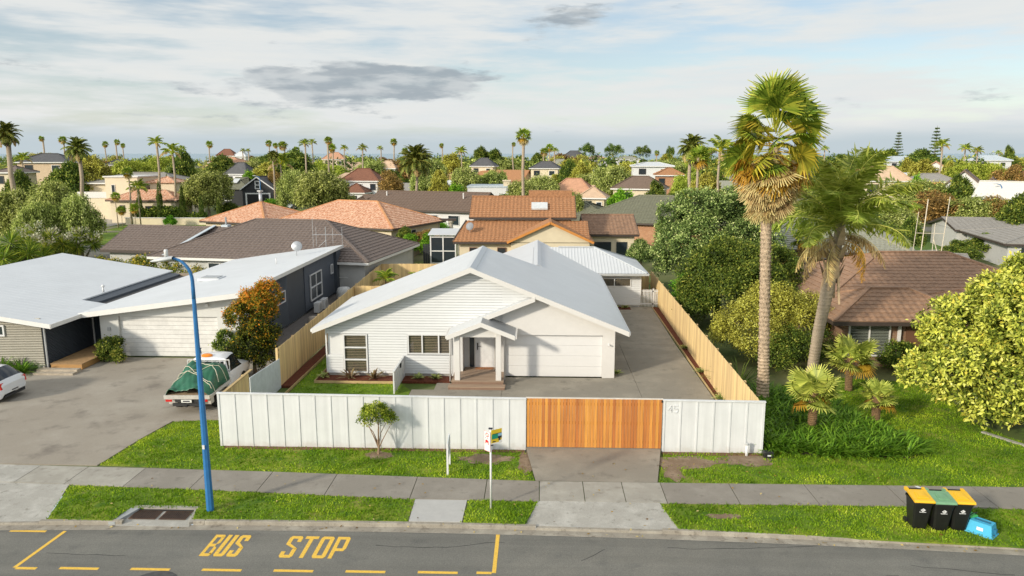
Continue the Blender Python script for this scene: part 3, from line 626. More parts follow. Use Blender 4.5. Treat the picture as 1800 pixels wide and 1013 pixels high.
# windows with blinds
blind_m = M('blind_slat', (.42, .315, .21), rough=.6, var=.08)
def window(par, x0, x1, z0, z1, y, nx=1, nz=1, fr=.055, frame=white_paint, blind=None, mull=None, name='window', depth=.09, xs=None):
    """framed window in a wall facing -y, in the parent's own axes"""
    w = bpy.data.objects.new(name, None); COL.objects.link(w); w.parent = par
    f = MB(); f.box(x0, x1, y - .03, y + depth, z0, z0 + fr); f.box(x0, x1, y - .03, y + depth, z1 - fr, z1); f.box(x0, x0 + fr, y - .03, y + depth, z0 + fr, z1 - fr); f.box(x1 - fr, x1, y - .03, y + depth, z0 + fr, z1 - fr)
    xs = xs or [x0 + fr + (x1 - x0 - 2 * fr) * i / nx for i in range(nx + 1)]
    zs = [z0 + fr + (z1 - z0 - 2 * fr) * i / nz for i in range(nz + 1)]
    for q in xs[1:-1]: f.box(q - fr / 2, q + fr / 2, y - .028, y + depth - .002, z0 + fr, z1 - fr)
    for q in zs[1:-1]: f.box(x0 + fr, x1 - fr, y - .026, y + depth - .004, q - fr / 2, q + fr / 2)
    f.build('frame', frame, w)
    for a, c in zip(xs, xs[1:]):
        for d, e in zip(zs, zs[1:]):
            MB().box(a, c, y + depth * .45, y + depth * .5, d, e).build('pane', dark_glass if not blind else clear_glass, w)
    if blind:
        s = MB(); q = z0 + fr + .02
        while q < z1 - fr:
            s.quad((x0 + fr, y + depth * .6, q), (x1 - fr, y + depth * .6, q), (x1 - fr, y + depth * .6 + .028, q + .034), (x0 + fr, y + depth * .6 + .028, q + .034)); q += .078
        s.build('blind', blind, w)['kind'] = 'stuff'
        MB().box(x0 + fr * .5, x1 - fr * .5, y + depth * .6 + .034, y + depth * .6 + .040, z0 + fr * .5, z1 - fr * .5).build('room_dark_sheet', black_metal, w)  # black sheet standing in for the unlit room's darkness between the slats
    return w
def mk_clear():
    m, nt, N, L = _new('pane_clear'); o = N('ShaderNodeOutputMaterial'); t = N('ShaderNodeBsdfTransparent'); g = N('ShaderNodeBsdfGlossy'); g.inputs['Roughness'].default_value = .03
    t.inputs[0].default_value = (.86, .88, .88, 1); lw = N('ShaderNodeLayerWeight'); pw = N('ShaderNodeMath'); pw.operation = 'POWER'; L(lw.outputs['Facing'], pw.inputs[0]); pw.inputs[1].default_value = 4; fr = N('ShaderNodeMath'); fr.operation = 'MULTIPLY_ADD'; L(pw.outputs[0], fr.inputs[0]); fr.inputs[1].default_value = .6; fr.inputs[2].default_value = .06; x = N('ShaderNodeMixShader'); L(fr.outputs[0], x.inputs[0]); L(t.outputs[0], x.inputs[1]); L(g.outputs[0], x.inputs[2]); L(x.outputs[0], o.inputs[0]); return m
clear_glass = mk_clear()
window(WH, -9.15 - OX, -8.0 - OX, .24, 2.14, -.015, 1, 3, .065, blind=blind_m, depth=.07)
window(WH, -6.09 - OX, -4.02 - OX, 1.18, 2.16, -.015, 3, 1, .06, blind=blind_m, depth=.07, xs=[v - OX for v in (-6.03, -5.40, -4.62, -4.08)])
# main roof: planes as thin slabs
def slab(par, name, pts, mat, t=.05):
    b = MB(); P = [rel(p) if par is WH else p for p in pts]; b.prism(P, (0, 0, -t)); return b.build(name, mat, par)
YF, YB = 33.06, 41.0
def ribbed(pts, mat, par, along, pitch=.19, amp=.018, name='roof_ribs'):
    """raised ribs on a roof plane; pts planar polygon (4), along: unit vector down the slope"""
    pass
roofL = slab(WH, 'roof', [(-10.42, YF, zr(-10.42)), (XR, YF, ZR), (XR, YB, ZR), (-10.42, YB, zr(-10.42))], steel_white)
XE = 4.20
roofR = slab(WH, 'roof', [(XR, YF, ZR), (XE, YF, zr(XE)), (XE, 50.5, zr(XE)), (.0, 55.0, zr(0)), (.0, YB + 1, zr(0)), (XR, YB, ZR)], steel_white)
slab(WH, 'roof', [(-4.4, 41.2, 4.16 - .40 * 4.4), (0, 41.2, 4.16), (0, 55, 4.16), (-4.4, 55, 4.16 - .4 * 4.4)], steel_white)
# standing ribs of the pressed steel sheets, running down each slope
def ribs(xa, xb, y0, y1, zf, step=.38, w=.022, h=.007, cut=None):
    b = MB(); y = y0 + step
    while y < y1 - .05:
        a, c = (cut(y) if cut else (xa, xb))
        if abs(c - a) > .1: b.prism([rel((a, y - w / 2, zf(a) + .001)), rel((a, y + w / 2, zf(a) + .001)), rel((a, y + w * .25, zf(a) + h)), rel((a, y - w * .25, zf(a) + h))], (c - a, 0, zf(c) - zf(a)))
        y += step
    return b
ribs(-10.40, XR - .1, YF, YB, zr).build('sheet_ribs', steel_white, roofL)['kind'] = 'stuff'
ribs(XR + .1, XE - .02, YF, 55, zr, cut=lambda y: (XR + .1 if y < YB else .1, XE - .02 if y < 50.5 else max(.1, 4.2 - (y - 50.5)))).build('sheet_ribs', steel_white, roofR)['kind'] = 'stuff'
cap_m = M('ridge_cap_white', (.56, .585, .605), rough=.4, var=.03)
b = MB(); b.prism([rel(p) for p in ((XR - .24, YF - .01, zr(XR - .24) + .025), (XR, YF - .01, ZR + .05), (XR + .24, YF - .01, zr(XR + .24) + .025), (XR + .24, YF - .01, zr(XR + .24)), (XR, YF - .01, ZR + .02), (XR - .24, YF - .01, zr(XR - .24)))], (0, YB - YF + .02, 0)); b.build('ridge_cap', cap_m, WH)
b = MB(); b.prism([rel(p) for p in ((-.24, 42.2, 4.10), (0, 42.2, 4.21), (.24, 42.2, 4.10), (.24, 42.2, 4.075), (0, 42.2, 4.18), (-.24, 42.2, 4.075))], (0, 11.5, 0)); b.build('ridge_cap', cap_m, WH)
# barge boards and fascia
def barge(x0, z0, x1, z1, y, h=.24, t=.03, mat=None, par=WH, name='barge_board'):
    MB().prism([rel((x0, y, z0)), rel((x1, y, z1)), rel((x1, y, z1 - h)), rel((x0, y, z0 - h))], (0, t, 0)).build(name, mat or trim_cream, par)
barge(-10.44, zr(-10.42) + .012, XR, ZR + .012, YF - .032, .23); barge(XR + .001, ZR + .012, XE + .02, zr(XE) + .012, YF - .032, .23)
barge(-10.42, zr(-10.42) - .06, XR, ZR - .06, YF + .01, .03, .55, white_paint, name='soffit'); barge(XR, ZR - .06, XE, zr(XE) - .06, YF + .01, .03, .55, white_paint, name='soffit')
MB().box(XE - .05 - OX, XE + .08 - OX, YF - OY, 50.5 - OY, zr(XE) - .16, zr(XE) - .02).build('gutter', M('gutter_grey', (.45, .46, .46), rough=.4), WH)
MB().box(-10.52 - OX, -10.38 - OX, YF - OY, YB - OY, zr(-10.42) - .15, zr(-10.42) - .02).build('gutter', white_paint, WH)
MB().prism([rel(p) for p in ((-10.4, YB, zr(-10.4) - .06), (XR, YB, ZR - .06), (4.1, YB, zr(4.1) - .06), (4.1, YB, 2.2), (-10.0, YB, 2.2))], (0, -.05, 0)).build('back_gable', wall_white, WH)
# garage gable + porch: shared left slope
def zg(x): return 4.06 - .40 * (-.12 - x)
pr_ = slab(WH, 'porch_roof', [(-4.02, 31.95, zg(-4.02)), (-2.5, 31.95, zg(-2.5)), (-2.5, 33.60, zg(-2.5)), (-4.02, 33.60, zg(-4.02))], steel_white, .04)
slab(WH, 'gable_roof', [(-2.499, 33.04, zg(-2.5)), (-.14, 33.04, zg(-.14)), (-.14, 33.60, zg(-.14)), (-2.499, 33.60, zg(-2.5))], steel_white, .04)
def zp(x): return zg(-2.5) - .40 * (x + 2.5)
slab(WH, 'porch_roof', [(-2.5, 31.95, zp(-2.5)), (-1.0, 31.95, zp(-1.0)), (-1.0, 33.60, zp(-1.0)), (-2.5, 33.60, zp(-2.5))], M('porch_roof_grey', (.30, .31, .32), rough=.45), .04)
barge(-4.04, zg(-4.02) + .01, -2.5, zg(-2.5) + .01, 31.92, .21); barge(-2.499, zp(-2.5) + .01, -.98, zp(-1.0) + .01, 31.92, .21)
barge(-2.5, zg(-2.5) + .01, -.10, zg(-.10) + .01, 33.012, .22)
MB().prism([rel(p) for p in ((-2.49, 33.05, zg(-2.5) - .06), (-.12, 33.05, zg(-.12) - .06), (-.12, 33.05, zg(-.12) - .09), (-2.49, 33.05, zg(-2.5) - .09))], (0, .56, 0)).build('soffit', white_paint, WH)
MB().prism([rel(p) for p in ((-3.62, 32.28, 2.36), (-1.72, 32.28, 2.36), (-1.72, 32.28, 2.66), (-2.5, 32.28, 2.98), (-3.62, 32.28, 2.62))], (0, .10, 0)).build('porch_gable', trim_cream, WH)
MB().box(-4.1 - OX, -3.98 - OX, 31.95 - OY, 33.55 - OY, zg(-4.02) - .14, zg(-4.02) - .015).build('gutter', trim_cream, WH)
MB().box(-1.02 - OX, -.9 - OX, 31.95 - OY, 33.55 - OY, zp(-1.0) - .14, zp(-1.0) - .015).build('gutter', trim_cream, WH)
for xp in (-3.73, -1.86): MB().box(xp - OX, xp + .24 - OX, 32.2 - OY, 32.44 - OY, .36, 2.62).build('porch_post', trim_cream, WH, bevel=.008)
for xp in (-3.97, -1.48): MB().tube([rel((xp, 32.55, .2)), rel((xp, 32.55, 2.3)), rel((xp + (.05 if xp > -3 else -.05), 32.5, 2.42))], .035, 8).build('downpipe', white_paint, WH, smooth=True)
# entry side walls, door
MB().box(-4.03 - OX, -3.50 - OX, 33.62 - OY, 34.41 - OY, .12, 2.5).build('entry_wall', wall_white, WH); MB().box(-1.95 - OX, -1.625 - OX, 33.625 - OY, 34.41 - OY, .12, 2.5).build('entry_wall', M('plaster'), WH)
fd = bpy.data.objects.new('front_door', None); COL.objects.link(fd); fd.parent = WH
MB().box(-2.96 - OX, -2.06 - OX, 34.36 - OY, 34.41 - OY, .36, 2.30).build('door_leaf', M('door_white', (.74, .745, .75), rough=.4), fd)
MB().box(-3.24 - OX, -3.01 - OX, 34.38 - OY, 34.42 - OY, .36, 2.30).build('sidelight', dark_glass, fd)
f = MB(); 
for xa in (-3.30, -3.005, -2.055): f.box(xa - OX, xa + .05 - OX, 34.33 - OY, 34.415 - OY, .36, 2.36)
f.box(-3.25 - OX, -2.055 - OX, 34.332 - OY, 34.414 - OY, 2.31, 2.36); f.build('frame', trim_cream, fd)
hd = MB(); hd.box(-2.88 - OX, -2.83 - OX, 34.325 - OY, 34.359 - OY, 1.22, 1.56); hd.bar(rel((-2.85, 34.30, 1.40)), rel((-2.70, 34.30, 1.40)), .022); hd.build('handle', black_metal, fd)
ps = bpy.data.objects.new('porch_steps', None); COL.objects.link(ps); ps.parent = WH
for i in range(3): MB().box(-3.98 - OX, -1.42 - OX, 31.62 + i * .145 - OY, 31.757 + i * .145 - OY, .20, .235).build('tread_board', deck_wood, ps)
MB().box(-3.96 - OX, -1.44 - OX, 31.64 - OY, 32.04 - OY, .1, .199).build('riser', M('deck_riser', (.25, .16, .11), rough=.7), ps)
for i in range(16): MB().box((-3.88 if i < 11 else -3.45) - OX, (-1.50 if i < 11 else -1.98) - OX, 32.05 + i * .145 - OY, 32.187 + i * .145 - OY, .325, .36).build('tread_board', deck_wood, ps)
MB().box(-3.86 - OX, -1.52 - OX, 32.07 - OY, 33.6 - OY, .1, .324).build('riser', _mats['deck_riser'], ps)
dm = tag(MB().box(-2.95, -2.10, 33.98, 34.30, .362, .378).build('door_mat', M('coir', (.36, .15, .06), rough=1, var=.35, scale=18, bump=.6)), 'brown coir mat on the porch at the front door', 'mat')
# wall lights
for q in ((3.34, 33.615, 1.72),):
    b = MB(); b.box(q[0] - OX - .04, q[0] - OX + .04, q[1] - OY - .02, q[1] - OY, q[2] - .06, q[2] + .06); b.bar(rel((q[0], q[1] - .02, q[2])), rel((q[0] + .03, q[1] - .16, q[2])), .05); b.build('wall_light', white_paint, WH)
# back wing with ribbed hip roof
BW = bpy.data.objects.new('back_wing', None); COL.objects.link(BW); BW.parent = WH
MB().box(3.0 - OX, 7.05 - OX, 50.30 - OY, 56 - OY, .1, 2.5).build('wall', wall_white, BW)
b_ = board_m
z = .24
while z < 2.38:
    for (xa, xb) in ([(3.65, 7.08)] if not (1.5 < z + .06 < 2.1) else [(3.65, 4.3), (6.42, 7.08)]):
        b = MB(); b.v += [rel(p) for p in ((xa, 50.195, z), (xb, 50.195, z), (xb, 50.215, z + BH - .016), (xa, 50.215, z + BH - .016), (xa, 50.26, z), (xb, 50.26, z), (xb, 50.26, z + BH - .016), (xa, 50.26, z + BH - .016))]
        b.f += [(0, 1, 2, 3), (0, 4, 5, 1), (3, 2, 6, 7), (1, 5, 6, 2), (0, 3, 7, 4)]; b.mi += [0] * 5; b.build('weatherboard', board_m, BW)
    z += BH
MB().box(7.03 - OX, 7.11 - OX, 50.18 - OY, 50.26 - OY, .2, 2.45).build('corner_board', white_paint, BW)
window(BW, 4.32 - OX, 6.42 - OX, 1.5, 2.1, 50.19 - OY, 2, 1, .06, blind=blind_m, depth=.045, xs=[v - OX for v in (4.38, 5.28, 6.36)])
def corrugated(par, name, P0, U, Vv, poly_uv, mat, wave=.22, amp=.022, nper=4):
    """roof plane with ribs down the slope: P0 origin, U along eave, Vv up slope (unit); poly (u0,u1 at bottom, top) trapezoid"""
    (ub0, ub1), (ut0, ut1), vl = poly_uv; P0, U, Vv = Vector(P0), Vector(U), Vector(Vv); nrm = U.cross(Vv).normalized()
    n = int((ub1 - ub0) / wave * nper); rows = [[], []]
    for i in range(n + 1):
        u = ub0 + (ub1 - ub0) * i / n; h = amp * max(0, math.cos(2 * math.pi * u / wave)) ** 2
        tl = 1.0
        if ut0 > ub0 and u < ut0: tl = (u - ub0) / (ut0 - ub0)
        if ut1 < ub1 and u > ut1: tl = (ub1 - u) / (ub1 - ut1)
        rows[0].append(P0 + U * u + nrm * h); rows[1].append(P0 + U * u + Vv * (vl * tl) + nrm * h)
    return MB().grid(rows).build(name, mat, par)
E0, zE, ZB = 49.66, 2.50, 3.86; sl = (ZB - zE) / 3.4; ll = math.hypot(3.4, ZB - zE)
corrugated(BW, 'roof', rel((.6, E0, zE)), (1, 0, 0), (0, 3.4 / ll, (ZB - zE) / ll), ((0, 6.85), (0, 3.45), ll), steel_grey)
corrugated(BW, 'roof', rel((7.45, E0, zE)), (0, 1, 0), (-3.4 / ll, 0, (ZB - zE) / ll), ((0, 6.8), (3.4, 3.41), ll), steel_grey)
slab(WH, 'roof', [(.6, 56.46, zE), (7.45, 56.46, zE), (4.05, 53.06, ZB - .01), (.6, 53.06, ZB - .01)], steel_grey)
MB().bar(rel((7.43, E0 + .02, zE + .03)), rel((4.05, E0 + 3.4, ZB + .03)), .20, .05).build('hip_cap', cap_m, BW); MB().bar(rel((1.5, E0 + 3.4, ZB + .02)), rel((4.1, E0 + 3.4, ZB + .02)), .26, .05).build('ridge_cap', cap_m, BW)
MB().bar(rel((7.43, E0 + 6.78, zE + .03)), rel((4.05, E0 + 3.4, ZB + .025)), .20, .05).build('hip_cap', cap_m, BW)
MB().box(3.9 - OX, 7.55 - OX, E0 - OY - .1, E0 - OY + .01, zE - .14, zE - .005).build('gutter', M('gutter_grey'), BW); MB().box(7.44 - OX, 7.55 - OX, E0 - OY + .012, 56.4 - OY, zE - .14, zE - .005).build('gutter', M('gutter_grey'), BW)
MB().box(3.7 - OX, 7.4 - OX, E0 + .02 - OY, 50.3 - OY, zE - .12, zE - .10).build('soffit', white_paint, BW)
# ================================================================== plants: generators
def _unit(a): return a / np.maximum(np.linalg.norm(a, axis=1, keepdims=True), 1e-9)
def leaf_quads(pos, nrm, dirv, ln, wd, fold=.15):
    side = _unit(np.cross(nrm, dirv)); nrm = _unit(nrm); n = len(pos)
    ln = np.broadcast_to(ln, n)[:, None]; wd = np.broadcast_to(wd, n)[:, None]
    mid = pos + dirv * ln * .48
    v = np.stack([pos, mid + side * wd * .5 + nrm * ln * fold * .5, pos + dirv * ln, mid - side * wd * .5 + nrm * ln * fold * .5], 1).reshape(-1, 3)
    return v, np.arange(n * 4).reshape(-1, 4)
def crown_mesh(name, mat, lobes, nc, npl, cr, ll, lw, seed, droop=0.0, upw=.35, tip=.25, inner=.15, tspread=.2, under=-.55, sub=6):
    """leaf clumps spread over and through a set of ellipsoid lobes"""
    rg = np.random.default_rng(seed); lobes = np.array(lobes, float); ex = []
    for l in lobes:
        ex.append(np.concatenate([l[:3], l[3:] * .84])); dd = _unit(rg.normal(size=(sub * 3, 3))); dd = dd[dd[:, 2] > under + .1][:sub]; rr = rg.uniform(.26, .48, len(dd))[:, None] * l[3:].mean()
        ex += list(np.concatenate([l[:3] + dd * l[3:] * rg.uniform(.66, .86, (len(dd), 1)), rr * 1.1, rr * 1.1, rr * .9], 1))
    lobes = np.array(ex); C, Rr = lobes[:, :3], lobes[:, 3:6]
    wgt = (Rr[:, 0] * Rr[:, 1] + Rr[:, 0] * Rr[:, 2] + Rr[:, 1] * Rr[:, 2]); wgt /= wgt.sum()
    cen, out = [], []
    while len(cen) < nc:
        k = rg.choice(len(lobes), p=wgt, size=nc); d = _unit(rg.normal(size=(nc, 3))); ok = d[:, 2] > under
        r = np.where(rg.random(nc) < inner, rg.uniform(.45, .8, nc), rg.uniform(.84, 1.06, nc))
        p = C[k] + d * Rr[k] * r[:, None]
        for j in range(len(lobes)):
            q = np.linalg.norm((p - C[j]) / Rr[j], axis=1); ok &= ~((q < .75) & (k != j) & (rg.random(nc) < .85))
        f_ = 6.283 / (cr * 8.5); gap = np.sin(f_ * p[:, 0] + 1.3) * np.sin(f_ * p[:, 1] + .4) + np.sin(f_ * p[:, 2] + 2.1) * np.sin(f_ * .7 * p[:, 0] + .9); ok &= (gap > -.55) | (r < .8)
        cen += list(p[ok]); out += list(_unit(d[ok] / Rr[k][ok]))
    cen = np.array(cen[:nc]); out = np.array(out[:nc]); n = nc * npl
    ci = np.repeat(np.arange(nc), npl); crs = cr * rg.uniform(.65, 1.35, nc)
    off = rg.normal(size=(n, 3)) * .55; off -= out[ci] * (np.sum(off * out[ci], 1, keepdims=True) * .35)
    pos = cen[ci] + off * crs[ci][:, None]
    if droop: pos[:, 2] -= droop * np.abs(rg.normal(size=n)) * cr * 1.6
    nrm = _unit(out[ci] * .75 + rg.normal(size=(n, 3)) * .55 + np.array([0, 0, upw]))
    dv = _unit(np.cross(nrm, rg.normal(size=(n, 3)))); dv = _unit(dv + off * .6 / .55 + np.array([0, 0, -droop * 1.6]))
    nrm = _unit(nrm - dv * np.sum(nrm * dv, 1, keepdims=True))
    s = rg.uniform(.7, 1.3, n)
    v, f = leaf_quads(pos, nrm, dv, ll * s, lw * s)
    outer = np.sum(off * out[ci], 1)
    t = .45 + tspread * rg.normal(size=nc)[ci] * .7 + tspread * rg.normal(size=n) * .7 + tip * np.clip(outer, -.6, 1.0)  # outward leaves lighter: new growth plus painted highlight; inward leaves painted darker
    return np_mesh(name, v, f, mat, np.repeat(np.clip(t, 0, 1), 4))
def trunk_mesh(name, mat, h, r0, r1, limbs, seed, lean=(0, 0), n=8, z0=-.1):
    rn = random.Random(seed); b = MB(); pts = []; K = 6
    for k in range(K + 1):
        t = k / K; pts.append((lean[0] * t + rn.uniform(-.04, .04) * h * .3 * (t > 0), lean[1] * t + rn.uniform(-.04, .04) * h * .3 * (t > 0), z0 + (h - z0) * t))
    b.tube(pts, [r0 * (1.35 if k == 0 else 1) * (1 - k / K) + r1 * k / K for k in range(K + 1)], n)
    for (tx, ty, tz, st) in limbs:
        s = Vector(pts[int(st * K)]); e = Vector((tx, ty, tz)); m = s.lerp(e, .5) + Vector((rn.uniform(-.1, .1), rn.uniform(-.1, .1), rn.uniform(.02, .14))) * (e - s).length
        ra = (r0 * (1 - st) + r1 * st) * .62; b.tube([s, s.lerp(m, .5) + Vector((0, 0, .03)), m, e], [ra, ra * .8, ra * .6, ra * .22], 6)
    return b.mesh(name, mat, smooth=True)
bark = M('bark', (.17, .135, .10), rough=.9, var=.3, scale=7, bump=.7, bscale=25, stretch=(1, 1, .3))
bark_pale = M('bark_pale', (.34, .28, .20), rough=.9, var=.28, scale=7, bump=.6, bscale=25, stretch=(1, 1, .3))
L_olive = leaf_mat('leaves_grey_green', [(0, (.045, .065, .014)), (.45, (.135, .165, .045)), (.8, (.25, .27, .095)), (1, (.36, .36, .16))], gain=2.35)
L_dark = leaf_mat('leaves_dark_green', [(0, (.013, .028, .007)), (.5, (.05, .085, .015)), (.85, (.13, .155, .03)), (1, (.22, .21, .05))], gain=2.3)
L_pohut = leaf_mat('leaves_silvery', [(0, (.014, .028, .009)), (.45, (.055, .088, .024)), (.78, (.165, .205, .075)), (1, (.34, .37, .18))], trans=.2, gain=2.1)
L_yellow = leaf_mat('leaves_yellow_green', [(0, (.05, .06, .01)), (.45, (.185, .175, .03)), (.8, (.32, .275, .06)), (1, (.42, .34, .10))], gain=2.5)
L_willow = leaf_mat('leaves_lime', [(0, (.07, .10, .012)), (.5, (.21, .26, .035)), (1, (.36, .38, .08))])
L_bright = leaf_mat('leaves_fresh_green', [(0, (.025, .075, .006)), (.5, (.085, .21, .014)), (1, (.21, .38, .04))])
L_magn = leaf_mat('leaves_magnolia', [(0, (.03, .05, .010)), (.35, (.13, .17, .03)), (.7, (.33, .33, .065)), (.93, (.48, .43, .11)), (1, (.58, .26, .05))], trans=.25, rough=.34, gain=2.1)
L_photinia = leaf_mat('leaves_red_tipped', [(0, (.025, .040, .006)), (.40, (.10, .125, .015)), (.60, (.27, .15, .012)), (.85, (.40, .10, .012)), (1, (.50, .17, .03))], trans=.25)
L_hedge = leaf_mat('leaves_hedge', [(0, (.03, .05, .008)), (.5, (.115, .145, .022)), (.85, (.28, .19, .04)), (1, (.36, .21, .05))])
L_rust = leaf_mat('leaves_rusty', [(0, (.06, .045, .015)), (.5, (.19, .125, .045)), (1, (.33, .20, .08))])
L_palm = leaf_mat('palm_green', [(0, (.035, .07, .010)), (.5, (.125, .19, .025)), (.85, (.28, .28, .045)), (1, (.40, .30, .06))], trans=.28, rough=.42, gain=1.9)
L_palm_yel = leaf_mat('palm_yellowing', [(0, (.16, .13, .02)), (.5, (.36, .21, .028)), (1, (.50, .25, .05))], trans=.3, gain=1.45)
L_palm_dead = leaf_mat('palm_dead', [(0, (.19, .12, .06)), (.5, (.41, .285, .15)), (1, (.60, .44, .26))], trans=.2, rough=.8, gain=1.35)
L_grass = leaf_mat('grass_blades', [(0, (.055, .14, .008)), (.45, (.14, .245, .014)), (.75, (.28, .33, .03)), (1, (.46, .39, .13))], trans=.35, rough=.6, rand=0, hue=0, gain=1.75)
L_strap = leaf_mat('strap_leaves', [(0, (.018, .06, .006)), (.5, (.07, .17, .014)), (1, (.17, .30, .035))], trans=.25, rough=.35, gain=1.3)
L_flower = leaf_mat('flower_cream', [(0, (.40, .36, .20)), (1, (.66, .60, .42))], trans=.3, gain=1.5)
L_bronze = leaf_mat('leaves_bronze', [(0, (.03, .02, .015)), (.5, (.09, .055, .035)), (1, (.20, .17, .10))])

# ---- normalised crowns shared by trees of a kind: height 1, about 1 wide
LOB = {
 'round': [(0, 0, .60, .36, .36, .30), (.22, .1, .50, .28, .26, .24), (-.22, -.06, .52, .28, .28, .26), (.04, -.24, .50, .28, .26, .24), (-.02, .22, .54, .28, .28, .26), (.08, .0, .82, .22, .22, .17)],
 'loose': [(0, 0, .62, .30, .30, .26), (.28, .08, .52, .24, .22, .20), (-.26, -.1, .56, .25, .24, .21), (.10, -.26, .46, .24, .22, .18), (-.08, .26, .50, .24, .22, .2), (-.1, -.05, .84, .2, .2, .15), (.22, -.12, .72, .18, .18, .15)],
 'low': [(0, 0, .45, .42, .40, .42), (.26, .1, .35, .26, .26, .32), (-.26, -.08, .36, .26, .26, .34), (.0, -.25, .34, .28, .24, .30)],
 'weep': [(0, 0, .58, .34, .34, .36), (.26, .05, .48, .24, .24, .34), (-.26, -.05, .50, .24, .24, .36), (.04, -.26, .46, .24, .24, .32), (.0, .24, .5, .26, .24, .34)],
 'umbrella': [(-.05, 0, .92, .32, .36, .06), (.26, .08, .84, .22, .24, .05), (-.32, -.05, .82, .20, .24, .05), (.12, -.28, .86, .22, .22, .05), (-.2, .1, .74, .12, .2, .03), (.3, .0, .72, .12, .2, .03)],
 'column': [(0, 0, .30, .42, .42, .30), (0, 0, .55, .34, .34, .28), (0, 0, .78, .22, .22, .22)],
}
CROWN = {}
def crown(kind, shape, mat, nc, npl, cr, ll, lw, var=2, **kw):
    CROWN[kind] = [crown_mesh(kind + '_crown', mat, LOB[shape], nc, npl, cr, ll, lw, 100 + 7 * i + len(CROWN), **kw) for i in range(var)]
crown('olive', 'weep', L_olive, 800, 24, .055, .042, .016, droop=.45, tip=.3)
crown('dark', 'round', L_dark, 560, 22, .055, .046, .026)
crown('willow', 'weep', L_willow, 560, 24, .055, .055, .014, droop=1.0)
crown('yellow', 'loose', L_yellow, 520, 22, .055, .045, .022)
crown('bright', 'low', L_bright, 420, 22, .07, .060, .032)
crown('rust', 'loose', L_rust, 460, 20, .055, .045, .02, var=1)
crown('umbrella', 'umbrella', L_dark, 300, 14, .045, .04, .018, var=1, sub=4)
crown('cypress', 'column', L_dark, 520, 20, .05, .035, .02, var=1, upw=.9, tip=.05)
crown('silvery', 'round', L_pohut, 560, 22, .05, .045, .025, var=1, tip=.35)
TRUNKS = {k: [trunk_mesh('trunk', bark if k != 'pale' else bark_pale, .6, .035, .015, [(.25, .1, .55, .5), (-.25, -.05, .55, .6), (.05, -.25, .5, .5), (-.05, .2, .6, .7)], s) for s in (1, 2)] for k in ('std', 'pale')}
rnT = random.Random(5)
def tree(kind, label, pos, h, w, group=None, name='tree', tk='std', cat='tree', sink=0.0):
    """a tree of a shared kind: trunk and crown scaled to height h and width w"""
    t = thing(name, label, cat, (pos[0], pos[1], -sink), rnT.uniform(0, 6.28), group, (w, w * rnT.uniform(.9, 1.1), h))
    link('trunk', rnT.choice(TRUNKS[tk]), t); link('crown', rnT.choice(CROWN[kind]), t, rot=(0, 0, rnT.uniform(0, 6.28)))
    return t
def tree_px(kind, label, px, Y, top, wpx, **kw):
    """tree seen at column px, top row and width in the picture, standing Y metres away"""
    p = at(px, top, Y); return tree(kind, label, (p.x, Y), max(.8, p.z), wpx * (Y * 1.02) / FPX, **kw)

# ---- palms
def fan_leaf(name, mat, pl, R0, seed, nseg=26, droop=.35, spread=115, tdead=False, petw=.025, cup=.25):
    rg = np.random.default_rng(seed); V, T, F = [], [], []
    def q(a, b, c, d, t):
        i = len(V); V.extend([a, b, c, d]); T.extend(t); F.append((i, i + 1, i + 2, i + 3))
    hub = np.array([pl, 0, 0.0])
    E = []
    for k in range(nseg + 1):
        a = math.radians(-spread + 2 * spread * k / nseg); r = R0 * (.50 + .10 * math.cos(a * .8)); E.append(hub + np.array([math.cos(a) * r, math.sin(a) * r, -.10 * R0 - cup * R0 * (abs(a) / 2) ** 2]))
    for k in range(nseg):
        a = math.radians(-spread + 2 * spread * (k + .5) / nseg); ln = R0 * (.74 + .26 * math.cos(a * .75)) * rg.uniform(.88, 1.1); d = np.array([math.cos(a), math.sin(a), 0]); s = np.array([-math.sin(a), math.cos(a), 0.0]); w = .012 * R0
        M_ = hub + d * ln * .60 + np.array([0, 0, .0 - cup * R0 * (abs(a) / 2) ** 2]); tipp = hub + d * ln * .96 + np.array([0, 0, -droop * ln * rg.uniform(.6, 1.5) - cup * R0 * (abs(a) / 2) ** 2]); t0 = rg.uniform(.25, .7)
        q(hub, E[k], M_, E[k + 1], (t0 * .9, t0, t0, t0)); q(E[k], tipp - s * w, tipp + s * w, E[k + 1], (t0, min(1, t0 + .3), min(1, t0 + .3), t0))
    q(np.array([0, -petw, 0]), np.array([pl, -petw * .5, 0]), np.array([pl, petw * .5, 0]), np.array([0, petw, 0]), (.85, .8, .8, .85))
    q(np.array([0, 0, -petw]), np.array([pl, 0, -petw * .5]), np.array([pl, 0, petw * .5]), np.array([0, 0, petw]), (.85, .8, .8, .85))
    return np_mesh(name, np.array(V), np.array(F), mat, np.array(T))
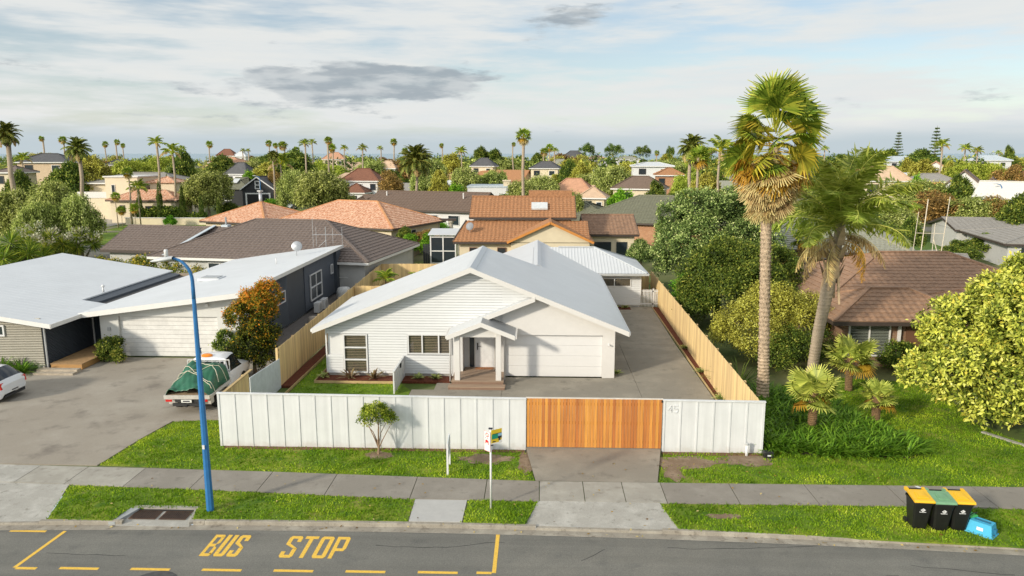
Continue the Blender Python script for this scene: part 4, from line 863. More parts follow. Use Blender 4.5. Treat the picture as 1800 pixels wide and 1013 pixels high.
def feather_leaf(name, mat, L0, seed, n=46, lw=.03, ll=.55, arch=.55, droop=.9, hang=.5, plume=0.0):
    rg = np.random.default_rng(seed); s = np.linspace(0, 1, n)
    X = L0 * (s - .18 * s ** 3); Z = L0 * (arch * s - droop * s ** 2.2 * .75); P = np.stack([X, 0 * X, Z], 1)
    D = np.gradient(P, axis=0); D = _unit(D); V, F, T = [], [], []
    for sd in (-1, 1):
        i0 = 6
        p = P[i0:]; d = D[i0:]; prof = np.sin(np.clip(s[i0:] * .93 + .08, 0, 1) * math.pi) ** .6; k = len(p)
        dirv = _unit(d * .55 + np.array([0, sd * 1.0, 0]) + np.array([0, 0, -hang]) * rg.uniform(.6, 1.5, (k, 1)) + rg.normal(size=(k, 3)) * (.08 + plume))
        nrm = _unit(np.cross(dirv, d) * sd)
        v, f = leaf_quads(p, nrm, dirv, ll * L0 * .42 * prof * rg.uniform(.85, 1.1, k), lw, .02); F.append(f + sum(len(a) for a in V)); V.append(v); T.append(np.repeat(rg.uniform(.25, .75, k), 4))
    w = np.linspace(.035, .006, n)[:, None]; side = np.array([[0, 1, 0]])
    a = P - side * w; b = P + side * w; v = np.stack([a[:-1], a[1:], b[1:], b[:-1]], 1).reshape(-1, 3); F.append(np.arange(len(v)).reshape(-1, 4) + sum(len(q) for q in V)); V.append(v); T.append(np.full(len(v), .85))
    u = np.array([[0, 0, 1]]); a = P - u * w; b = P + u * w; v = np.stack([a[:-1], a[1:], b[1:], b[:-1]], 1).reshape(-1, 3); F.append(np.arange(len(v)).reshape(-1, 4) + sum(len(q) for q in V)); V.append(v); T.append(np.full(len(v), .85))
    return np_mesh(name, np.concatenate(V), np.concatenate(F), mat, np.concatenate(T))
def ringed_trunk(name, mat, pts, rad, n=14, rings=60, bump=.06, seed=0):
    rn = random.Random(seed); P = [Vector(p) for p in pts]; rows = []
    for k in range(rings * 2 + 1):
        t = k / (rings * 2) * (len(P) - 1); i = min(int(t), len(P) - 2); f = t - i; c = P[i].lerp(P[i + 1], f); r = rad[i] + (rad[i + 1] - rad[i]) * f
        rows.append([c + Vector((math.cos(a), math.sin(a), 0)) * r * (1 + bump * (1 if k % 2 else -.4) * rn.uniform(.3, 1.5)) for a in [2 * math.pi * j / n + .2 * (k // 2 % 2) for j in range(n)] + [.2 * (k // 2 % 2)]])
    for r in rows: r[-1] = r[0]
    return MB().grid(rows).mesh(name, mat, smooth=False)
trunk_fan = M('palm_trunk_rough', (.42, .32, .22), rough=.95, var=.42, scale=9, bump=.8, bscale=30, stretch=(1, 1, .8))
trunk_smooth = M('palm_trunk_smooth', (.37, .295, .21), rough=.85, var=.2, scale=4, bump=.5, bscale=20, stretch=(.3, .3, 3))
trunk_fibre = M('palm_trunk_fibre', (.20, .125, .06), rough=1, var=.4, scale=12, bump=1, bscale=40)
def frond_rot(az, el, roll=0):
    """leaf +X turned to azimuth az and elevation el"""
    return (Matrix.Rotation(az, 4, 'Z') @ Matrix.Rotation(-el, 4, 'Y') @ Matrix.Rotation(roll, 4, 'X')).to_euler()
# far palms share whole crowns
def far_crown(name, mats, leafs, n, el0, el1, seed, r0=.0):
    """join n copies of leaf meshes into one crown mesh"""
    rn = random.Random(seed); V, F, T, MI = [], [], [], []; off = 0
    for k in range(n):
        me, mi = leafs[k % len(leafs)] if not callable(leafs) else leafs(k / n)
        co = np.empty(len(me.vertices) * 3, np.float32); me.vertices.foreach_get('co', co); co = co.reshape(-1, 3)
        fc = np.empty(len(me.loops), np.int32); me.loops.foreach_get('vertex_index', fc); fc = fc.reshape(-1, 4)
        tt = np.empty(len(me.vertices), np.float32); me.attributes['tint'].data.foreach_get('value', tt)
        el = el0 + (el1 - el0) * (k / max(1, n - 1)) + rn.uniform(-.12, .12); m = np.array(Matrix.Rotation(k * 2.399 + rn.uniform(-.2, .2), 3, 'Z') @ Matrix.Rotation(-el, 3, 'Y') @ Matrix.Rotation(rn.uniform(-.5, .5), 3, 'X'))
        V.append(co @ m.T * rn.uniform(.88, 1.1)); F.append(fc + off); T.append(tt); MI.append(np.full(len(fc), mi)); off += len(co)
    return np_mesh(name, np.concatenate(V), np.concatenate(F), mats, np.concatenate(T), mi=np.concatenate(MI))
_ff = [fan_leaf('fan', L_palm, .55, .75, s, nseg=12, droop=.3) for s in (1, 2)]; _fd = [fan_leaf('fan', L_palm_dead, .4, .8, s, nseg=10, droop=.5, spread=70) for s in (3, 4)]
_fy = [fan_leaf('fan', L_palm_yel, .5, .75, s, nseg=12, droop=.4) for s in (5,)]
FAR_FAN = [far_crown('palm_crown', [L_palm, L_palm_dead, L_palm_yel], lambda t, s=s: (_ff[int(t * 50) % 2], 0) if t < .62 else ((_fy[0], 2) if t < .74 else (_fd[int(t * 50) % 2], 1)), 27, 1.35, -1.35, s) for s in (1, 2, 3)]
L_date = leaf_mat('palm_date', [(0, (.03, .05, .010)), (.5, (.085, .115, .024)), (.85, (.19, .19, .05)), (1, (.32, .22, .07))], trans=.2, gain=1.7)
_pf = [feather_leaf('feather', L_date, 1.0, s, n=26, lw=.05, ll=.45, arch=.5, droop=.8, hang=.25) for s in (1, 2)]
FAR_FEATHER = [far_crown('palm_crown', [L_date, L_palm_dead], lambda t, s=s: (_pf[int(t * 60) % 2], 0 if t < .93 else 1), 72, 1.35, -.95, s + 5) for s in (1, 2)]
_pq = [feather_leaf('feather', L_palm, 1.0, s + 9, n=24, lw=.055, ll=.6, arch=.65, droop=1.05, hang=.7) for s in (1, 2)]
FAR_QUEEN = [far_crown('palm_crown', [L_palm, L_palm_dead], lambda t, s=s: (_pq[int(t * 60) % 2], 0 if t < .85 else 1), 17, 1.2, -.25, s + 8) for s in (1, 2)]
PTR = MB().tube([(0, 0, -.02), (.01, 0, .3), (-.005, .005, .65), (0, 0, 1)], [.016, .0125, .0115, .011], 8).mesh('trunk', trunk_smooth, smooth=True)
def palm(kind, label, pos, h, cr, group=None, name='palm_tree', fat=1.0):
    """h: height to the base of the crown, cr: crown radius"""
    t = thing(name, label, 'palm tree', (pos[0], pos[1], 0), 0, group)
    link('trunk', PTR, t, scale=(h * fat * 1.3, h * fat * 1.3, h), rot=(rnT.uniform(-.03, .03), rnT.uniform(-.03, .03), rnT.uniform(0, 6)))
    link('crown', rnT.choice({'fan': FAR_FAN, 'feather': FAR_FEATHER, 'queen': FAR_QUEEN}[kind]), t, loc=(0, 0, h), rot=(0, 0, rnT.uniform(0, 6)), scale=cr / (1.15 if kind == 'fan' else .68))
    return t
def palm_px(kind, label, px, Y, crow, rpx, **kw):
    """palm whose crown centre shows at (px, crow) with radius rpx pixels"""
    p = at(px, crow, Y); return palm(kind, label, (p.x, Y), p.z, rpx * Y * 1.02 / FPX, **kw)

# ================================================================== grass on the verges
def in_poly(P, poly):
    x, y = P[:, 0], P[:, 1]; r = np.zeros(len(P), bool); n = len(poly)
    for i in range(n):
        x0, y0 = poly[i][:2]; x1, y1 = poly[(i + 1) % n][:2]
        c = ((y0 > y) != (y1 > y)) & (x < (x1 - x0) * (y - y0) / ((y1 - y0) or 1e-9) + x0); r ^= c
    return r
L_palm2 = leaf_mat('palm_yellow_green', [(0, (.045, .075, .012)), (.5, (.15, .19, .032)), (.85, (.30, .29, .07)), (1, (.42, .34, .11))], trans=.34, rough=.42, gain=2.9)
L_palm_mix = leaf_mat('palm_turning', [(0, (.06, .075, .010)), (.5, (.21, .20, .025)), (.85, (.38, .27, .04)), (1, (.46, .26, .05))], trans=.3, gain=1.7)
soil_spots = [(-1.75, 24.25, .9, .40), (-.35, 24.1, .28, .85), (5.2, 24.2, 1.2, .46), (7.3, 24.45, .9, .44), (-5.55, 24.45, .5, .3), (5.5, 20.35, .45, .15), (4.55, 23.4, .32, .65)]
def vnoise(x, y, sc, seed):
    rg = np.random.default_rng(seed); g = rg.random((64, 64)); u, v = x * sc, y * sc; i, j = np.floor(u).astype(int), np.floor(v).astype(int); f, h = u - i, v - j; f = f * f * (3 - 2 * f); h = h * h * (3 - 2 * h)
    a = g[i % 64, j % 64]; b = g[(i + 1) % 64, j % 64]; c = g[i % 64, (j + 1) % 64]; d = g[(i + 1) % 64, (j + 1) % 64]
    return (a * (1 - f) + b * f) * (1 - h) + (c * (1 - f) + d * f) * h
def grass(name, label, poly, dens, hgt, seed, z=.015, straw=.25, wid=.022, xlim=None):
    rg = np.random.default_rng(seed); xs = [p[0] for p in poly]; ys = [p[1] for p in poly]; A = (max(xs) - min(xs)) * (max(ys) - min(ys)); n = int(A * dens)
    P = np.stack([rg.uniform(min(xs), max(xs), n), rg.uniform(min(ys), max(ys), n)], 1); k = in_poly(P, poly)
    for (cx, cy, rx, ry) in soil_spots:
        q = ((P[:, 0] - cx) / rx) ** 2 + ((P[:, 1] - cy) / ry) ** 2; k &= (q > 1.25) | ((q > .5) & (rg.random(n) < .35))
    P = P[k]; n = len(P); P = P + rg.normal(size=P.shape) * .035; x, y = P.T
    big = vnoise(x, y, .45, 3) * .6 + vnoise(x, y, 1.3, 4) * .4; fine = vnoise(x, y, 4.0, 5)
    keep = rg.random(n) < np.clip(.35 + .9 * fine + .5 * (big - .4), .25, 1); P, big, fine = P[keep], big[keep], fine[keep]; n = len(P)
    a = rg.uniform(0, 6.283, n); w = wid * rg.uniform(.7, 1.3, n); h = hgt * rg.uniform(.45, 1.2, n) * (.7 + .6 * fine); ln = h * rg.uniform(.2, .9, n); b = rg.uniform(0, 6.283, n)
    base = np.column_stack([P, np.full(n, z)]); s = np.column_stack([np.cos(a) * w, np.sin(a) * w, 0 * a]); tipv = base + np.column_stack([np.cos(b) * ln, np.sin(b) * ln, h])
    v = np.stack([base - s, base + s, tipv], 1).reshape(-1, 3)
    t = np.clip(.36 + .55 * (big - .35) * 1.2 + rg.normal(size=n) * .08 + (rg.random(n) < .02 + straw * np.clip(big - .5, 0, 1)) * .2, 0, 1)
    o = link(name, np_mesh(name, v, np.arange(n * 3).reshape(-1, 3), L_grass, np.repeat(t, 3))); tag(o, label, 'grass', kind='stuff'); return o
grass('verge_grass', 'mown grass strip between footpath and kerb, around blue lamp post', lawns['verge_left'], 620, .062, 1)
grass('verge_grass', 'small grass patch at the foot of bus stop pole', lawns['verge_pole'], 680, .075, 2)
grass('verge_grass', 'grass strip under the wheelie bins', [(4.08, 19.6), (13, 18.95), (14.6, 18.75), (14.6, 21.1), (11.3, 21.16), (3.75, 21.1)], 620, .062, 3)
grass('lawn_grass', 'grass strip between white fence and footpath', lawns['lawn_left'], 560, .062, 4)
grass('lawn_grass', 'sunlit lawn in front of the brown roofed house', [(3.96, 22.58), (17, 22.66), (18.3, 25.3), (17.2, 28.6), (18.5, 33.5), (13, 34.5), (9, 31), (8.1, 25.1), (4.5, 25.0)], 520, .065, 5)
grass('lawn_grass', 'bright clipped lawn inside the white fence', [(-11.0, 28), (-6.4, 28), (-6.3, 32.5), (-10.35, 32.5), (-10.35, 48), (-11.0, 48)], 420, .05, 6, z=.04, straw=0)
# ================================================================== house building kit
def tile_plane(b, P0, U, V, poly, tw=.33, gauge=.36, amp=.022, step=.026, cols=4):
    """courses of wavy tiles over a planar roof face; poly: convex (u,v) outline, v up the slope"""
    P0, U, V = Vector(P0), Vector(U).normalized(), Vector(V).normalized(); nrm = U.cross(V).normalized()
    if nrm.z < 0: nrm = -nrm
    vs = [p[1] for p in poly]; v = min(vs); top = max(vs)
    def rng(vv):
        vv = min(max(vv, min(vs) + 1e-5), top - 1e-5); xs = []
        for (a, c), (d, e) in zip(poly, poly[1:] + poly[:1]):
            if (c - vv) * (e - vv) <= 0 and c != e: xs.append(a + (d - a) * (vv - c) / (e - c))
        return min(xs), max(xs)
    while v < top - .02:
        v1 = min(v + gauge, top); a0, a1 = rng(v); c0, c1 = rng(v1); lo, hi = min(a0, c0), max(a1, c1); n = max(1, int((hi - lo) / tw * cols)); r0, r1, r2 = [], [], []
        for i in range(n + 1):
            u = lo + (hi - lo) * i / n; ub, ut = min(max(u, a0), a1), min(max(u, c0), c1)
            wv = lambda q: amp * (.5 + .5 * math.cos(2 * math.pi * q / tw))
            pb, pt = P0 + U * ub + V * v, P0 + U * ut + V * v1
            r0.append(pb + nrm * -.004); r1.append(pb + nrm * (step + wv(ub))); r2.append(pt + nrm * (.004 + wv(ut)))
        b.grid([r0, r1, r2]); v = v1
class House:
    def __init__(s, name, label, loc, rz=0.0, cat='house', group=None): s.o = thing(name, label, cat, (loc[0], loc[1], 0), rz, group)
    def block(s, x0, x1, y0, y1, ze, pitch=.42, ridge='x', kind='hip', oh=.5, wall=None, roof=None, tile=None, fascia=None, zb=0.0, cap=None, gable_mat=None, barge=None):
        MB().box(x0, x1, y0, y1, zb, ze - .05).build('wall', wall, s.o)
        X0, X1, Y0, Y1 = x0 - oh, x1 + oh, y0 - oh, y1 + oh; half = (Y1 - Y0) / 2 if ridge == 'x' else (X1 - X0) / 2; zr_ = ze + half * pitch; sl_ = math.hypot(half, half * pitch); h = half if kind == 'hip' else 0
        c = 1 / math.hypot(1, pitch); sn = pitch * c
        if ridge == 'x':
            ym = (Y0 + Y1) / 2; W_ = X1 - X0; planes = [((X0, Y0, ze), (1, 0, 0), (0, c, sn), [(0, 0), (W_, 0), (W_ - h, sl_), (h, sl_)]), ((X1, Y1, ze), (-1, 0, 0), (0, -c, sn), [(0, 0), (W_, 0), (W_ - h, sl_), (h, sl_)])]
            if h: planes += [((X0, Y1, ze), (0, -1, 0), (c, 0, sn), [(0, 0), (Y1 - Y0, 0), (half + .001, sl_), (half, sl_)]), ((X1, Y0, ze), (0, 1, 0), (-c, 0, sn), [(0, 0), (Y1 - Y0, 0), (half + .001, sl_), (half, sl_)])]
            rid = [((X0 + h, ym, zr_), (X1 - h, ym, zr_))]; cs = [(X0, Y0), (X0, Y1)], [(X1, Y0), (X1, Y1)]; ends = (Vector((X0 + h, ym, zr_)), Vector((X1 - h, ym, zr_)))
        else:
            xm = (X0 + X1) / 2; W_ = Y1 - Y0; planes = [((X0, Y1, ze), (0, -1, 0), (c, 0, sn), [(0, 0), (W_, 0), (W_ - h, sl_), (h, sl_)]), ((X1, Y0, ze), (0, 1, 0), (-c, 0, sn), [(0, 0), (W_, 0), (W_ - h, sl_), (h, sl_)])]
            if h: planes += [((X0, Y0, ze), (1, 0, 0), (0, c, sn), [(0, 0), (X1 - X0, 0), (half + .001, sl_), (half, sl_)]), ((X1, Y1, ze), (-1, 0, 0), (0, -c, sn), [(0, 0), (X1 - X0, 0), (half + .001, sl_), (half, sl_)])]
            rid = [((xm, Y0 + h, zr_), (xm, Y1 - h, zr_))]; cs = [(X0, Y0), (X1, Y0)], [(X0, Y1), (X1, Y1)]; ends = (Vector((xm, Y0 + h, zr_)), Vector((xm, Y1 - h, zr_)))
        rb = MB(); tb = MB()
        for (P0, U, V, poly) in planes:
            P0_, U_, V_ = Vector(P0), Vector(U), Vector(V); rb.prism([P0_ + U_ * a + V_ * e for a, e in poly], (0, 0, -.09))
            if tile: tile_plane(tb, P0_ + Vector((0, 0, .004)), U_, V_, poly, *tile)
        ro = rb.build('roof', roof, s.o)
        if tile: tb.build('roof_tiles', roof, ro)['kind'] = 'stuff'
        if h:
            for e, cc in zip(ends, cs):
                for q in cc: rid.append(((*q, ze), tuple(e)))
        for (p, q) in rid:
            if (Vector(p) - Vector(q)).length > .1: MB().bar(Vector(p) + Vector((0, 0, .05)), Vector(q) + Vector((0, 0, .05)), .22, .09).build('ridge_cap', cap or roof, ro)
        if not h:
            for k in (0, 1):
                if ridge == 'x':
                    xx = (x0, x1)[k]; P = [(xx, y0, ze - .1), (xx, y1, ze - .1), (xx, y1, ze + oh * pitch - .06), (xx, ym, zr_ - .1), (xx, y0, ze + oh * pitch - .06)]; off = (.12 if k == 0 else -.12, 0, 0); xe = (X0, X1)[k]
                    bars = [((xe, Y0, ze - .05), (xe, ym, zr_ - .05)), ((xe, Y1, ze - .05), (xe, ym, zr_ - .05))]
                else:
                    yy = (y0, y1)[k]; P = [(x0, yy, ze - .1), (x1, yy, ze - .1), (x1, yy, ze + oh * pitch - .06), (xm, yy, zr_ - .1), (x0, yy, ze + oh * pitch - .06)]; off = (0, .12 if k == 0 else -.12, 0); ye = (Y0, Y1)[k]
                    bars = [((X0, ye, ze - .05), (xm, ye, zr_ - .05)), ((X1, ye, ze - .05), (xm, ye, zr_ - .05))]
                MB().prism(P, off).build('gable', gable_mat or wall, s.o)
                for (p, q) in bars: MB().bar(p, q, .05, .2).build('barge_board', barge or fascia or roof, s.o)
        if fascia:
            f = MB(); t = .03
            if kind == 'hip' or ridge == 'x': f.box(X0, X1, Y0 - t, Y0, ze - .2, ze - .01); f.box(X0, X1, Y1, Y1 + t, ze - .2, ze - .01)
            if kind == 'hip' or ridge == 'y': f.box(X0 - t, X0, Y0, Y1, ze - .2, ze - .01); f.box(X1, X1 + t, Y0, Y1, ze - .2, ze - .01)
            f.build('fascia', fascia, s.o)
        return zr_
    def win(s, x0, x1, z0, z1, y, nx=1, nz=1, frame=None, fr=.06): return window(s.o, x0, x1, z0, z1, y, nx, nz, fr, frame or white_paint, depth=.05)
    def win_side(s, y0, y1, z0, z1, x, face=1, nx=1, nz=1, frame=None, fr=.06):
        """window in a wall facing +x (face 1) or -x"""
        w = window(s.o, 0, y1 - y0, z0, z1, 0, nx, nz, fr, frame or white_paint, depth=.05)
        if face > 0: w.location = (x, y0, 0); w.rotation_euler = (0, 0, R(90))
        else: w.location = (x, y1, 0); w.rotation_euler = (0, 0, R(-90))
        return w
    def part(s, name, b, mat, **k): return b.build(name, mat, s.o, **k)
tile_dark = M('tile_dark_brown', (.17, .132, .112), rough=.75, var=.30, scale=6, bump=.2)
tile_terra = M('tile_terracotta', (.42, .15, .06), rough=.8, scale=4.6, lo=.36, hi=.64, col2=(.78, .54, .38), bump=.2, var=.3, stretch=(1, 1, 1))
tile_brown = M('tile_rust_brown', (.38, .185, .085), rough=.8, var=.36, scale=7, bump=.2)
tile_choc = M('tile_chocolate', (.30, .18, .112), rough=.8, var=.26, scale=3, bump=.2)
tile_olive = M('tile_olive', (.17, .17, .115), rough=.75, var=.18, scale=3, bump=.2)
tile_grey = M('tile_grey_green', (.28, .28, .22), rough=.75, var=.22, scale=4, bump=.2)
tile_pale = M('tile_pale_sand', (.56, .40, .27), rough=.8, var=.12, scale=2)
tile_pink = M('tile_salmon', (.50, .27, .165), rough=.8, var=.15, scale=2)
tile_slate = M('tile_slate', (.09, .09, .095), rough=.7, var=.2, scale=2)
wall_cream = M('wall_cream', (.70, .60, .43), rough=.75, var=.05, scale=2)
wall_yellow = M('wall_ochre', (.62, .40, .14), rough=.75, var=.08, scale=2)
wall_grey = M('wall_grey', (.52, .52, .50), rough=.7, var=.06, scale=2)
wall_black = M('wall_black', (.022, .024, .028), rough=.6, var=.2, scale=2)
fascia_dark = M('fascia_dark', (.06, .045, .038), rough=.5)
fascia_orange = M('fascia_orange', (.60, .24, .05), rough=.6, var=.15)
def brick_mat(name, c1, c2, mortar, sc=1.0):
    m, nt, N, L = _new(name); o = N('ShaderNodeOutputMaterial'); bs = N('ShaderNodeBsdfPrincipled'); L(bs.outputs[0], o.inputs[0]); bs.inputs['Roughness'].default_value = .85
    t = N('ShaderNodeTexCoord'); mp = N('ShaderNodeMapping'); mp.inputs['Rotation'].default_value = (R(90), 0, 0); L(t.outputs['Object'], mp.inputs[0])
    b = N('ShaderNodeTexBrick'); L(mp.outputs[0], b.inputs[0]); b.inputs['Color1'].default_value = (*c1, 1); b.inputs['Color2'].default_value = (*c2, 1); b.inputs['Mortar'].default_value = (*mortar, 1)
    b.inputs['Scale'].default_value = 1; b.inputs['Brick Width'].default_value = .24 * sc; b.inputs['Row Height'].default_value = .086 * sc; b.inputs['Mortar Size'].default_value = .008; L(b.outputs[0], bs.inputs['Base Color']); return m
brick_brown = brick_mat('brick_brown', (.20, .105, .06), (.29, .165, .095), (.30, .25, .19)); brick_orange = brick_mat('brick_orange', (.40, .17, .075), (.50, .24, .12), (.45, .36, .26))

# ================================================================== grey neighbour with two sloping roofs
GN = House('grey_house', 'low grey neighbour house with two pale sloping roofs and white garage door', (-19, 36.6)); gx, gy = -19, 36.6
def gl(p): return (p[0] - gx, p[1] - gy, p[2])
nb_grey = M('neighbour_roof', (.64, .665, .685), rough=.45, var=.05, scale=.5)
wall_nb = M('neighbour_wall', (.66, .66, .63), rough=.7, var=.05, scale=1.5); dark_clad = M('dark_cladding', (.062, .075, .092), rough=.55, var=.1, scale=2)
zA = lambda x: 2.45 + .155 * (-23.3 - x); zB = lambda x: 2.47 + .133 * (x + 23.4)
ra = MB().prism([gl(p) for p in ((-32.3, 33.7, zA(-32.3)), (-23.28, 33.7, zA(-23.28)), (-23.28, 38.6, zA(-23.28)), (-24.75, 38.6, zA(-24.75)), (-24.75, 48.8, zA(-24.75)), (-32.3, 48.8, zA(-32.3)))], (0, 0, -.07)).build('roof', nb_grey, GN.o)
rb_ = MB().prism([gl(p) for p in ((-23.4, 36.1, zB(-23.4)), (-14.95, 36.1, zB(-14.95)), (-14.95, 56, zB(-14.95)), (-23.4, 56, zB(-23.4)))], (0, 0, -.07)).build('roof', nb_grey, GN.o)
rbm = MB(); y = 36.5
while y < 56: rbm.prism([gl((-23.38, y - .012, zB(-23.38) + .001)), gl((-23.38, y + .012, zB(-23.38) + .001)), gl((-23.38, y, zB(-23.38) + .006))], (8.4, 0, 8.4 * .133)); y += .45
rbm.build('sheet_ribs', nb_grey, rb_)['kind'] = 'stuff'
rbm = MB(); y = 34.1
while y < 48.6:
    xe = -23.3 if y < 38.6 else -24.78
    rbm.prism([gl((xe, y - .012, zA(xe) + .001)), gl((xe, y + .012, zA(xe) + .001)), gl((xe, y, zA(xe) + .006))], (-32.25 - xe, 0, zA(-32.25) - zA(xe))); y += .45
rbm.build('sheet_ribs', nb_grey, ra)['kind'] = 'stuff'
MB().prism([gl(p) for p in ((-24.74, 38.62, 2.36), (-23.42, 38.62, 2.36), (-23.42, 49, 2.36), (-24.74, 49, 2.36))], (0, 0, -.06)).build('flat_roof', M('membrane', (.085, .082, .08), rough=.9, var=.2, scale=3), GN.o)
MB().box(-24.74 - gx, -23.42 - gx, 48.4 - gy, 49 - gy, 2.362, 2.48).build('roof_hatch', M('membrane_tan', (.30, .24, .17), rough=.9), GN.o)
fas = M('fascia_white', (.74, .73, .70), rough=.5, var=.04)
def fasc(p, q, h, off=(0, -.04, 0)): MB().prism([gl(p), gl(q), (gl(q)[0], gl(q)[1], gl(q)[2] - h), (gl(p)[0], gl(p)[1], gl(p)[2] - h)], off).build('fascia', fas, GN.o)
fasc((-23.42, 36.1, zB(-23.42) + .01), (-14.93, 36.1, zB(-14.93) + .01), .26); fasc((-32.3, 33.7, zA(-32.3) + .01), (-23.26, 33.7, zA(-23.26) + .01), .22)
fasc((-23.28, 33.66, zA(-23.28) + .005), (-23.28, 38.6, zA(-23.28) + .005), .2, (.04, 0, 0)); fasc((-14.95, 36.06, zB(-14.95) + .01), (-14.95, 56, zB(-14.95) + .01), .22, (.04, 0, 0))
# garage front with opening
for (xa, xb, za, zb_) in ((-22.7, -21.72, 0, 2.2), (-16.5, -15.35, 0, 2.2)): MB().box(xa - gx, xb - gx, 36.7 - gy, 36.95 - gy, za, zb_).build('garage_wall', wall_nb, GN.o)
MB().prism([gl(p) for p in ((-22.7, 36.7, 2.2), (-15.35, 36.7, 2.2), (-15.35, 36.7, zB(-15.35) - .09), (-22.7, 36.7, zB(-22.7) - .09))], (0, .25, 0)).build('garage_wall', wall_nb, GN.o)
MB().prism([gl(p) for p in ((-22.7, 36.97, 0), (-15.36, 36.97, 0), (-15.36, 36.97, zB(-15.36) - .1), (-22.7, 36.97, zB(-22.7) - .1))], (0, 18.5, 0)).build('wall', wall_nb, GN.o)
ngd = bpy.data.objects.new('garage_door', None); COL.objects.link(ngd); ngd.parent = GN.o
for k in range(9): MB().box(-21.71 - gx, -16.51 - gx, 36.84 - gy, 36.88 - gy, .06 + k * .235, .06 + (k + 1) * .235 - .012).build('door_section', M('nb_door', (.73, .72, .69), rough=.45), ngd)
MB().box(-21.715 - gx, -16.505 - gx, 36.89 - gy, 36.92 - gy, .05, 2.19).build('door_backing', M('door_shadow'), ngd)
# dark right-hand wall with lining, windows
corr = M('corrugated_dark', (.085, .10, .125), rough=.5, var=.1, scale=3)
MB().box(-15.35 - gx, -15.22 - gx, 38.0 - gy, 55.3 - gy, .15, 3.4).build('side_wall', dark_clad, GN.o)
cm = MB()
for k in range(36): cm.tube([gl((-15.19, 47.0, .3 + k * .085)), gl((-15.19, 54.0, .3 + k * .085))], .035, 6)
cm.build('corrugated_lining', corr, GN.o)['kind'] = 'stuff'
cm = MB()
for k in range(36): cm.tube([gl((-15.19, 38.1, .3 + k * .085)), gl((-15.19, 43.6, .3 + k * .085))], .03, 6)
cm.build('corrugated_lining', dark_clad, GN.o)['kind'] = 'stuff'
MB().box(-15.34 - gx, -15.0 - gx, 54.2 - gy, 55.3 - gy, .15, 3.4).build('side_wall', dark_clad, GN.o)
GN.win_side(41.2 - gy, 43.1 - gy, 1.75, 2.45, -15.12 - gx); GN.win_side(48.0 - gy, 50.6 - gy, .75, 2.55, -15.10 - gx, nx=2, nz=2, fr=.08); GN.win_side(53.0 - gy, 53.5 - gy, 1.8, 2.5, -15.1 - gx)
# left wing: light corrugated front, dark return wall, entry door
MB().prism([gl(p) for p in ((-32, 34.3, 0), (-24.1, 34.3, 0), (-24.1, 34.3, zA(-24.1) - .09), (-32, 34.3, zA(-32) - .09))], (0, 14.2, 0)).build('wall', dark_clad, GN.o)
cm = MB()
for k in range(28): cm.tube([gl((-32, 34.27, .30 + k * .085)), gl((-24.15, 34.27, .30 + k * .085))], .038, 6)
cm.build('corrugated_lining', M('corrugated_stone', (.36, .335, .27), rough=.45, var=.06), GN.o)['kind'] = 'stuff'
GN.win(-28.4 - gx, -25.95 - gx, 1.72, 2.28, 34.20 - gy, fr=.08)
cm = MB()
for k in range(28): cm.tube([gl((-24.07, 34.4, .25 + k * .08)), gl((-24.07, 38.2, .25 + k * .08))], .03, 6)
cm.build('corrugated_lining', dark_clad, GN.o)['kind'] = 'stuff'
MB().box(-24.05 - gx, -22.7 - gx, 38.3 - gy, 38.45 - gy, 0, 2.4).build('entry_wall', M('entry_dark', (.10, .035, .03), rough=.4), GN.o)
MB().box(-24.02 - gx, -23.5 - gx, 38.24 - gy, 38.29 - gy, .2, 2.3).build('entry_window', dark_glass, GN.o)
for xx in (-24.02, -23.5): MB().box(xx - gx - .04, xx - gx + .04, 38.2 - gy, 38.29 - gy, .15, 2.35).build('frame', fas, GN.o)
MB().tube([gl((-23.98, 34.22, .1)), gl((-23.98, 34.22, 2.35))], .045, 8).build('downpipe', M('gutter_grey'), GN.o); MB().box(-24.45 - gx, -24.08 - gx, 34.1 - gy, 34.28 - gy, 0, .28).build('foundation', concrete_base, GN.o)
MB().box(-22.3 - gx, -22.15 - gx, 36.62 - gy, 36.7 - gy, 1.45, 1.62).build('wall_light', M('gutter_grey'), GN.o); MB().box(-17.0 - gx, -16.85 - gx, 36.5 - gy, 36.7 - gy, 2.78, 2.92).build('flood_light', fas, GN.o)
nsteps = bpy.data.objects.new('entry_deck', None); COL.objects.link(nsteps); nsteps.parent = GN.o
for k in range(28): MB().box(-23.9 - gx, -22.0 + (.35 if k > 14 else 0) - .3 - gx, 34.25 + k * .14 - gy, 34.38 + k * .14 - gy, .31, .35).build('deck_board', M('deck_tan', (.40, .25, .12), rough=.7, rand=.1, var=.2, scale=5), nsteps)
MB().box(-23.88 - gx, -22.32 - gx, 34.27 - gy, 38 - gy, .06, .309).build('riser', M('deck_riser_tan', (.45, .25, .09), rough=.7), nsteps)
for k, (ya, za) in enumerate(((33.85, .18), (33.5, .10))): MB().box(-24.2 + k * .05 - gx, -22.2 - gx, ya - .18 - gy, ya + .14 - gy, .04, za + .04).build('sleeper_step', M('sleeper', (.42, .36, .28), rough=.9, var=.3, scale=5), nsteps)
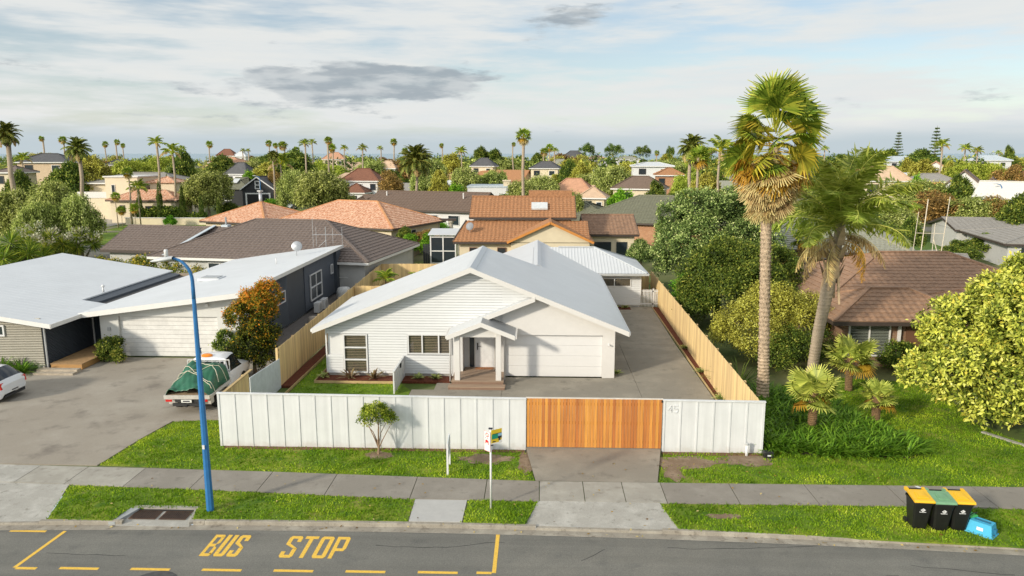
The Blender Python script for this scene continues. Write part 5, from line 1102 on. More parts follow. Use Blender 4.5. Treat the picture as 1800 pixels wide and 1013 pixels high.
# things on its roof
def on_roof(name, label, cat, p, parts):
    t = thing(name, label, cat, p)
    for nm, b, m in parts: b.build(nm, m, t, smooth=nm in ('dish', 'pipe', 'cowl'))
    return t
galv = M('galvanised', (.48, .49, .50), rough=.4, metal=.6, var=.1)
dish = MB(); dish.lathe([(.02, .10), (.20, .03), (.36, .0), (.37, -.01), (.2, .02), (.02, .085)], n=20)
d1 = on_roof('satellite_dish', 'grey satellite dish on the pale sloping roof', 'dish', (*at(521, 437, 52.0)[:2], zB(-17)), [('mast', MB().tube([(0, 0, -.2), (0, 0, .45), (.1, -.1, .6)], .025, 6), galv), ('arm', MB().tube([(.1, -.12, .45), (.2, -.55, .55)], .012, 5), galv)])
dd_ = dish.build('dish', galv, d1, smooth=True); dd_.location = (.1, -.18, .68); dd_.rotation_euler = (R(72), 0, R(15))
on_roof('vent_pipe', 'short white vent pipe on the left grey roof', 'vent pipe', (*G(181, 505, 3.0)[:2], 2.72), [('pipe', MB().tube([(0, 0, 0), (0, 0, .30)], .05, 8), white_paint), ('cowl', MB().lathe([(.08, .3), (.11, .34), (.02, .44)], n=10), white_paint)])
p = G(486, 464, 3.3); on_roof('vent_pipe', 'thin white vent pipe low on the higher grey roof', 'vent pipe', (p.x, p.y, zB(p.x) - .02), [('pipe', MB().tube([(0, 0, 0), (0, 0, .42)], .045, 8), white_paint)])
p = G(372, 484, 3.2); t = thing('roof_skylight', 'flat white skylight on the higher grey roof', 'skylight', (p.x, p.y, zB(p.x)))
MB().box(-.65, .65, -.55, .55, -.03, .14).build('kerb', nb_grey, t); MB().box(-.5, .5, -.4, .4, .141, .18).build('glazing', M('skylight_glass', (.35, .36, .36), rough=.2), t)
# TV aerial behind it
t = thing('tv_aerial', 'spindly television aerial standing above the grey roof edge', 'aerial', (*at(575, 470, 56.6)[:2], 0))
MB().tube([(0, 0, 0), (0, 0, 4.9)], .03, 6).build('mast', galv, t); MB().tube([(-1.05, 0, 4.3), (1.3, 0, 4.32)], .02, 5).build('boom', galv, t); MB().tube([(-.95, 0, 3.0), (.02, 0, 3.9)], .018, 5).build('brace', galv, t)
for xx, a, c in ((-1.0, 3.1, 5.6), (-.75, 3.4, 4.9), (.55, 3.6, 4.8), (1.28, 1.5, 4.9)): MB().tube([(xx, 0, a), (xx, 0, c)], .016, 5).build('element', galv, t)

# ================================================================== brown tiled house on the right
BR = House('brown_house', 'brown tiled brick house behind the fan palms', (19.5, 38.5)); bx, by = 19.5, 38.5
pt = dict(tile=(.34, .36, .03, .034))
BR.block(15.2 - bx, 21.2 - bx, 36.4 - by, 40.4 - by, 2.45, .42, 'x', 'hip', .75, brick_brown, tile_choc, fascia=fascia_dark, **pt)
BR.block(15.9 - bx, 29.5 - bx, 40.4 - by, 50.0 - by, 2.45, .40, 'x', 'hip', .6, brick_brown, tile_choc, fascia=fascia_dark, **pt)
BR.block(21.0 - bx, 29 - bx, 34.0 - by, 41 - by, 2.45, .42, 'y', 'hip', .6, brick_brown, tile_choc, fascia=fascia_dark, **pt)
window(BR.o, 15.45 - bx, 17.5 - bx, .55, 2.25, 36.28 - by, 2, 1, .07, fas, blind=M('curtain', (.50, .50, .42), rough=.9, var=.1), depth=.03)
MB().box(17.85 - bx, 17.98 - bx, 36.2 - by, 36.33 - by, 0, 2.3).build('porch_post', fas, BR.o); MB().box(18.3 - bx, 19.2 - bx, 36.32 - by, 36.398 - by, .05, 2.15).build('door', M('door_brown', (.16, .08, .045), rough=.6), BR.o)

# ================================================================== near trees and shrubs
def near_tree(name, label, pos, crown_args, trunk_args=None, cat='tree', group=None, rz=0):
    t = thing(name, label, cat, (pos[0], pos[1], 0), rz, group)
    if trunk_args: link('trunk', trunk_mesh('trunk', *trunk_args), t)
    link('crown', crown_mesh('crown', *crown_args[0], **crown_args[1]), t); return t
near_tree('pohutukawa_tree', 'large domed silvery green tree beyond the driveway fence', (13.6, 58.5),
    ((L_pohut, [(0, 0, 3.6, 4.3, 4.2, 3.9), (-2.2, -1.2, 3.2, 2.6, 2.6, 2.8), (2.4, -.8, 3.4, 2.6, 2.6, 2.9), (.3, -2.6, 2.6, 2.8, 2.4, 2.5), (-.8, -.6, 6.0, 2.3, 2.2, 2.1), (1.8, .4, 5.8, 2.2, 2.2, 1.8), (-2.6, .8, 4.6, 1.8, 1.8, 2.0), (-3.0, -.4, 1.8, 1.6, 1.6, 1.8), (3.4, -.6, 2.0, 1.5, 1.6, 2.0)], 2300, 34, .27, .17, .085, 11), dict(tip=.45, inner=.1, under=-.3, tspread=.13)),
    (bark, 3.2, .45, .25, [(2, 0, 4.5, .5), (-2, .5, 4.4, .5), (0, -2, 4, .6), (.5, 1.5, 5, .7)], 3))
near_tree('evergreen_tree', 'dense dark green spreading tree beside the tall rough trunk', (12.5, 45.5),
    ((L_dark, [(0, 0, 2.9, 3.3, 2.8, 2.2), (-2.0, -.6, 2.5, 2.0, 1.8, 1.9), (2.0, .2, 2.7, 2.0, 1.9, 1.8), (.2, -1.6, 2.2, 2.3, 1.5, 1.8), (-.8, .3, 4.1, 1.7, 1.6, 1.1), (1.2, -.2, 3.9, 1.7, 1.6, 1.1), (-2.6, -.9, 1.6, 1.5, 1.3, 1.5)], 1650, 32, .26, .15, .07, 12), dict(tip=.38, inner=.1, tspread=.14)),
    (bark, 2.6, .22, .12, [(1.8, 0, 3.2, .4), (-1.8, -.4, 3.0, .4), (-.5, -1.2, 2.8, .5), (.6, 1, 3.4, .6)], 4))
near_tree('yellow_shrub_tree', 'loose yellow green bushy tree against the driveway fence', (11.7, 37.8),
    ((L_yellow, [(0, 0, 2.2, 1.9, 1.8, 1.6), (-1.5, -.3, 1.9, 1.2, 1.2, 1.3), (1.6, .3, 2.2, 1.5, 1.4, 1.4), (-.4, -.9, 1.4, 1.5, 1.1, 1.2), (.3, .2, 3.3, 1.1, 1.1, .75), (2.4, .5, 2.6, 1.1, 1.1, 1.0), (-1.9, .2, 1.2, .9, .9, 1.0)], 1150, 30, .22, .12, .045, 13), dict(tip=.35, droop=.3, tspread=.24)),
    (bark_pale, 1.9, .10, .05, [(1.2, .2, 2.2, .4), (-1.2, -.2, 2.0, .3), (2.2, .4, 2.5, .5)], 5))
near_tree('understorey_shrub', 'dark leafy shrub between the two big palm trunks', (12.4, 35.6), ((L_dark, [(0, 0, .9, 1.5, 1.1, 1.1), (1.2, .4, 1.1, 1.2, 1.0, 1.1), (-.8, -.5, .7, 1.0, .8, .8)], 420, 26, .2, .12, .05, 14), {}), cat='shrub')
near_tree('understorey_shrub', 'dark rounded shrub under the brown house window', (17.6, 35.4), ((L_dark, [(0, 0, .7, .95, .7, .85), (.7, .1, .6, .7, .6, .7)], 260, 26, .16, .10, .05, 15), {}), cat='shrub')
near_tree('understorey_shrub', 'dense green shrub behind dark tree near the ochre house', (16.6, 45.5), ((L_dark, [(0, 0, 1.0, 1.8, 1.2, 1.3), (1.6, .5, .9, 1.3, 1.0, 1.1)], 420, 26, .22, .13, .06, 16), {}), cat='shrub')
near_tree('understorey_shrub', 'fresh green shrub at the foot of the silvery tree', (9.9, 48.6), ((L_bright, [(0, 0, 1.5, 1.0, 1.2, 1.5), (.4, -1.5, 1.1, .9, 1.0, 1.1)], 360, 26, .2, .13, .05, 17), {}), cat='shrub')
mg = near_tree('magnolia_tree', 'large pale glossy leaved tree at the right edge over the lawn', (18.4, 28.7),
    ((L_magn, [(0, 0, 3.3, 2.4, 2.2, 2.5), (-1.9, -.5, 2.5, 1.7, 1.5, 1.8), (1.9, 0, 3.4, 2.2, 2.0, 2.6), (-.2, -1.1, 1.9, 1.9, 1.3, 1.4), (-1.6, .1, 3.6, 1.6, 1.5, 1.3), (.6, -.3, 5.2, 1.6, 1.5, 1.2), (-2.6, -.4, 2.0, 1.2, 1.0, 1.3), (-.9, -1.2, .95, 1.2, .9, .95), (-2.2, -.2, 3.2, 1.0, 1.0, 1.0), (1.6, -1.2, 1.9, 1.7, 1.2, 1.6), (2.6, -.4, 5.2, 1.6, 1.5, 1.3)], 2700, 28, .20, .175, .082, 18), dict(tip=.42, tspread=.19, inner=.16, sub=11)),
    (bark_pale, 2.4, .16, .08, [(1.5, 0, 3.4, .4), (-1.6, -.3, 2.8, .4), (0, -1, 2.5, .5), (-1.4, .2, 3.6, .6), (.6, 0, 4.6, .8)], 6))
near_tree('photinia_tree', 'red tipped columnar tree beside the utility truck', (-13.6, 33.95),
    ((L_photinia, [(.05, 0, 1.2, 1.0, 1.0, 1.3), (.15, 0, 2.4, 1.0, .95, 1.2), (.45, .1, 3.4, .80, .8, .9), (-.45, -.2, 2.9, .62, .6, .8), (.85, .1, 4.15, .36, .36, .62), (-.5, -.2, 1.0, .7, .7, 1.0), (.6, -.3, 1.2, .7, .7, 1.1)], 900, 30, .16, .11, .05, 19), dict(tip=.3, tspread=.22)), (bark, 2.5, .10, .05, [], 7))
# redder towards the top, where the new growth is
_a = bpy.data.objects[-1:] 
def tint_by_height(o, z0, z1, k, c=0.0):
    me = o.data; n = len(me.vertices); co = np.empty(n * 3, np.float32); me.vertices.foreach_get('co', co); z = co.reshape(-1, 3)[:, 2]; t = np.empty(n, np.float32); a = me.attributes['tint'].data; a.foreach_get('value', t)
    a.foreach_set('value', np.clip(t + c + k * (np.clip((z - z0) / (z1 - z0), 0, 1) - .5), 0, 1).astype(np.float32))
for o in list(COL.objects):
    if o.name.startswith('crown') and o.parent and o.parent.name.startswith('photinia'): tint_by_height(o, 1.4, 4.6, .60, -.16)
near_tree('small_verge_tree', 'little round topped tree on grass before the white fence', (-5.58, 24.55),
    ((leaf_mat('leaves_verge_tree', [(0, (.03, .06, .006)), (.5, (.11, .18, .016)), (.85, (.30, .33, .045)), (1, (.42, .38, .07))], rough=.35), [(0, 0, 1.52, .50, .48, .36), (.30, .05, 1.34, .36, .34, .24), (-.34, -.02, 1.36, .36, .34, .26), (.0, -.15, 1.72, .34, .3, .26)], 170, 24, .075, .075, .034, 20), dict(tip=.35, sub=8, inner=.02)),
    (M('bark_thin', (.30, .20, .13), rough=.9, var=.2, scale=9), .55, .045, .035, [(.38, .05, 1.35, .5), (-.40, -.05, 1.35, .5), (.12, -.12, 1.5, .8), (-.14, .1, 1.5, .7), (.05, .12, 1.55, 1.0), (.55, .0, 1.3, .6), (-.55, .05, 1.25, .7)], 8))
near_tree('shrub', 'round glossy shrub left of the white garage door', (-21.75, 35.75), ((L_dark, [(0, 0, .72, .55, .5, .68), (.15, -.1, .4, .55, .5, .4)], 240, 26, .12, .09, .05, 21), dict(tip=.4)), cat='shrub')
near_tree('shrub', 'green shrub right of the white garage door behind truck cab', (-15.7, 36.0), ((L_dark, [(0, 0, .85, .6, .55, .85), (.3, -.2, .5, .5, .5, .5)], 240, 26, .12, .09, .05, 22), dict(tip=.4)), cat='shrub')
near_tree('shrub', 'yellow tipped shrub between grey house and black shed', (-15.0, 56.8), ((L_hedge, [(0, 0, 1.3, 1.3, 1.0, 1.25), (1.0, .2, 1.1, .9, .9, 1.0)], 420, 26, .2, .13, .06, 23), dict(tip=.4)), cat='shrub')
def hedge(name, label, p, q, w, h, mat, seed, nc=300, ll=.12, lw=.06, cr=.17):
    p, q = Vector((*p, 0)), Vector((*q, 0)); n = max(2, int((q - p).length / (w * .7))); lob = [(*(p.lerp(q, i / (n - 1)) - p)[:2], h * .5, w * .62, w * .62, h * .52) for i in range(n)]
    return near_tree(name, label, p, ((mat, lob, nc, 26, cr, ll, lw, seed), dict(tip=.35, under=-.2)), cat='hedge')
hedge('hedge', 'clipped yellow green hedge behind the low grey roof', (-37.5, 57.5), (-24.6, 57.3), 1.6, 2.25, L_hedge, 24, nc=900, ll=.16, lw=.08, cr=.22)
hedge('box_hedge', 'bright green clipped hedge beside black fence', (-12.6, 72.3), (-10.9, 72.2), 1.3, 2.6, L_bright, 25, nc=380)
# strappy plants
def strap_mesh(name, mat, spots, seed, nl=34, ln=.75, wd=.045, bend=.9):
    rg = np.random.default_rng(seed); V, F, T = [], [], []; off = 0
    for (x, y, s) in spots:
        n = nl; a = rg.uniform(0, 6.283, n); L_ = ln * s * rg.uniform(.7, 1.15, n); e = rg.uniform(.5, 1.45, n); t0 = rg.uniform(.15, .8, n) + rg.uniform(-.1, .15); base = np.column_stack([x + .10 * s * np.cos(a), y + .10 * s * np.sin(a), np.full(n, .05)])
        h = np.column_stack([np.cos(a), np.sin(a), 0 * a]); side = np.column_stack([-np.sin(a), np.cos(a), 0 * a]); rows = []
        for k, w in ((0, .7), (.35, 1), (.7, .8), (1, .08)):
            ang = e - bend * k; c = base + (h * (np.cos(e)[:, None] * k + .28 * k * k) + np.array([0, 0, 1]) * (np.sin(e) * k - bend * .42 * k * k)[:, None]) * L_[:, None]
            rows.append((c - side * wd * w * .5, c + side * wd * w * .5))
        for i in range(3):
            v = np.stack([rows[i][0], rows[i][1], rows[i + 1][1], rows[i + 1][0]], 1).reshape(-1, 3); V.append(v); F.append(np.arange(len(v)).reshape(-1, 4) + off); off += len(v); T.append(np.repeat(np.clip(t0 + .1 * i, 0, 1), 4))
    return np_mesh(name, np.concatenate(V), np.concatenate(F), mat, np.concatenate(T))
rg = np.random.default_rng(77); sp = []
bed = [(8.15, 25.3), (10, 24.95), (13.2, 24.85), (13.9, 25.6), (13.3, 26.6), (12.6, 28.0), (12.3, 30.2), (11.2, 31.5), (8.3, 31.2)]
for _ in range(30):
    q = rg.uniform((8.1, 24.8), (14, 31.6), (400, 2)); q = q[in_poly(q, bed)]
    for c in q:
        if all((c[0] - s[0]) ** 2 + (c[1] - s[1]) ** 2 > .30 ** 2 for s in sp): sp.append((c[0], c[1], rg.uniform(.75, 1.15)))
o = link('agapanthus_bed', strap_mesh('agapanthus_bed', L_strap, sp, 78, nl=44, ln=.78, wd=.055)); tag(o, 'dense strappy green ground cover around the fan palms', 'ground cover', kind='stuff')
sheet('bed_soil', bed, M('bed_soil', (.055, .04, .025), rough=1, var=.3, scale=6), .026)
for k, (x, y, s, lab, m, nl) in enumerate(((-26.0, 33.7, 1.5, 'dense green tussock by the corrugated wall and white car', L_strap, 160), (-24.9, 33.6, 1.2, 'green tussock beside the sleeper steps', L_strap, 130), (-27.0, 34.0, 1.0, 'yellowing tussock against the corrugated wall', L_yellow, 110),
        (9.15, 32.5, 2.2, 'tall grey green flax clump behind driveway fence', L_dark, 60), (9.7, 30.9, 1.6, 'flax clump at the foot of the tall rough trunk', L_strap, 60), (18.9, 26.6, .9, 'low bright grassy clump at the right lawn edge', L_bright, 160), (20.0, 26.2, 1.0, 'grassy clump at far right beside the concrete edging', L_bright, 160))):
    t = link('tussock', strap_mesh('tussock', m, [(0, 0, s)], 90 + k, nl=nl, ln=.8), None, (x, y, 0)); tag(t, lab, 'plant')
MB().bar((17.0, 27.4, .03), (18.6, 24.6, .03), .16, .08).build('garden_edging', concrete)['kind'] = 'structure'
br = strap_mesh('leaves', L_bronze, [(0, 0, .62)], 101, nl=22, ln=.9, wd=.10, bend=.7); gr = strap_mesh('leaves', leaf_mat('leaves_soft', [(0, (.08, .13, .03)), (1, (.30, .36, .14))]), [(0, 0, .45)], 102, nl=26, ln=.8, wd=.09)
for (x, y, me, lab) in ((-8.75, 33.1, br, 'bronze bromeliad under the tall window'), (-7.62, 33.05, br, 'bronze bromeliad right of the tall window'), (-10.05, 33.2, gr, 'small pale plant at the house corner bed'), (-5.55, 33.15, gr, 'small grey green plant in right mulch bed'), (-4.75, 33.15, gr, 'pale green plant beside the porch steps'),
        (5.3, 49.6, gr, 'small plant in the bed under back window'), (6.0, 49.6, gr, 'small plant near the picket gate'), (8.0, 39.0, gr, 'seedling in mulch strip, far along driveway fence'), (7.86, 34.6, gr, 'seedling in mulch strip, middle of driveway fence'), (7.83, 30.6, gr, 'seedling in mulch strip near front of driveway fence'), (3.8, 34.2, gr, 'tiny plant beside the garage corner')):
    t = link('bedding_plant', me, None, (x, y, .09), (0, 0, x * 3)); tag(t, lab, 'plant')
# young palms in the back yard
for (x, y, s, lab) in ((-11.2, 53.5, 1.0, 'young palm by the back paling fence'), (-9.2, 55.5, .8, 'second young palm half hidden by white roof')):
    t = thing('young_palm', lab, 'palm', (x, y, 0)); link('stem', MB().tube([(0, 0, 0), (0, 0, 1.3 * s)], .05, 6).mesh('stem', bark), t); link('crown', FAR_QUEEN[0], t, (0, 0, 1.3 * s), scale=1.2 * s)

# ================================================================== the tall fan palm
P1 = thing('fan_palm', 'very tall fan palm with rough trunk and hanging skirt of dead fronds', 'palm tree', (9.57, 30.35, 0))
tp = [(0, 0, -.1), (.0, 0, .3), (-.08, 0, 2.5), (-.22, 0, 5.5), (-.33, 0, 8.4), (-.15, 0, 10.8)]
link('trunk', ringed_trunk('trunk', trunk_fan, tp, [.34, .25, .205, .19, .20, .20], 18, 78, .13, 4), P1)
boot = MB(); rn = random.Random(8)
for k in range(560):
    z = .5 + 8.0 * (k / 560); a = k * 2.399; i = max(j for j in range(len(tp)) if tp[j][2] <= z); f = (z - tp[i][2]) / (tp[i + 1][2] - tp[i][2]); cx = tp[i][0] + (tp[i + 1][0] - tp[i][0]) * f; r = .195 + .025 * rn.random(); w = .06
    c, s = math.cos(a), math.sin(a); q = Vector((cx + c * r, s * r, z)); sd = Vector((-s, c, 0)) * w; ou = Vector((c, s, 0))
    boot.quad(q - sd - ou * .03, q + sd - ou * .03, q + sd * .35 + ou * .045 + Vector((0, 0, .13)), q - sd * .35 + ou * .045 + Vector((0, 0, .13)))
boot.build('leaf_bases', M('leaf_base', (.60, .47, .33), rough=.95, var=.4, scale=8), P1)['kind'] = 'stuff'
fg = [fan_leaf('frond', L_palm, 1.05, .98, s, nseg=26, droop=.32, spread=92, cup=.35) for s in (11, 12, 13)]; fm = [fan_leaf('frond', L_palm_mix, 1.0, .98, s, nseg=26, droop=.38, spread=92, cup=.35) for s in (41, 42)]; fy = [fan_leaf('frond', L_palm_yel, .9, 1.0, s, nseg=24, droop=.4, spread=90) for s in (14, 15)]; fdd = [fan_leaf('frond', L_palm_dead, .72, 1.2, s, nseg=20, droop=.12, spread=50, cup=.5) for s in (16, 17, 18)]
rn = random.Random(3)
for k in range(56):
    t = k / 56; el = R(86) - R(112) * t ** .85 + rn.uniform(-.26, .26); az = k * 2.399 + rn.uniform(-.5, .5); hz = 11.7 - 1.2 * t
    link('frond', fg[k % 3] if t < .5 or k % 3 == 0 else fm[k % 2], P1, (-.15 + .12 * math.cos(az), .12 * math.sin(az), hz), frond_rot(az, el, rn.uniform(-1.2, 1.2)), rn.uniform(.72, 1.15))
for k in range(15):
    az = k * 2.399 + 1 + rn.uniform(-.4, .4); el = R(-22) - R(34) * (k / 20) + rn.uniform(-.1, .1); link('frond', fy[k % 2], P1, (-.18 + .15 * math.cos(az), .15 * math.sin(az), 10.5 - .3 * k / 20), frond_rot(az, el, rn.uniform(-.9, .9)), rn.uniform(.75, 1.05))
for k in range(130):
    t = k / 130; az = k * 2.399 + rn.uniform(-.2, .2); el = R(-36) - R(42) * t ** .5 + rn.uniform(-.16, .16); zz = 10.55 - 1.45 * t; rr = .2
    link('dead_frond', fdd[k % 3], P1, (-.22 + rr * math.cos(az), rr * math.sin(az), zz), frond_rot(az, el, rn.uniform(-.9, .9)), rn.uniform(.75, 1.08) * (1 - .18 * t))
# the feather palm beside it
P2 = thing('feather_palm', 'leaning smooth trunked feather palm with drooping brown lower fronds', 'palm tree', (13.0, 34.26, 0))
link('trunk', ringed_trunk('trunk', trunk_smooth, [(0, 0, -.1), (.04, 0, .5), (.18, 0, 2.2), (.45, 0, 4.2), (.66, 0, 5.4), (.82, 0, 7.5)], [.30, .245, .25, .285, .25, .18], 18, 60, .035, 5), P2)
hk = MB(); rn = random.Random(12)
for k in range(16):
    a = k * 2.399; z = 4.6 + 1.9 * k / 16; c, s = math.cos(a), math.sin(a); r = .26; cx = .55 + .3 * k / 16; q = Vector((cx + c * r, s * r, z)); sd = Vector((-s, c, 0)) * .17; ou = Vector((c, s, 0))
    hk.grid([[q - sd, q + sd], [q - sd * .8 + ou * .16 + Vector((0, 0, .45)), q + sd * .8 + ou * .16 + Vector((0, 0, .45))], [q + ou * .34 + Vector((0, 0, .85)) - sd * .2, q + ou * .34 + Vector((0, 0, .85)) + sd * .2]])
for k in range(7):
    a = k * 2.399 + .8; c, s = math.cos(a), math.sin(a); p0 = Vector((.6 + c * .28, s * .28, 5.3)); hk.bar(p0, p0 + Vector((c * .15, s * .15, -1.0 - 1.0 * rn.random())), .09, .02)
hk.build('leaf_bases', M('palm_husk', (.50, .37, .235), rough=.9, var=.25, scale=5), P2)['kind'] = 'stuff'
qf = [feather_leaf('frond', L_palm2, 3.9, s, n=96, lw=.075, ll=.60, arch=.55, droop=.72, hang=.45, plume=.26) for s in (21, 22, 23)]; qd = [feather_leaf('frond', L_palm_dead, 3.0, s, n=54, lw=.05, ll=.55, arch=.25, droop=.85, hang=1.2, plume=.15) for s in (24, 25)]; qy = [feather_leaf('frond', L_palm_yel, 3.1, 26, n=54, lw=.05, ll=.55, arch=.4, droop=.95, hang=.9, plume=.15)]
for k in range(26):
    t = k / 26; az = k * 2.399 + .5; el = R(66) - R(80) * t + rn.uniform(-.12, .12); link('frond', qf[k % 3], P2, (.84, 0, 7.45 - .35 * t), frond_rot(az, el, rn.uniform(-.4, .4)), rn.uniform(.95, 1.18))
for k, az in enumerate((.1, -.25, .35, 2.9, 3.4, -.75, 2.4, 3.9, -.1)): link('dead_frond', (qd + qy)[k % 3], P2, (.82, 0, 6.9 - .05 * k), frond_rot(az, R(-8 - 4 * k), rn.uniform(-.3, .3)), rn.uniform(.7, 1.0))
# three low fan palms in the bed
def low_fan(label, pos, h, r, seed, n=26):
    t = thing('low_fan_palm', label, 'palm', (*pos, 0), seed); rn = random.Random(seed)
    link('trunk', ringed_trunk('trunk', trunk_fibre, [(0, 0, -.05), (.02, 0, h * .5), (0, .02, h)], [.15, .15, .17], 12, 22, .16, seed), t)
    for k in range(n):
        q = k / n; az = k * 2.399 + rn.uniform(-.2, .2); el = R(66) - R(100) * q + rn.uniform(-.12, .12); me = fl_g[k % 2] if q < .84 else fl_y
        link('frond', me, t, (.03 * math.cos(az), .03 * math.sin(az), h + .05 - .15 * q), frond_rot(az, el, rn.uniform(-.35, .35)), r * rn.uniform(.85, 1.1))
    return t
L_fanlow = leaf_mat('fan_palm_grey_green', [(0, (.06, .10, .018)), (.5, (.20, .23, .05)), (.85, (.36, .33, .085)), (1, (.48, .38, .12))], trans=.25, rough=.4)
fl_g = [fan_leaf('frond', L_fanlow, .42, .66, s, nseg=30, droop=.20, spread=130) for s in (31, 32)]; fl_y = fan_leaf('frond', L_palm_yel, .40, .62, 33, nseg=26, droop=.35)
low_fan('low fan palm in the middle of the strappy bed', (10.45, 27.1), 1.65, 1.12, 1, 15); low_fan('smallest fan palm at the right end of the bed', (13.3, 28.1), 1.2, .76, 2, 14); low_fan('fan palm with yellowing fronds near the brown house', (14.0, 32.4), 1.55, 1.2, 3, 16)
# ================================================================== houses behind, nearest first
T1 = dict(tile=(.36, .38, .035, .04, 4)); T2 = dict(tile=(.5, .5, .05, .05, 3))
DH = House('dark_tiled_house', 'long dark brown tiled house behind the grey neighbour', (-21, 61.5), R(-9))
DH.block(-8.5, 9.0, -5.6, 5.6, 2.5, .41, 'x', 'hip', .5, wall_grey, tile_dark, fascia=fas, cap=tile_dark, **T1)
DH.block(-15.4, -4.0, -2.4, 4.2, 2.45, .45, 'x', 'gable', .5, wall_grey, tile_dark, fascia=fascia_dark, **T1)
MB().prism([(-8.9, -2.95, 2.5), (-8.0, -5.9, 2.55), (-7.55, -5.9, 2.62), (-7.2, .8, 4.3), (-7.55, .9, 4.3)], (0, 0, .06)).build('valley_flashing', M('flashing', (.50, .56, .60), rough=.4), DH.o)
DH.win(3.5, 4.4, 1.2, 2.1, -5.66); DH.win(-4.0, -2.0, 1.0, 2.1, -5.66, nx=2)
MB().tube([(-5.0, -1.2, 4.5), (-5.0, -1.2, 5.25)], .08, 8).build('vent_pipe', galv, DH.o); MB().box(-5.3, -4.7, -1.5, -.9, 4.45, 4.62).build('flashing', _mats['flashing'], DH.o)
TC = House('terracotta_house', 'cream house with wide mottled terracotta hip roof', (-15.4, 77.85), R(-22))
TC.block(-16.5, -.5, .5, 11, 2.6, .42, 'x', 'hip', .55, wall_cream, tile_terra, fascia=fascia_dark, cap=M('cap_orange', (.62, .30, .13), rough=.8, var=.15), **T1)
TC.block(-26, -17.0, -.5, 8.5, 2.6, .42, 'x', 'hip', .5, wall_cream, tile_terra, fascia=fascia_dark, cap=_mats['cap_orange'], **T1)
TC.win(-4.0, -2.9, .9, 2.1, .46, frame=fascia_dark); TC.win(-9.0, -7.0, .9, 2.1, .46, nx=2, frame=fascia_dark); TC.win_side(3.5, 5.5, .8, 2.1, -.46, nx=2)
MB().tube([(-21.5, 4.0, 4.0), (-21.5, 4.0, 5.9)], .20, 10).build('flue', galv, TC.o, smooth=True); MB().box(-21.75, -21.25, 3.75, 4.25, 5.9, 6.1).build('flue_cap', galv, TC.o)
BWH = House('brown_roof_house', 'white house with plain brown roof behind terracotta roof', (-14.5, 103), R(-18))
BWH.block(-8, 8, -4.8, 4.8, 3.1, .40, 'x', 'gable', .6, wall_white, M('tile_umber', (.165, .115, .085), rough=.8, var=.2, scale=4), fascia=fascia_dark, **T2)
BWH.block(-12.5, -8.2, -2.8, 4.2, 3.0, .40, 'x', 'hip', .5, wall_white, _mats['tile_umber'], fascia=fascia_dark, **T2)
for a, c in ((-4.5, -3.0), (1.5, 2.9), (4.4, 6.0)): BWH.win(a, c, 1.2, 2.5, -4.86)
for xx, yy in ((-6.5, -1.5), (5.4, -2.0)): MB().tube([(xx, yy, 3.9), (xx, yy, 5.3)], .09, 8).build('vent_pipe', fas, BWH.o)
CT = House('rust_roof_house', 'large cream house with rust brown tiles, skylight and orange trimmed gable', (0, 68)); cy = 68.0
CT.block(-5.9, 3.1, 68.7 - cy, 74.4 - cy, 4.70, .52, 'x', 'gable', .45, wall_cream, tile_brown, fascia=fascia_dark, **T1)
rb = MB(); tb = MB(); cc = 1 / math.hypot(1, .43)
rb.prism([(-7.5, 65.0 - cy, 2.80), (4.6, 65.0 - cy, 2.80), (4.6, 68.6 - cy, 4.35), (-6.6, 68.6 - cy, 4.35)], (0, 0, -.09)); tile_plane(tb, (-7.5, 65.0 - cy, 2.804), (1, 0, 0), (0, cc, .43 * cc), [(0, 0), (12.1, 0), (12.1, 3.92), (.9, 3.92)], .36, .38, .035, .04)
ro = rb.build('lower_roof', tile_brown, CT.o); tb.build('roof_tiles', tile_brown, ro)['kind'] = 'stuff'
MB().box(-7.0, 4.6, 65.5 - cy, 68.5 - cy, 0, 2.78).build('wall', wall_cream, CT.o); MB().box(-7.5, 4.6, 64.93 - cy, 64.995 - cy, 2.6, 2.79).build('gutter', fascia_dark, CT.o); MB().bar((-7.55, 65 - cy, 2.8), (-6.65, 68.6 - cy, 4.36), .1, .16).build('barge_board', fascia_dark, CT.o)
CT.block(-2.35, 4.55, 64.7 - cy, 70.2 - cy, 2.85, .46, 'y', 'gable', .35, wall_cream, tile_brown, barge=fascia_orange, **T1)
CT.block(4.75, 9.2, 70.5 - cy, 79 - cy, 2.95, .32, 'x', 'gable', .4, wall_cream, tile_choc, fascia=fascia_dark, **T1)
MB().box(5.4, 7.0, 70.42 - cy, 70.499 - cy, .2, 2.2).build('sliding_door', dark_glass, CT.o); MB().box(7.5, 8.5, 70.42 - cy, 70.499 - cy, .2, 2.2).build('sliding_door', dark_glass, CT.o)
for a, c in ((-6.1, -5.4), (-3.6, -2.8)): CT.win(a, c, 1.2, 2.25, 65.45 - cy, frame=M('frame_brown', (.16, .07, .04), rough=.6))
CT.win(-.6, .6, 1.5, 2.2, 64.66 - cy, frame=_mats['frame_brown']); CT.win_side(70.6 - cy, 71.6 - cy, 4.6, 5.6, 3.12)
MB().prism([(-.6, 69.2 - cy, 5.32), (.9, 69.2 - cy, 5.32), (.9, 70.2 - cy, 5.84), (-.6, 70.2 - cy, 5.84)], (0, -.06, .14)).build('skylight', M('skylight_pale', (.62, .64, .64), rough=.2), CT.o)
MB().box(-.9, 3.3, 72.6 - cy, 73.4 - cy, 6.3, 6.95).build('raised_ridge', tile_brown, CT.o)
t = thing('satellite_dish', 'dark satellite dish on the rust brown lower roof', 'dish', (*at(826, 398, 66.5)[:2], 3.45)); dsh = dish.build('dish', M('dish_grey', (.25, .26, .28), rough=.5), t, smooth=True); dsh.location = (0, -.2, .6); dsh.rotation_euler = (R(70), 0, R(-20)); MB().tube([(0, 0, -.1), (0, -.1, .55)], .025, 6).build('mast', galv, t)
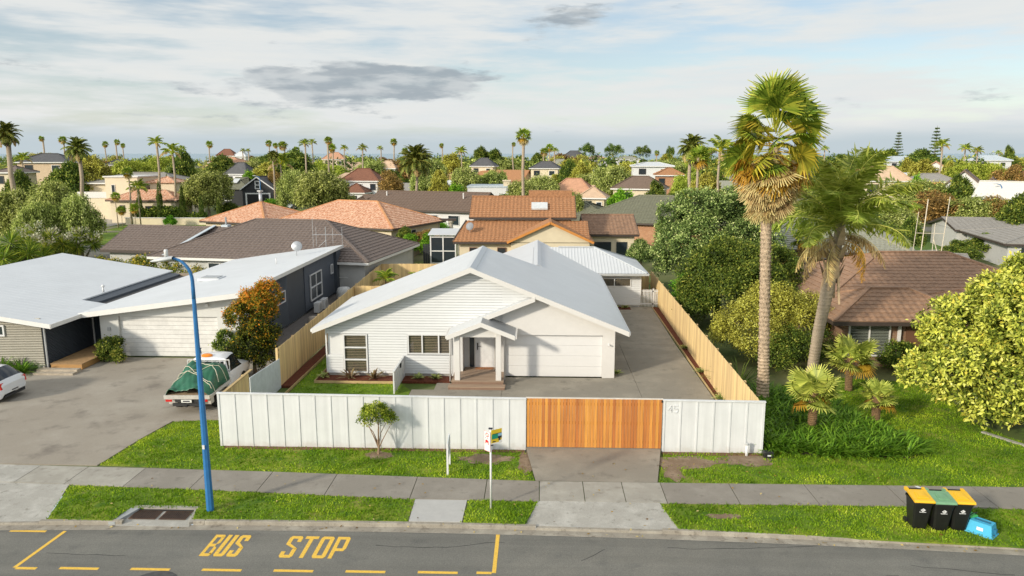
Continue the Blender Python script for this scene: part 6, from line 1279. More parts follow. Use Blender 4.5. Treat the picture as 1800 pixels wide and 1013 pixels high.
cs = thing('conservatory', 'white framed glass conservatory beside rust brown house', 'conservatory', (-9.1, 71.5, 0))
for xx in (-1.2, 0, 1.2): 
    for yy in (-1.0, 1.4): MB().box(xx - .06, xx + .06, yy - .06, yy + .06, 0, 2.75).build('post', white_paint, cs)
for z in (.08, 1.25, 2.6): MB().box(-1.14, 1.14, -1.05, -.97, z - .05, z + .05).build('rail', white_paint, cs)
for xa in (-1.14, .06): MB().box(xa, xa + 1.08, -1.0, -.99, .14, 2.55).build('pane', dark_glass, cs)
MB().prism([(-1.4, -1.3, 2.80), (1.35, -1.3, 2.80), (1.35, 1.6, 3.1), (-1.4, 1.6, 3.1)], (0, 0, .08)).build('roof', steel_white, cs)
pgl = thing('pergola', 'stone columned pergola behind the glass conservatory', 'pergola', (*at(768, 390, 88)[:2], 0))
for xx in (-1.7, 0, 1.7): MB().lathe([(.34, 0), (.34, .2), (.24, .25), (.21, 2.3), (.32, 2.4), (.34, 2.6)], (xx, 0, 0), 12).build('column', M('stone', (.46, .42, .34), rough=.85, var=.15), pgl)
MB().box(-2.3, 2.3, -.3, .3, 2.6, 2.85).build('beam', fascia_dark, pgl)
bf = thing('black_fence', 'short black timber fence between hedge and conservatory', 'fence', (-10.3, 70.6, 0))
for k in range(7): MB().box(-.75 + k * .2, -.57 + k * .2, -.02, .02, 0, 1.9).build('board', wall_black, bf)
OH = House('olive_roof_house', 'brick house with olive grey tiled roof beyond rust brown house', (14.5, 92), R(-20))
OH.block(-8.5, 8.5, -6.5, 6.5, 2.6, .40, 'x', 'hip', .5, brick_orange, tile_olive, fascia=fascia_dark, cap=M('cap_olive', (.20, .20, .13), rough=.8), **T1); OH.block(-13, -7, 1, 8, 2.6, .40, 'x', 'hip', .5, wall_yellow, tile_olive, fascia=fascia_dark, **T1)
YH = House('ochre_house', 'ochre walled house with grey green tiled roof behind the palms', (25.5, 66.5), R(-22))
YH.block(-7.2, 6.5, -5.2, 5, 2.6, .40, 'x', 'hip', .5, wall_yellow, tile_grey, fascia=fascia_dark, cap=M('cap_grey', (.34, .32, .25), rough=.8), **T1)
YH.win(-2.5, 2.5, 1.0, 2.0, -5.26, nx=3, frame=fas)
GR = House('grey_roof_house', 'house with weathered grey roof at the right edge beyond the masts', (52.5, 73), R(-12))
GR.block(-8, 10, -5, 6, 2.3, .21, 'x', 'hip', .5, wall_grey, M('roof_weathered', (.28, .265, .24), rough=.8, var=.15, scale=2), fascia=fascia_dark, **T2); GR.win(-7.0, -5.6, 1.0, 2.0, -5.06)
GR2 = House('grey_roof_house', 'second grey roof at right edge, behind the first', (55, 84), R(-10)); GR2.block(-9, 9, -4, 4, 2.4, .22, 'x', 'gable', .4, wall_grey, _mats['roof_weathered'], fascia=fascia_dark, **T2)
SH = House('beige_shed', 'beige board shed with dark doorway right of the ochre house', (34.0, 64.0), R(-22), cat='shed'); SH.block(-2.2, 2.2, -1.6, 1.6, 1.9, .12, 'x', 'gable', .15, M('board_beige', (.47, .40, .29), rough=.8, var=.1), M('roof_weathered')); MB().box(-1.9, -1.0, -1.66, -1.602, .1, 1.8).build('door', wall_black, SH.o)
# garden shed with panels on its roof
BS = House('black_shed', 'small black shed with grey panelled gable roof', (-14.0, 58.6), R(-6), cat='shed'); BS.block(-1.35, 1.35, -1.1, 1.2, 1.55, .40, 'y', 'gable', .25, wall_black, M('shed_roof', (.12, .13, .14), rough=.35), fascia=fas, barge=fas)
rk = thing('drying_rack', 'white framed drying rack with washing behind grey house', 'drying rack', (-13.9, 55.4, 0))
for (a, c) in (((-1.4, -.6, 1.25), (.9, -.6, 1.25)), ((-1.4, .6, 1.25), (.9, .6, 1.25)), ((-1.4, -.6, 1.25), (-1.4, .6, 1.25)), ((.9, -.6, 1.25), (.9, .6, 1.25)), ((-.25, -.6, 1.25), (-.25, .6, 1.25)), ((-.25, 0, 0), (-.25, 0, 1.9)), ((-.9, 0, 0), (-.9, 0, 1.25))): MB().bar(a, c, .05).build('rail', fas, rk)
for k in range(4): MB().box(.0 + k * .2, .14 + k * .2, -.4, .45, .8, 1.22).build('cloth', M('washing_%d' % (k % 2), ((.5, .45, .55), (.6, .62, .66))[k % 2], rough=.9), rk)
for k, (x, y) in enumerate(((-14.6, 47.8), (-14.55, 49.0))):
    ac = thing('heat_pump', ('nearer', 'farther')[k] + ' white heat pump unit against the dark wall', 'heat pump', (x, y, 0)); MB().box(-.17, .17, -.42, .42, .12, .78).build('case', white_paint, ac, bevel=.02); MB().tube([(.171, 0, .45), (.185, 0, .45)], .24, 16).build('fan_grille', M('gutter_grey'), ac); MB().box(-.15, .15, -.35, .35, 0, .119).build('stand', black_metal, ac)
for k, (x, y, s, c, lab) in enumerate(((-13.9, 44.3, .32, (.42, .36, .30), 'sack of stone beside the paling fence'), (-13.5, 44.9, .28, (.40, .30, .22), 'brown sack leaning on stones'), (-13.1, 45.5, .3, (.03, .40, .60), 'blue plastic tub behind paling fence'), (-13.7, 45.9, .26, (.45, .2, .12), 'terracotta pot by the grey house'), (-14.0, 52.2, .55, (.62, .62, .60), 'stack of pale crates behind the grey house'))):
    b = MB(); b.lathe([(s * .7, 0), (s, s * .5), (s * .95, s * 1.3), (s * .75, s * 1.75), (s * .1, s * 1.85)], n=9); tag(b.build('yard_item', M('yard_item_%d' % k, c, rough=.8, var=.2, scale=6), None, smooth=True, loc=(x, y, 0)), lab, 'pot' if k == 3 else ('tub' if k == 2 else 'sack' if k < 2 else 'crates'))
def simple_fence(label, p, q, h, mat, name='timber_fence', step=.6):
    p, q = Vector((*p, 0)), Vector((*q, 0)); t = thing(name, label, 'fence', p); d = q - p; n = int(d.length / step); ang = math.atan2(d.y, d.x); bm_ = MB().box(.01, step - .01, -.02, .02, 0, h).mesh('board', mat)
    for k in range(n): link('board', bm_, t, d * (k / n), (0, 0, ang))
    MB().bar(d * 0 + Vector((0, 0, h)), d + Vector((0, 0, h)), .08, .05).build('capping', mat, t)
old_fence = M('old_fence', (.17, .145, .085), rough=.9, var=.3, scale=3, rand=.15)
simple_fence('old dark timber fence beside the terracotta house', (-13.0, 70.5), (-12.2, 85), 1.9, old_fence); simple_fence('grey timber fence behind black shed', (-12.6, 60), (-11.9, 70), 1.6, M('fence_grey', (.24, .25, .23), rough=.9, rand=.1)); simple_fence('weathered fence beyond the dark evergreen tree', (17, 55), (28, 52), 1.8, old_fence)
simple_fence('low timber fence beside the masts', (29, 52.5), (45, 56), 1.7, old_fence); simple_fence('brown fence left of the small fan palm and ochre house', (15, 62), (19.5, 59.5), 1.7, old_fence)

# ================================================================== left background: cream house, black house
CH = House('cream_house', 'modern cream stucco house with grey upper roof and terracotta garage roof', (-62, 113)); ox, oy = -62, 113
MB().box(-69.2 - ox, -63.9 - ox, 117 - oy, 124 - oy, 0, 6.75).build('tower', wall_cream, CH.o); MB().box(-69.4 - ox, -63.7 - ox, 116.8 - oy, 124.2 - oy, 6.751, 6.95).build('parapet', trim_cream, CH.o)
CH.block(-76.5 - ox, -61 - ox, 124.5 - oy, 134 - oy, 5.6, .30, 'x', 'hip', .6, wall_cream, M('roof_weathered'), fascia=fas)
MB().box(-74.5 - ox, -69.3 - ox, 118 - oy, 124.4 - oy, 0, 3.4).build('terrace', wall_cream, CH.o); MB().box(-74.5 - ox, -69.3 - ox, 117.9 - oy, 118.1 - oy, 3.401, 4.4).build('parapet', trim_cream, CH.o)
CH.block(-65.4 - ox, -55.3 - ox, 111.5 - oy, 117 - oy, 3.5, .42, 'x', 'hip', .5, wall_cream, tile_terra, fascia=fascia_dark, **T2); CH.block(-63 - ox, -59 - ox, 119 - oy, 123 - oy, 5.9, .35, 'x', 'hip', .4, wall_cream, tile_terra)
CH.win(-65.4 - ox, -64.2 - ox, 3.6, 5.4, 116.94 - oy, nx=2); CH.win(-68.2 - ox, -67.6 - ox, 3.8, 5.6, 116.94 - oy); CH.win(-64.0 - ox, -63.2 - ox, 1.6, 2.7, 111.44 - oy, frame=fascia_dark); CH.win(-60 - ox, -58.6 - ox, .8, 2.6, 111.44 - oy, frame=fascia_dark); CH.win(-57.6 - ox, -56.2 - ox, .8, 2.6, 111.44 - oy, frame=fascia_dark)
lw_ = thing('garden_wall', 'low cream garden wall in front of the columnar conifers', 'wall', (-54, 108.4, 0)); MB().box(-7.5, 6.5, -.12, .12, 0, 1.0).build('wall', wall_cream, lw_); MB().box(-7.6, 6.6, -.18, .18, 1.001, 1.1).build('capping', trim_cream, lw_)
lwn = sheet('far_lawn', [(-60, 100), (-45, 100), (-43, 109), (-61, 109)], turf, .03); sheet('far_lawn', [(-56, 84), (-47, 84), (-50, 97), (-63, 97)], turf, .03)
sheet('far_street', [(-90, 78), (-42, 72), (-40, 80), (-48, 83), (-90, 90)], asphalt, .02); sheet('far_driveway', [(-72, 99), (-62, 99), (-63.5, 118), (-78, 121)], concrete, .035)
for (px, tp_, Y, wpx, lab) in ((278, 320, 110.0, 15, 'tall dark columnar conifer before the terracotta garage'), (318, 327, 110.0, 15, 'dark columnar conifer right of the terracotta garage'), (352, 346, 110.2, 13, 'columnar conifer below the round street tree'), (383, 352, 110.2, 12, 'rightmost columnar conifer near the black house'), (243, 330, 109.8, 13, 'columnar conifer behind the small fan palms'), (267, 311, 125, 8, 'slim far conifer left of pair'), (286, 314, 125, 7, 'slim far conifer in the pair'), (292, 308, 126, 8, 'taller slim far conifer of the pair')):
    tree_px('cypress', lab, px, Y, tp_, wpx, name='columnar_conifer', group='dark columnar conifers', cat='conifer')
for (px, Y, w, h, lab) in ((257, 110.4, 2.6, 2.2, 'dark clipped hedge beside the tall conifer'), (298, 110.4, 3.2, 2.5, 'dark clipped hedge between two tall conifers'), (340, 110.6, 2.4, 1.6, 'low clipped hedge right of white parked car')): 
    p = at(px, 380, Y); hedge('hedge', lab, (p.x - w / 2, Y), (p.x + w / 2, Y), 1.1, h, L_dark, int(px), nc=120, ll=.3, lw=.16, cr=.35)
BK = House('black_house', 'black gabled house with white trim and dark garage door', (-55.2, 145)); 
BK.block(-3.1, 3.1, 0, 10, 3.5, .72, 'y', 'gable', .35, wall_black, tile_slate, barge=white_paint); BK.block(-9.5, -3.3, 4, 13, 3.4, .45, 'x', 'hip', .4, wall_black, tile_olive); BK.block(3.4, 8, 4, 12, 3.4, .45, 'x', 'hip', .4, wall_black, tile_slate)
window(BK.o, -.5, .5, 3.6, 5.2, -.06, 1, 2, .16, depth=.05); f = MB(); f.box(-2.5, -2.2, -.08, 0, 0, 2.6); f.box(2.2, 2.5, -.08, 0, 0, 2.6); f.box(-2.5, 2.5, -.081, 0, 2.6, 2.85); f.build('door_frame', white_paint, BK.o); MB().box(-2.2, 2.2, -.05, -.001, 0, 2.6).build('garage_door', M('gd_black', (.012, .012, .014), rough=.5), BK.o)
window(BK.o, -8.6, -7.0, 1.0, 2.2, 3.94, 1, 1, .16, depth=.05); MB().prism([(-7.5, 5.5, 4.5), (-6.3, 5.5, 4.5), (-6.3, 7.5, 5.3), (-7.5, 7.5, 5.3)], (0, -.08, .12)).build('skylight', M('skylight_pale'), BK.o)
def far_house(label, px, Y, row_eave, row_ridge, wpx, roof, wall, rz=0.0, kind='hip', depth=.7, wins=2, name='house', ridge='x', group=None, zb=0):
    """house whose eave and ridge show at the given rows, wpx wide"""
    p = at(px, row_eave, Y); ze = max(2.3, p.z); zr2 = max(ze + .8, at(px, row_ridge, Y).z); w = wpx * Y * 1.02 / FPX; d = max(5, min(w * depth, 11)); half = (d if ridge == 'x' else w) / 2; h = House(name, label, (p.x, Y + d / 2), rz, group=group)
    h.block(-w / 2 + .4, w / 2 - .4, -d / 2 + .4, d / 2 - .4, ze, (zr2 - ze) / half, ridge, kind, .4, wall, roof, fascia=fas if kind == 'hip' else None)
    for k in range(wins): 
        xx = -w / 2 + w * (k + .5) / wins; ww = min(1.6, w / wins * .4); h.win(xx - ww / 2, xx + ww / 2, max(.6, ze - 1.9), ze - .6, -d / 2 + .34, fr=.1, frame=fas if k % 2 else fascia_dark)
    return h
far_house('white two storey house with brown roof between olive trees', 634, 150, 318, 297, 72, M('tile_maroon', (.20, .085, .05), rough=.8, var=.2), wall_white, R(-8), wins=3)
h = far_house('lower brown roofed wing of the white two storey house', 622, 146, 339, 324, 46, _mats['tile_maroon'], wall_white, R(-8), wins=1)
h = House('flat_roof_house', 'white flat roofed building with chimney behind olive trees', (at(858, 330, 122).x, 126)); MB().box(-3.4, 3.4, -4, 4, 0, 5.0).build('wall', wall_white, h.o); MB().box(-3.5, 3.5, -4.1, 4.1, 5.001, 5.25).build('parapet', M('flashing'), h.o); MB().box(2.5, 3.6, -3.9, -2.8, 5.26, 6.0).build('chimney', wall_cream, h.o); MB().box(2.35, 3.75, -4.05, -2.65, 6.0, 6.2).build('chimney_cap', wall_cream, h.o)
for a in (("beige two storey house with dark roof at far left", 68, 150, 285, 270, 90, tile_slate, M('wall_peach', (.62, .47, .32), rough=.8), .1), ("dark low roof below the far left palm", 10, 120, 303, 292, 50, tile_dark, wall_cream, 0), ("dark roofed house beside the green tree clump", 205, 200, 290, 280, 50, tile_slate, wall_cream, .2),
    ("salmon tiled house left of centre on the skyline", 395, 210, 286, 277, 60, tile_pink, wall_cream, -.1), ("dark steep roof above the black house", 418, 175, 306, 286, 50, tile_slate, wall_white, -.3), ("domed maroon roof on the skyline", 395, 330, 274, 262, 34, M('tile_maroon'), wall_cream, 0), ("white flat house on the skyline left of palms", 420, 330, 275, 266, 24, steel_white, wall_white, 0),
    ("salmon roof right of the group of tall palms", 585, 260, 280, 268, 40, tile_pink, wall_cream, 0), ("pale gabled roof left of the spiky palm", 680, 190, 296, 283, 44, tile_pale, wall_white, -.3), ("slate roof among trees right of spiky palm", 850, 200, 292, 278, 44, tile_slate, wall_cream, -.2), ("salmon hip roof behind rust brown house", 1010, 118, 342, 315, 84, tile_pink, wall_cream, -.3), ("tan hip roof right of the salmon roof", 1045, 112, 348, 328, 52, tile_pale, wall_cream, -.2),
    ("brown grey hip roof left of the silvery tree top", 1130, 120, 332, 311, 92, M('tile_umber'), wall_cream, -.3), ("long white building left of the tall fan palm", 1150, 170, 292, 286, 72, steel_white, wall_white, -.05), ("rust roofed house right of the long white building", 1180, 140, 308, 296, 52, tile_brown, brick_orange, -.1), ("dark roofed house right of the lone tall palm", 960, 190, 296, 284, 52, tile_slate, wall_cream, -.2), ("grey hip roof right of the lone tall palm", 985, 220, 290, 280, 40, tile_grey, wall_cream, 0),
    ("slate roofed house on the skyline in the middle", 1010, 330, 277, 265, 44, tile_slate, wall_cream, 0), ("cream house on the skyline below umbrella pines", 1050, 330, 280, 274, 36, tile_pale, wall_white, 0), ("white house on the skyline between umbrella pines", 1105, 300, 280, 275, 40, tile_grey, wall_white, 0), ("sand coloured hip roof right of the feather palm", 1567, 125, 318, 293, 82, tile_pale, wall_cream, -.25), ("salmon roof left of the sand coloured roof", 1535, 150, 302, 292, 30, tile_pink, wall_cream, 0),
    ("white long house under the conifers on the right skyline", 1592, 260, 284, 275, 70, M('flashing'), wall_white, 0), ("white house on the right skyline with grey roof", 1750, 240, 282, 273, 60, M('flashing'), wall_white, -.1), ("orange tiled roof behind the gum trees", 1655, 120, 338, 322, 70, M('tile_orange', (.60, .27, .10), rough=.8, var=.15), wall_cream, -.3), ("dark low roof left of white gable", 1650, 140, 320, 306, 80, M('roof_weathered'), wall_cream, -.2)):
    far_house(*a[:8], rz=a[8], name='house')
for (lab, px, Y, re, rr, w, roof, rz) in (('white gabled house with brown roof on the right', 1722, 118, 330, 300, 66, M('tile_umber'), -.55), ('second smaller white gable house on the right', 1765, 112, 335, 314, 50, M('tile_umber'), -.55), ('white gable house beside the yellow bush on the right', 1660, 190, 298, 284, 40, tile_pink, -.5)):
    far_house(lab, px, Y, re, rr, w, roof, wall_white, rz, kind='gable', ridge='y', wins=1, depth=1.4)
h = far_house('big pale roofed house at the right edge', 1822, 98, 366, 322, 120, M('roof_bone', (.64, .62, .57), rough=.6, var=.05), wall_white, -.8, kind='gable', wins=2, depth=.9)

# ================================================================== trees behind, placed one by one
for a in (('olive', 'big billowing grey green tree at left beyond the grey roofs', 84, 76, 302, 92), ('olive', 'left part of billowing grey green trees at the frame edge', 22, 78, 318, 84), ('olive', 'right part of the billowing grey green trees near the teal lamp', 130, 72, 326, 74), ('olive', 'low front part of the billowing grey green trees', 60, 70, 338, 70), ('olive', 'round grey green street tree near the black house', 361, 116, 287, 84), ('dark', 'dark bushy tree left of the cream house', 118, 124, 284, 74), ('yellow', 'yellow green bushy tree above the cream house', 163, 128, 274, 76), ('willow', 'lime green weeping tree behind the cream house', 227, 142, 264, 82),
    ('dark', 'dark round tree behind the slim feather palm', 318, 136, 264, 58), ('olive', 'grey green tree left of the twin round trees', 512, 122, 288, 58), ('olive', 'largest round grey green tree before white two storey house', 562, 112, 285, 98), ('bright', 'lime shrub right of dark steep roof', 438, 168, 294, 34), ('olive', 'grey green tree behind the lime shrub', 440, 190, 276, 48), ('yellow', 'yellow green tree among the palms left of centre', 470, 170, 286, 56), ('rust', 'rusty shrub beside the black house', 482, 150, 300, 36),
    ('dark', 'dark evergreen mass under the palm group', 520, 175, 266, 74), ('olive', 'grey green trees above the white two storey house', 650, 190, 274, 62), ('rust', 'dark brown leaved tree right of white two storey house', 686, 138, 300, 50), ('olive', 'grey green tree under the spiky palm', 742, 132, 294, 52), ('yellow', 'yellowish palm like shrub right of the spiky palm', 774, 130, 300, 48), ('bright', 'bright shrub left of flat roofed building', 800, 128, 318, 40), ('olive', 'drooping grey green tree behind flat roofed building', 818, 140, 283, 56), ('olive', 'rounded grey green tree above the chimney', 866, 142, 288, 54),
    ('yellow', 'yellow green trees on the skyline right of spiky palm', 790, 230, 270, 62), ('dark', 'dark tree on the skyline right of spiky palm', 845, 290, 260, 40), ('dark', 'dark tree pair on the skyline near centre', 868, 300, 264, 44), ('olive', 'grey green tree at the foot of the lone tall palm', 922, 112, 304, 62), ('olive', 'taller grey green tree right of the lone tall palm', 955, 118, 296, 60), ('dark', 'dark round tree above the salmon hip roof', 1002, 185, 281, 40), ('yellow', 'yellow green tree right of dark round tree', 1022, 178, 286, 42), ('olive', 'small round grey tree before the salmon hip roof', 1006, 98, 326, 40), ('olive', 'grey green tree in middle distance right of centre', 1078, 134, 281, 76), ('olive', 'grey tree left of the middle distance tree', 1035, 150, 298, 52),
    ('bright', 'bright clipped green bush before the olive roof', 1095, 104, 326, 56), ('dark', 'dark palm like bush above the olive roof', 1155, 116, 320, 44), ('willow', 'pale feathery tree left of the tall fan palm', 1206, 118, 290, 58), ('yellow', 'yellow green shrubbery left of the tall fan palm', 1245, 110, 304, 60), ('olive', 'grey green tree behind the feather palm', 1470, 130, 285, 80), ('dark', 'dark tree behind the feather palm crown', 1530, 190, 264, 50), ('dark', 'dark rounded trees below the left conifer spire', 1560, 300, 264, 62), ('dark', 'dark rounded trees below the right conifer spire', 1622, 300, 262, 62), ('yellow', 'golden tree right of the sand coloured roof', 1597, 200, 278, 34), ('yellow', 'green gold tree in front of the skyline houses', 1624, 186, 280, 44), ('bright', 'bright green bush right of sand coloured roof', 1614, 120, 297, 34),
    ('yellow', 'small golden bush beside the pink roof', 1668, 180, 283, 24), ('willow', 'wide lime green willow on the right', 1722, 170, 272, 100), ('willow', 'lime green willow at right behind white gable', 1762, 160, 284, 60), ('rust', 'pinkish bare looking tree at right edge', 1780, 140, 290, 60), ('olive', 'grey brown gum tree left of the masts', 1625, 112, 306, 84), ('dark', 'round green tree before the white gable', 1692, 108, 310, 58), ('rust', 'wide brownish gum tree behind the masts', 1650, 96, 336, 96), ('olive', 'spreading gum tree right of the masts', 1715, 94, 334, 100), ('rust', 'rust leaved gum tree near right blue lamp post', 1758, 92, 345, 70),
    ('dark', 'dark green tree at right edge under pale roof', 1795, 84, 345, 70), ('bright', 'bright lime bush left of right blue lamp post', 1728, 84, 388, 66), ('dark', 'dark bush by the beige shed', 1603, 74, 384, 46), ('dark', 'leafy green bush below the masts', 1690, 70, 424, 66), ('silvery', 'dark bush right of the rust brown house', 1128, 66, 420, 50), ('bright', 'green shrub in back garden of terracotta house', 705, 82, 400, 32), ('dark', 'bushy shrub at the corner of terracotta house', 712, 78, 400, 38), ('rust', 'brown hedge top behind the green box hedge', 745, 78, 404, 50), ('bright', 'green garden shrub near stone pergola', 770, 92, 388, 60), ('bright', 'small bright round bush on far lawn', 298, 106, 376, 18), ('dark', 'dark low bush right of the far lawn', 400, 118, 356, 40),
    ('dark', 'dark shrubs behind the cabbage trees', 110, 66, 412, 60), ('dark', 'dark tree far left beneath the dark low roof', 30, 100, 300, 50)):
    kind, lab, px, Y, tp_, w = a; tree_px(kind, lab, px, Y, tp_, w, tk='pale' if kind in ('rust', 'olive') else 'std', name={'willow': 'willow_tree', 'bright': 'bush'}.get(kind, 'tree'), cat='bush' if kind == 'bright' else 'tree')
# extra canopy right behind the fan palm
near_tree('tree', 'low silvery shrub between silvery tree and ochre house', (18.3, 56.5), ((L_pohut, [(0, 0, 1.0, 2.0, 1.6, 1.1), (1.6, .3, .8, 1.4, 1.3, .9), (-.8, -.8, .9, 1.4, 1.2, 1.0)], 420, 28, .26, .16, .08, 44), dict(tip=.2)))
# ================================================================== palms behind
for a in (('feather', 'large date palm on a tall trunk at the left edge', 10, 84, 238, 21), ('feather', 'broad date palm left of centre on the skyline', 136, 100, 264, 20), ('feather', 'spiky date palm in the middle distance', 730, 118, 284, 27), ('queen', 'slim feather palm rising behind the columnar conifers', 274, 114, 253, 13), ('queen', 'dark crowned feather palm right of slim feather palm', 303, 113, 270, 18), ('fan', 'lone tall fan palm on the skyline near centre', 920, 98, 240, 15), ('fan', 'orange skirted fan palm left of the tall fan palm', 1230, 92, 277, 22), ('queen', 'dark feather palm left of the tall fan palm', 1266, 104, 268, 26), ('feather', 'tattered palm behind the orange skirted fan palm', 1216, 112, 262, 22), ('queen', 'feather palm at right below conifer spire', 1656, 170, 258, 13), ('queen', 'left of two small feather palms on right skyline', 1697, 210, 263, 10), ('queen', 'right of two small feather palms on right skyline', 1718, 200, 267, 9), ('fan', 'small fan palm against the ochre house', 1418, 60, 418, 28), ('fan', 'fan palm of the yellow cluster nearest driveway', 203, 104, 346, 9), ('fan', 'tallest fan palm in the yellow cluster', 224, 105, 304, 11), ('fan', 'fan palm low in the yellow cluster', 236, 103, 366, 10), ('queen', 'feather palm in the fan palm cluster', 242, 106, 332, 16), ('fan', 'low fan palm left in the yellow cluster', 213, 104, 370, 9), ('queen', 'small palm before the beige house at far left', 40, 135, 282, 14)):
    palm_px(*a, fat=1.5 if a[0] == 'feather' else 1.0)
for i, (px, row, r, k) in enumerate(q for n_, q in enumerate(((73, 244, 7, 'fan'), (110, 246, 7, 'fan'), (40, 252, 7, 'fan'), (185, 254, 6, 'fan'), (206, 250, 6, 'fan'), (216, 256, 5, 'fan'), (239, 253, 5, 'fan'), (368, 254, 8, 'fan'), (427, 266, 6, 'queen'), (436, 266, 6, 'queen'), (458, 262, 9, 'fan'), (472, 252, 6, 'fan'), (484, 256, 5, 'fan'), (497, 256, 9, 'fan'), (513, 238, 8, 'fan'), (521, 264, 7, 'fan'), (535, 254, 11, 'queen'), (549, 252, 9, 'queen'), (562, 247, 11, 'fan'), (577, 247, 10, 'fan'), (583, 260, 8, 'fan'), (605, 262, 7, 'queen'), (621, 267, 10, 'queen'), (637, 262, 9, 'queen'), (668, 262, 6, 'queen'), (692, 250, 8, 'fan'), (701, 252, 8, 'fan'), (712, 266, 8, 'fan'), (776, 256, 6, 'fan'), (903, 254, 4, 'fan'), (945, 268, 9, 'queen'), (957, 267, 8, 'fan'), (966, 260, 8, 'fan'), (976, 266, 7, 'queen'), (1106, 272, 9, 'fan'), (1155, 269, 6, 'fan'), (1450, 263, 8, 'queen'), (480, 275, 12, 'feather'), (345, 270, 9, 'fan'), (320, 262, 6, 'queen'), (810, 268, 10, 'queen'), (495, 290, 22, 'queen'), (1000, 262, 4, 'queen'), (1755, 270, 6, 'queen'))) if n_ % 4 != 2):
    Y = max(150, 320 - r * 14) * (.86 + .28 * ((i * 37) % 11) / 10); palm_px(k, ['small', 'ragged', 'slim', 'short'][i % 4] + ' far palm on the skyline ' + ('left end', 'above the cream house', 'over the black house', 'in the cluster left of centre', 'left of the spiky date palm', 'right of the spiky date palm', 'near the lone tall palm', 'near the umbrella pines', 'behind the big feather palm', 'at the right')[min(9, next(n for n, q in enumerate((130, 260, 445, 595, 720, 890, 985, 1300, 1600, 9999)) if px < q))], px, Y, row, r * (.78 + .3 * ((i * 13) % 7) / 6), group='far palms on the skyline', name='far_palm')
# conifer spires
def spire(label, px, Y, top, wpx, seed):
    p = at(px, top, Y); h = p.z; w = wpx * Y / FPX; t = thing('spire_conifer', label, 'conifer', (p.x, Y, 0)); link('trunk', MB().tube([(0, 0, 0), (0, 0, h)], [w * .04, w * .008], 6).mesh('trunk', bark), t); rg = np.random.default_rng(seed); V = []
    tiers = 13; P, N_, D = [], [], []
    for k in range(tiers):
        z = h * (.22 + .78 * k / tiers); r = w * .5 * (1 - k / tiers) ** .8 + w * .03
        for j in range(6):
            a = j * 1.05 + k * 1.3 + rg.uniform(-.2, .2); d = np.array([math.cos(a), math.sin(a), .18])
            for s in np.linspace(.1, 1, 14):
                for _ in range(2): P.append(np.array([0, 0, z]) + d * r * s); D.append(d * .6 + rg.normal(size=3) * .5 + [0, 0, .3]); N_.append(rg.normal(size=3) + [0, 0, 1])
    P, D, N_ = np.array(P), _unit(np.array(D)), _unit(np.array(N_)); v, f = leaf_quads(P, N_, D, h * .026, h * .012); link('foliage', np_mesh('foliage', v, f, L_dark, np.repeat(rg.uniform(.2, .7, len(P)), 4)), t)
spire('left conifer spire on the right skyline', 1581, 330, 230, 24, 1); spire('right taller conifer spire on the right skyline', 1648, 300, 221, 27, 2)
for (px, tp_, w, lab) in ((1034, 255, 32, 'leftmost umbrella pine on the skyline'), (1078, 256, 34, 'second umbrella pine on the skyline'), (1131, 259, 30, 'third umbrella pine on the skyline'), (1178, 260, 18, 'small rightmost umbrella pine on the skyline')): tree_px('umbrella', lab, px, 330, tp_, w, name='umbrella_pine')
tree_px('dark', 'single dark round tree on the right skyline', 1776, 280, 258, 28)
# cabbage trees in flower and spiky plants, left
def cabbage(label, px, Y, row, r, flowers=True, seed=0):
    p = at(px, row, Y); t = thing('cabbage_tree', label, 'tree', (p.x, Y, 0)); rg = np.random.default_rng(seed); heads = [(0, 0, p.z), (r * .9, .2, p.z - r * .6), (-r * .9, -.1, p.z - r * .5), (.1, -r * .8, p.z - r * .8)]
    b = MB()
    for hx in heads: b.tube([(0, 0, 0), (hx[0] * .3, hx[1] * .3, hx[2] * .6), hx], [.14, .11, .07], 7)
    b.build('trunk', bark, t)
    P, D, N_, T = [], [], [], []
    for hx in heads:
        d = _unit(rg.normal(size=(150, 3)) + [0, 0, .15]); P.append(np.array(hx) + d * .05); D.append(_unit(d + [0, 0, -.15])); N_.append(_unit(np.cross(d, rg.normal(size=(150, 3)))))
    P, D, N_ = map(np.concatenate, (P, D, N_)); v, f = leaf_quads(P, N_, D, r * rg.uniform(.7, 1.1, len(P)), .07, -.05); link('foliage', np_mesh('foliage', v, f, L_palm, np.repeat(rg.uniform(.1, .8, len(P)), 4)), t)
    if flowers:
        P, D = [], []
        for hx in heads:
            for _ in range(3):
                a = rg.uniform(0, 6.28); d = np.array([math.cos(a) * .6, math.sin(a) * .6, .75]); q = np.array(hx) + d * r * np.linspace(.3, 1.0, 40)[:, None] + rg.normal(size=(40, 3)) * .12; P.append(q); D.append(_unit(rg.normal(size=(40, 3)) + d))
        P, D = map(np.concatenate, (P, D)); v, f = leaf_quads(P, _unit(rg.normal(size=P.shape)), D, .22, .10); link('flowers', np_mesh('flowers', v, f, L_flower, np.repeat(rg.random(len(P)), 4)), t)['kind'] = 'stuff'
cabbage('left cabbage tree with cream flower heads', 62, 62, 408, 1.0, seed=1); cabbage('cabbage tree with cream flowers near left lamp post', 90, 60, 418, .9, seed=2); cabbage('cabbage tree with cream flowers beside the dark tiled roof', 142, 62, 416, 1.0, seed=3); cabbage('spiky green cabbage tree at the left edge', 18, 54, 428, 1.3, False, 4); cabbage('spiky green cabbage tree behind left grey roof', 48, 55, 436, 1.1, False, 5)

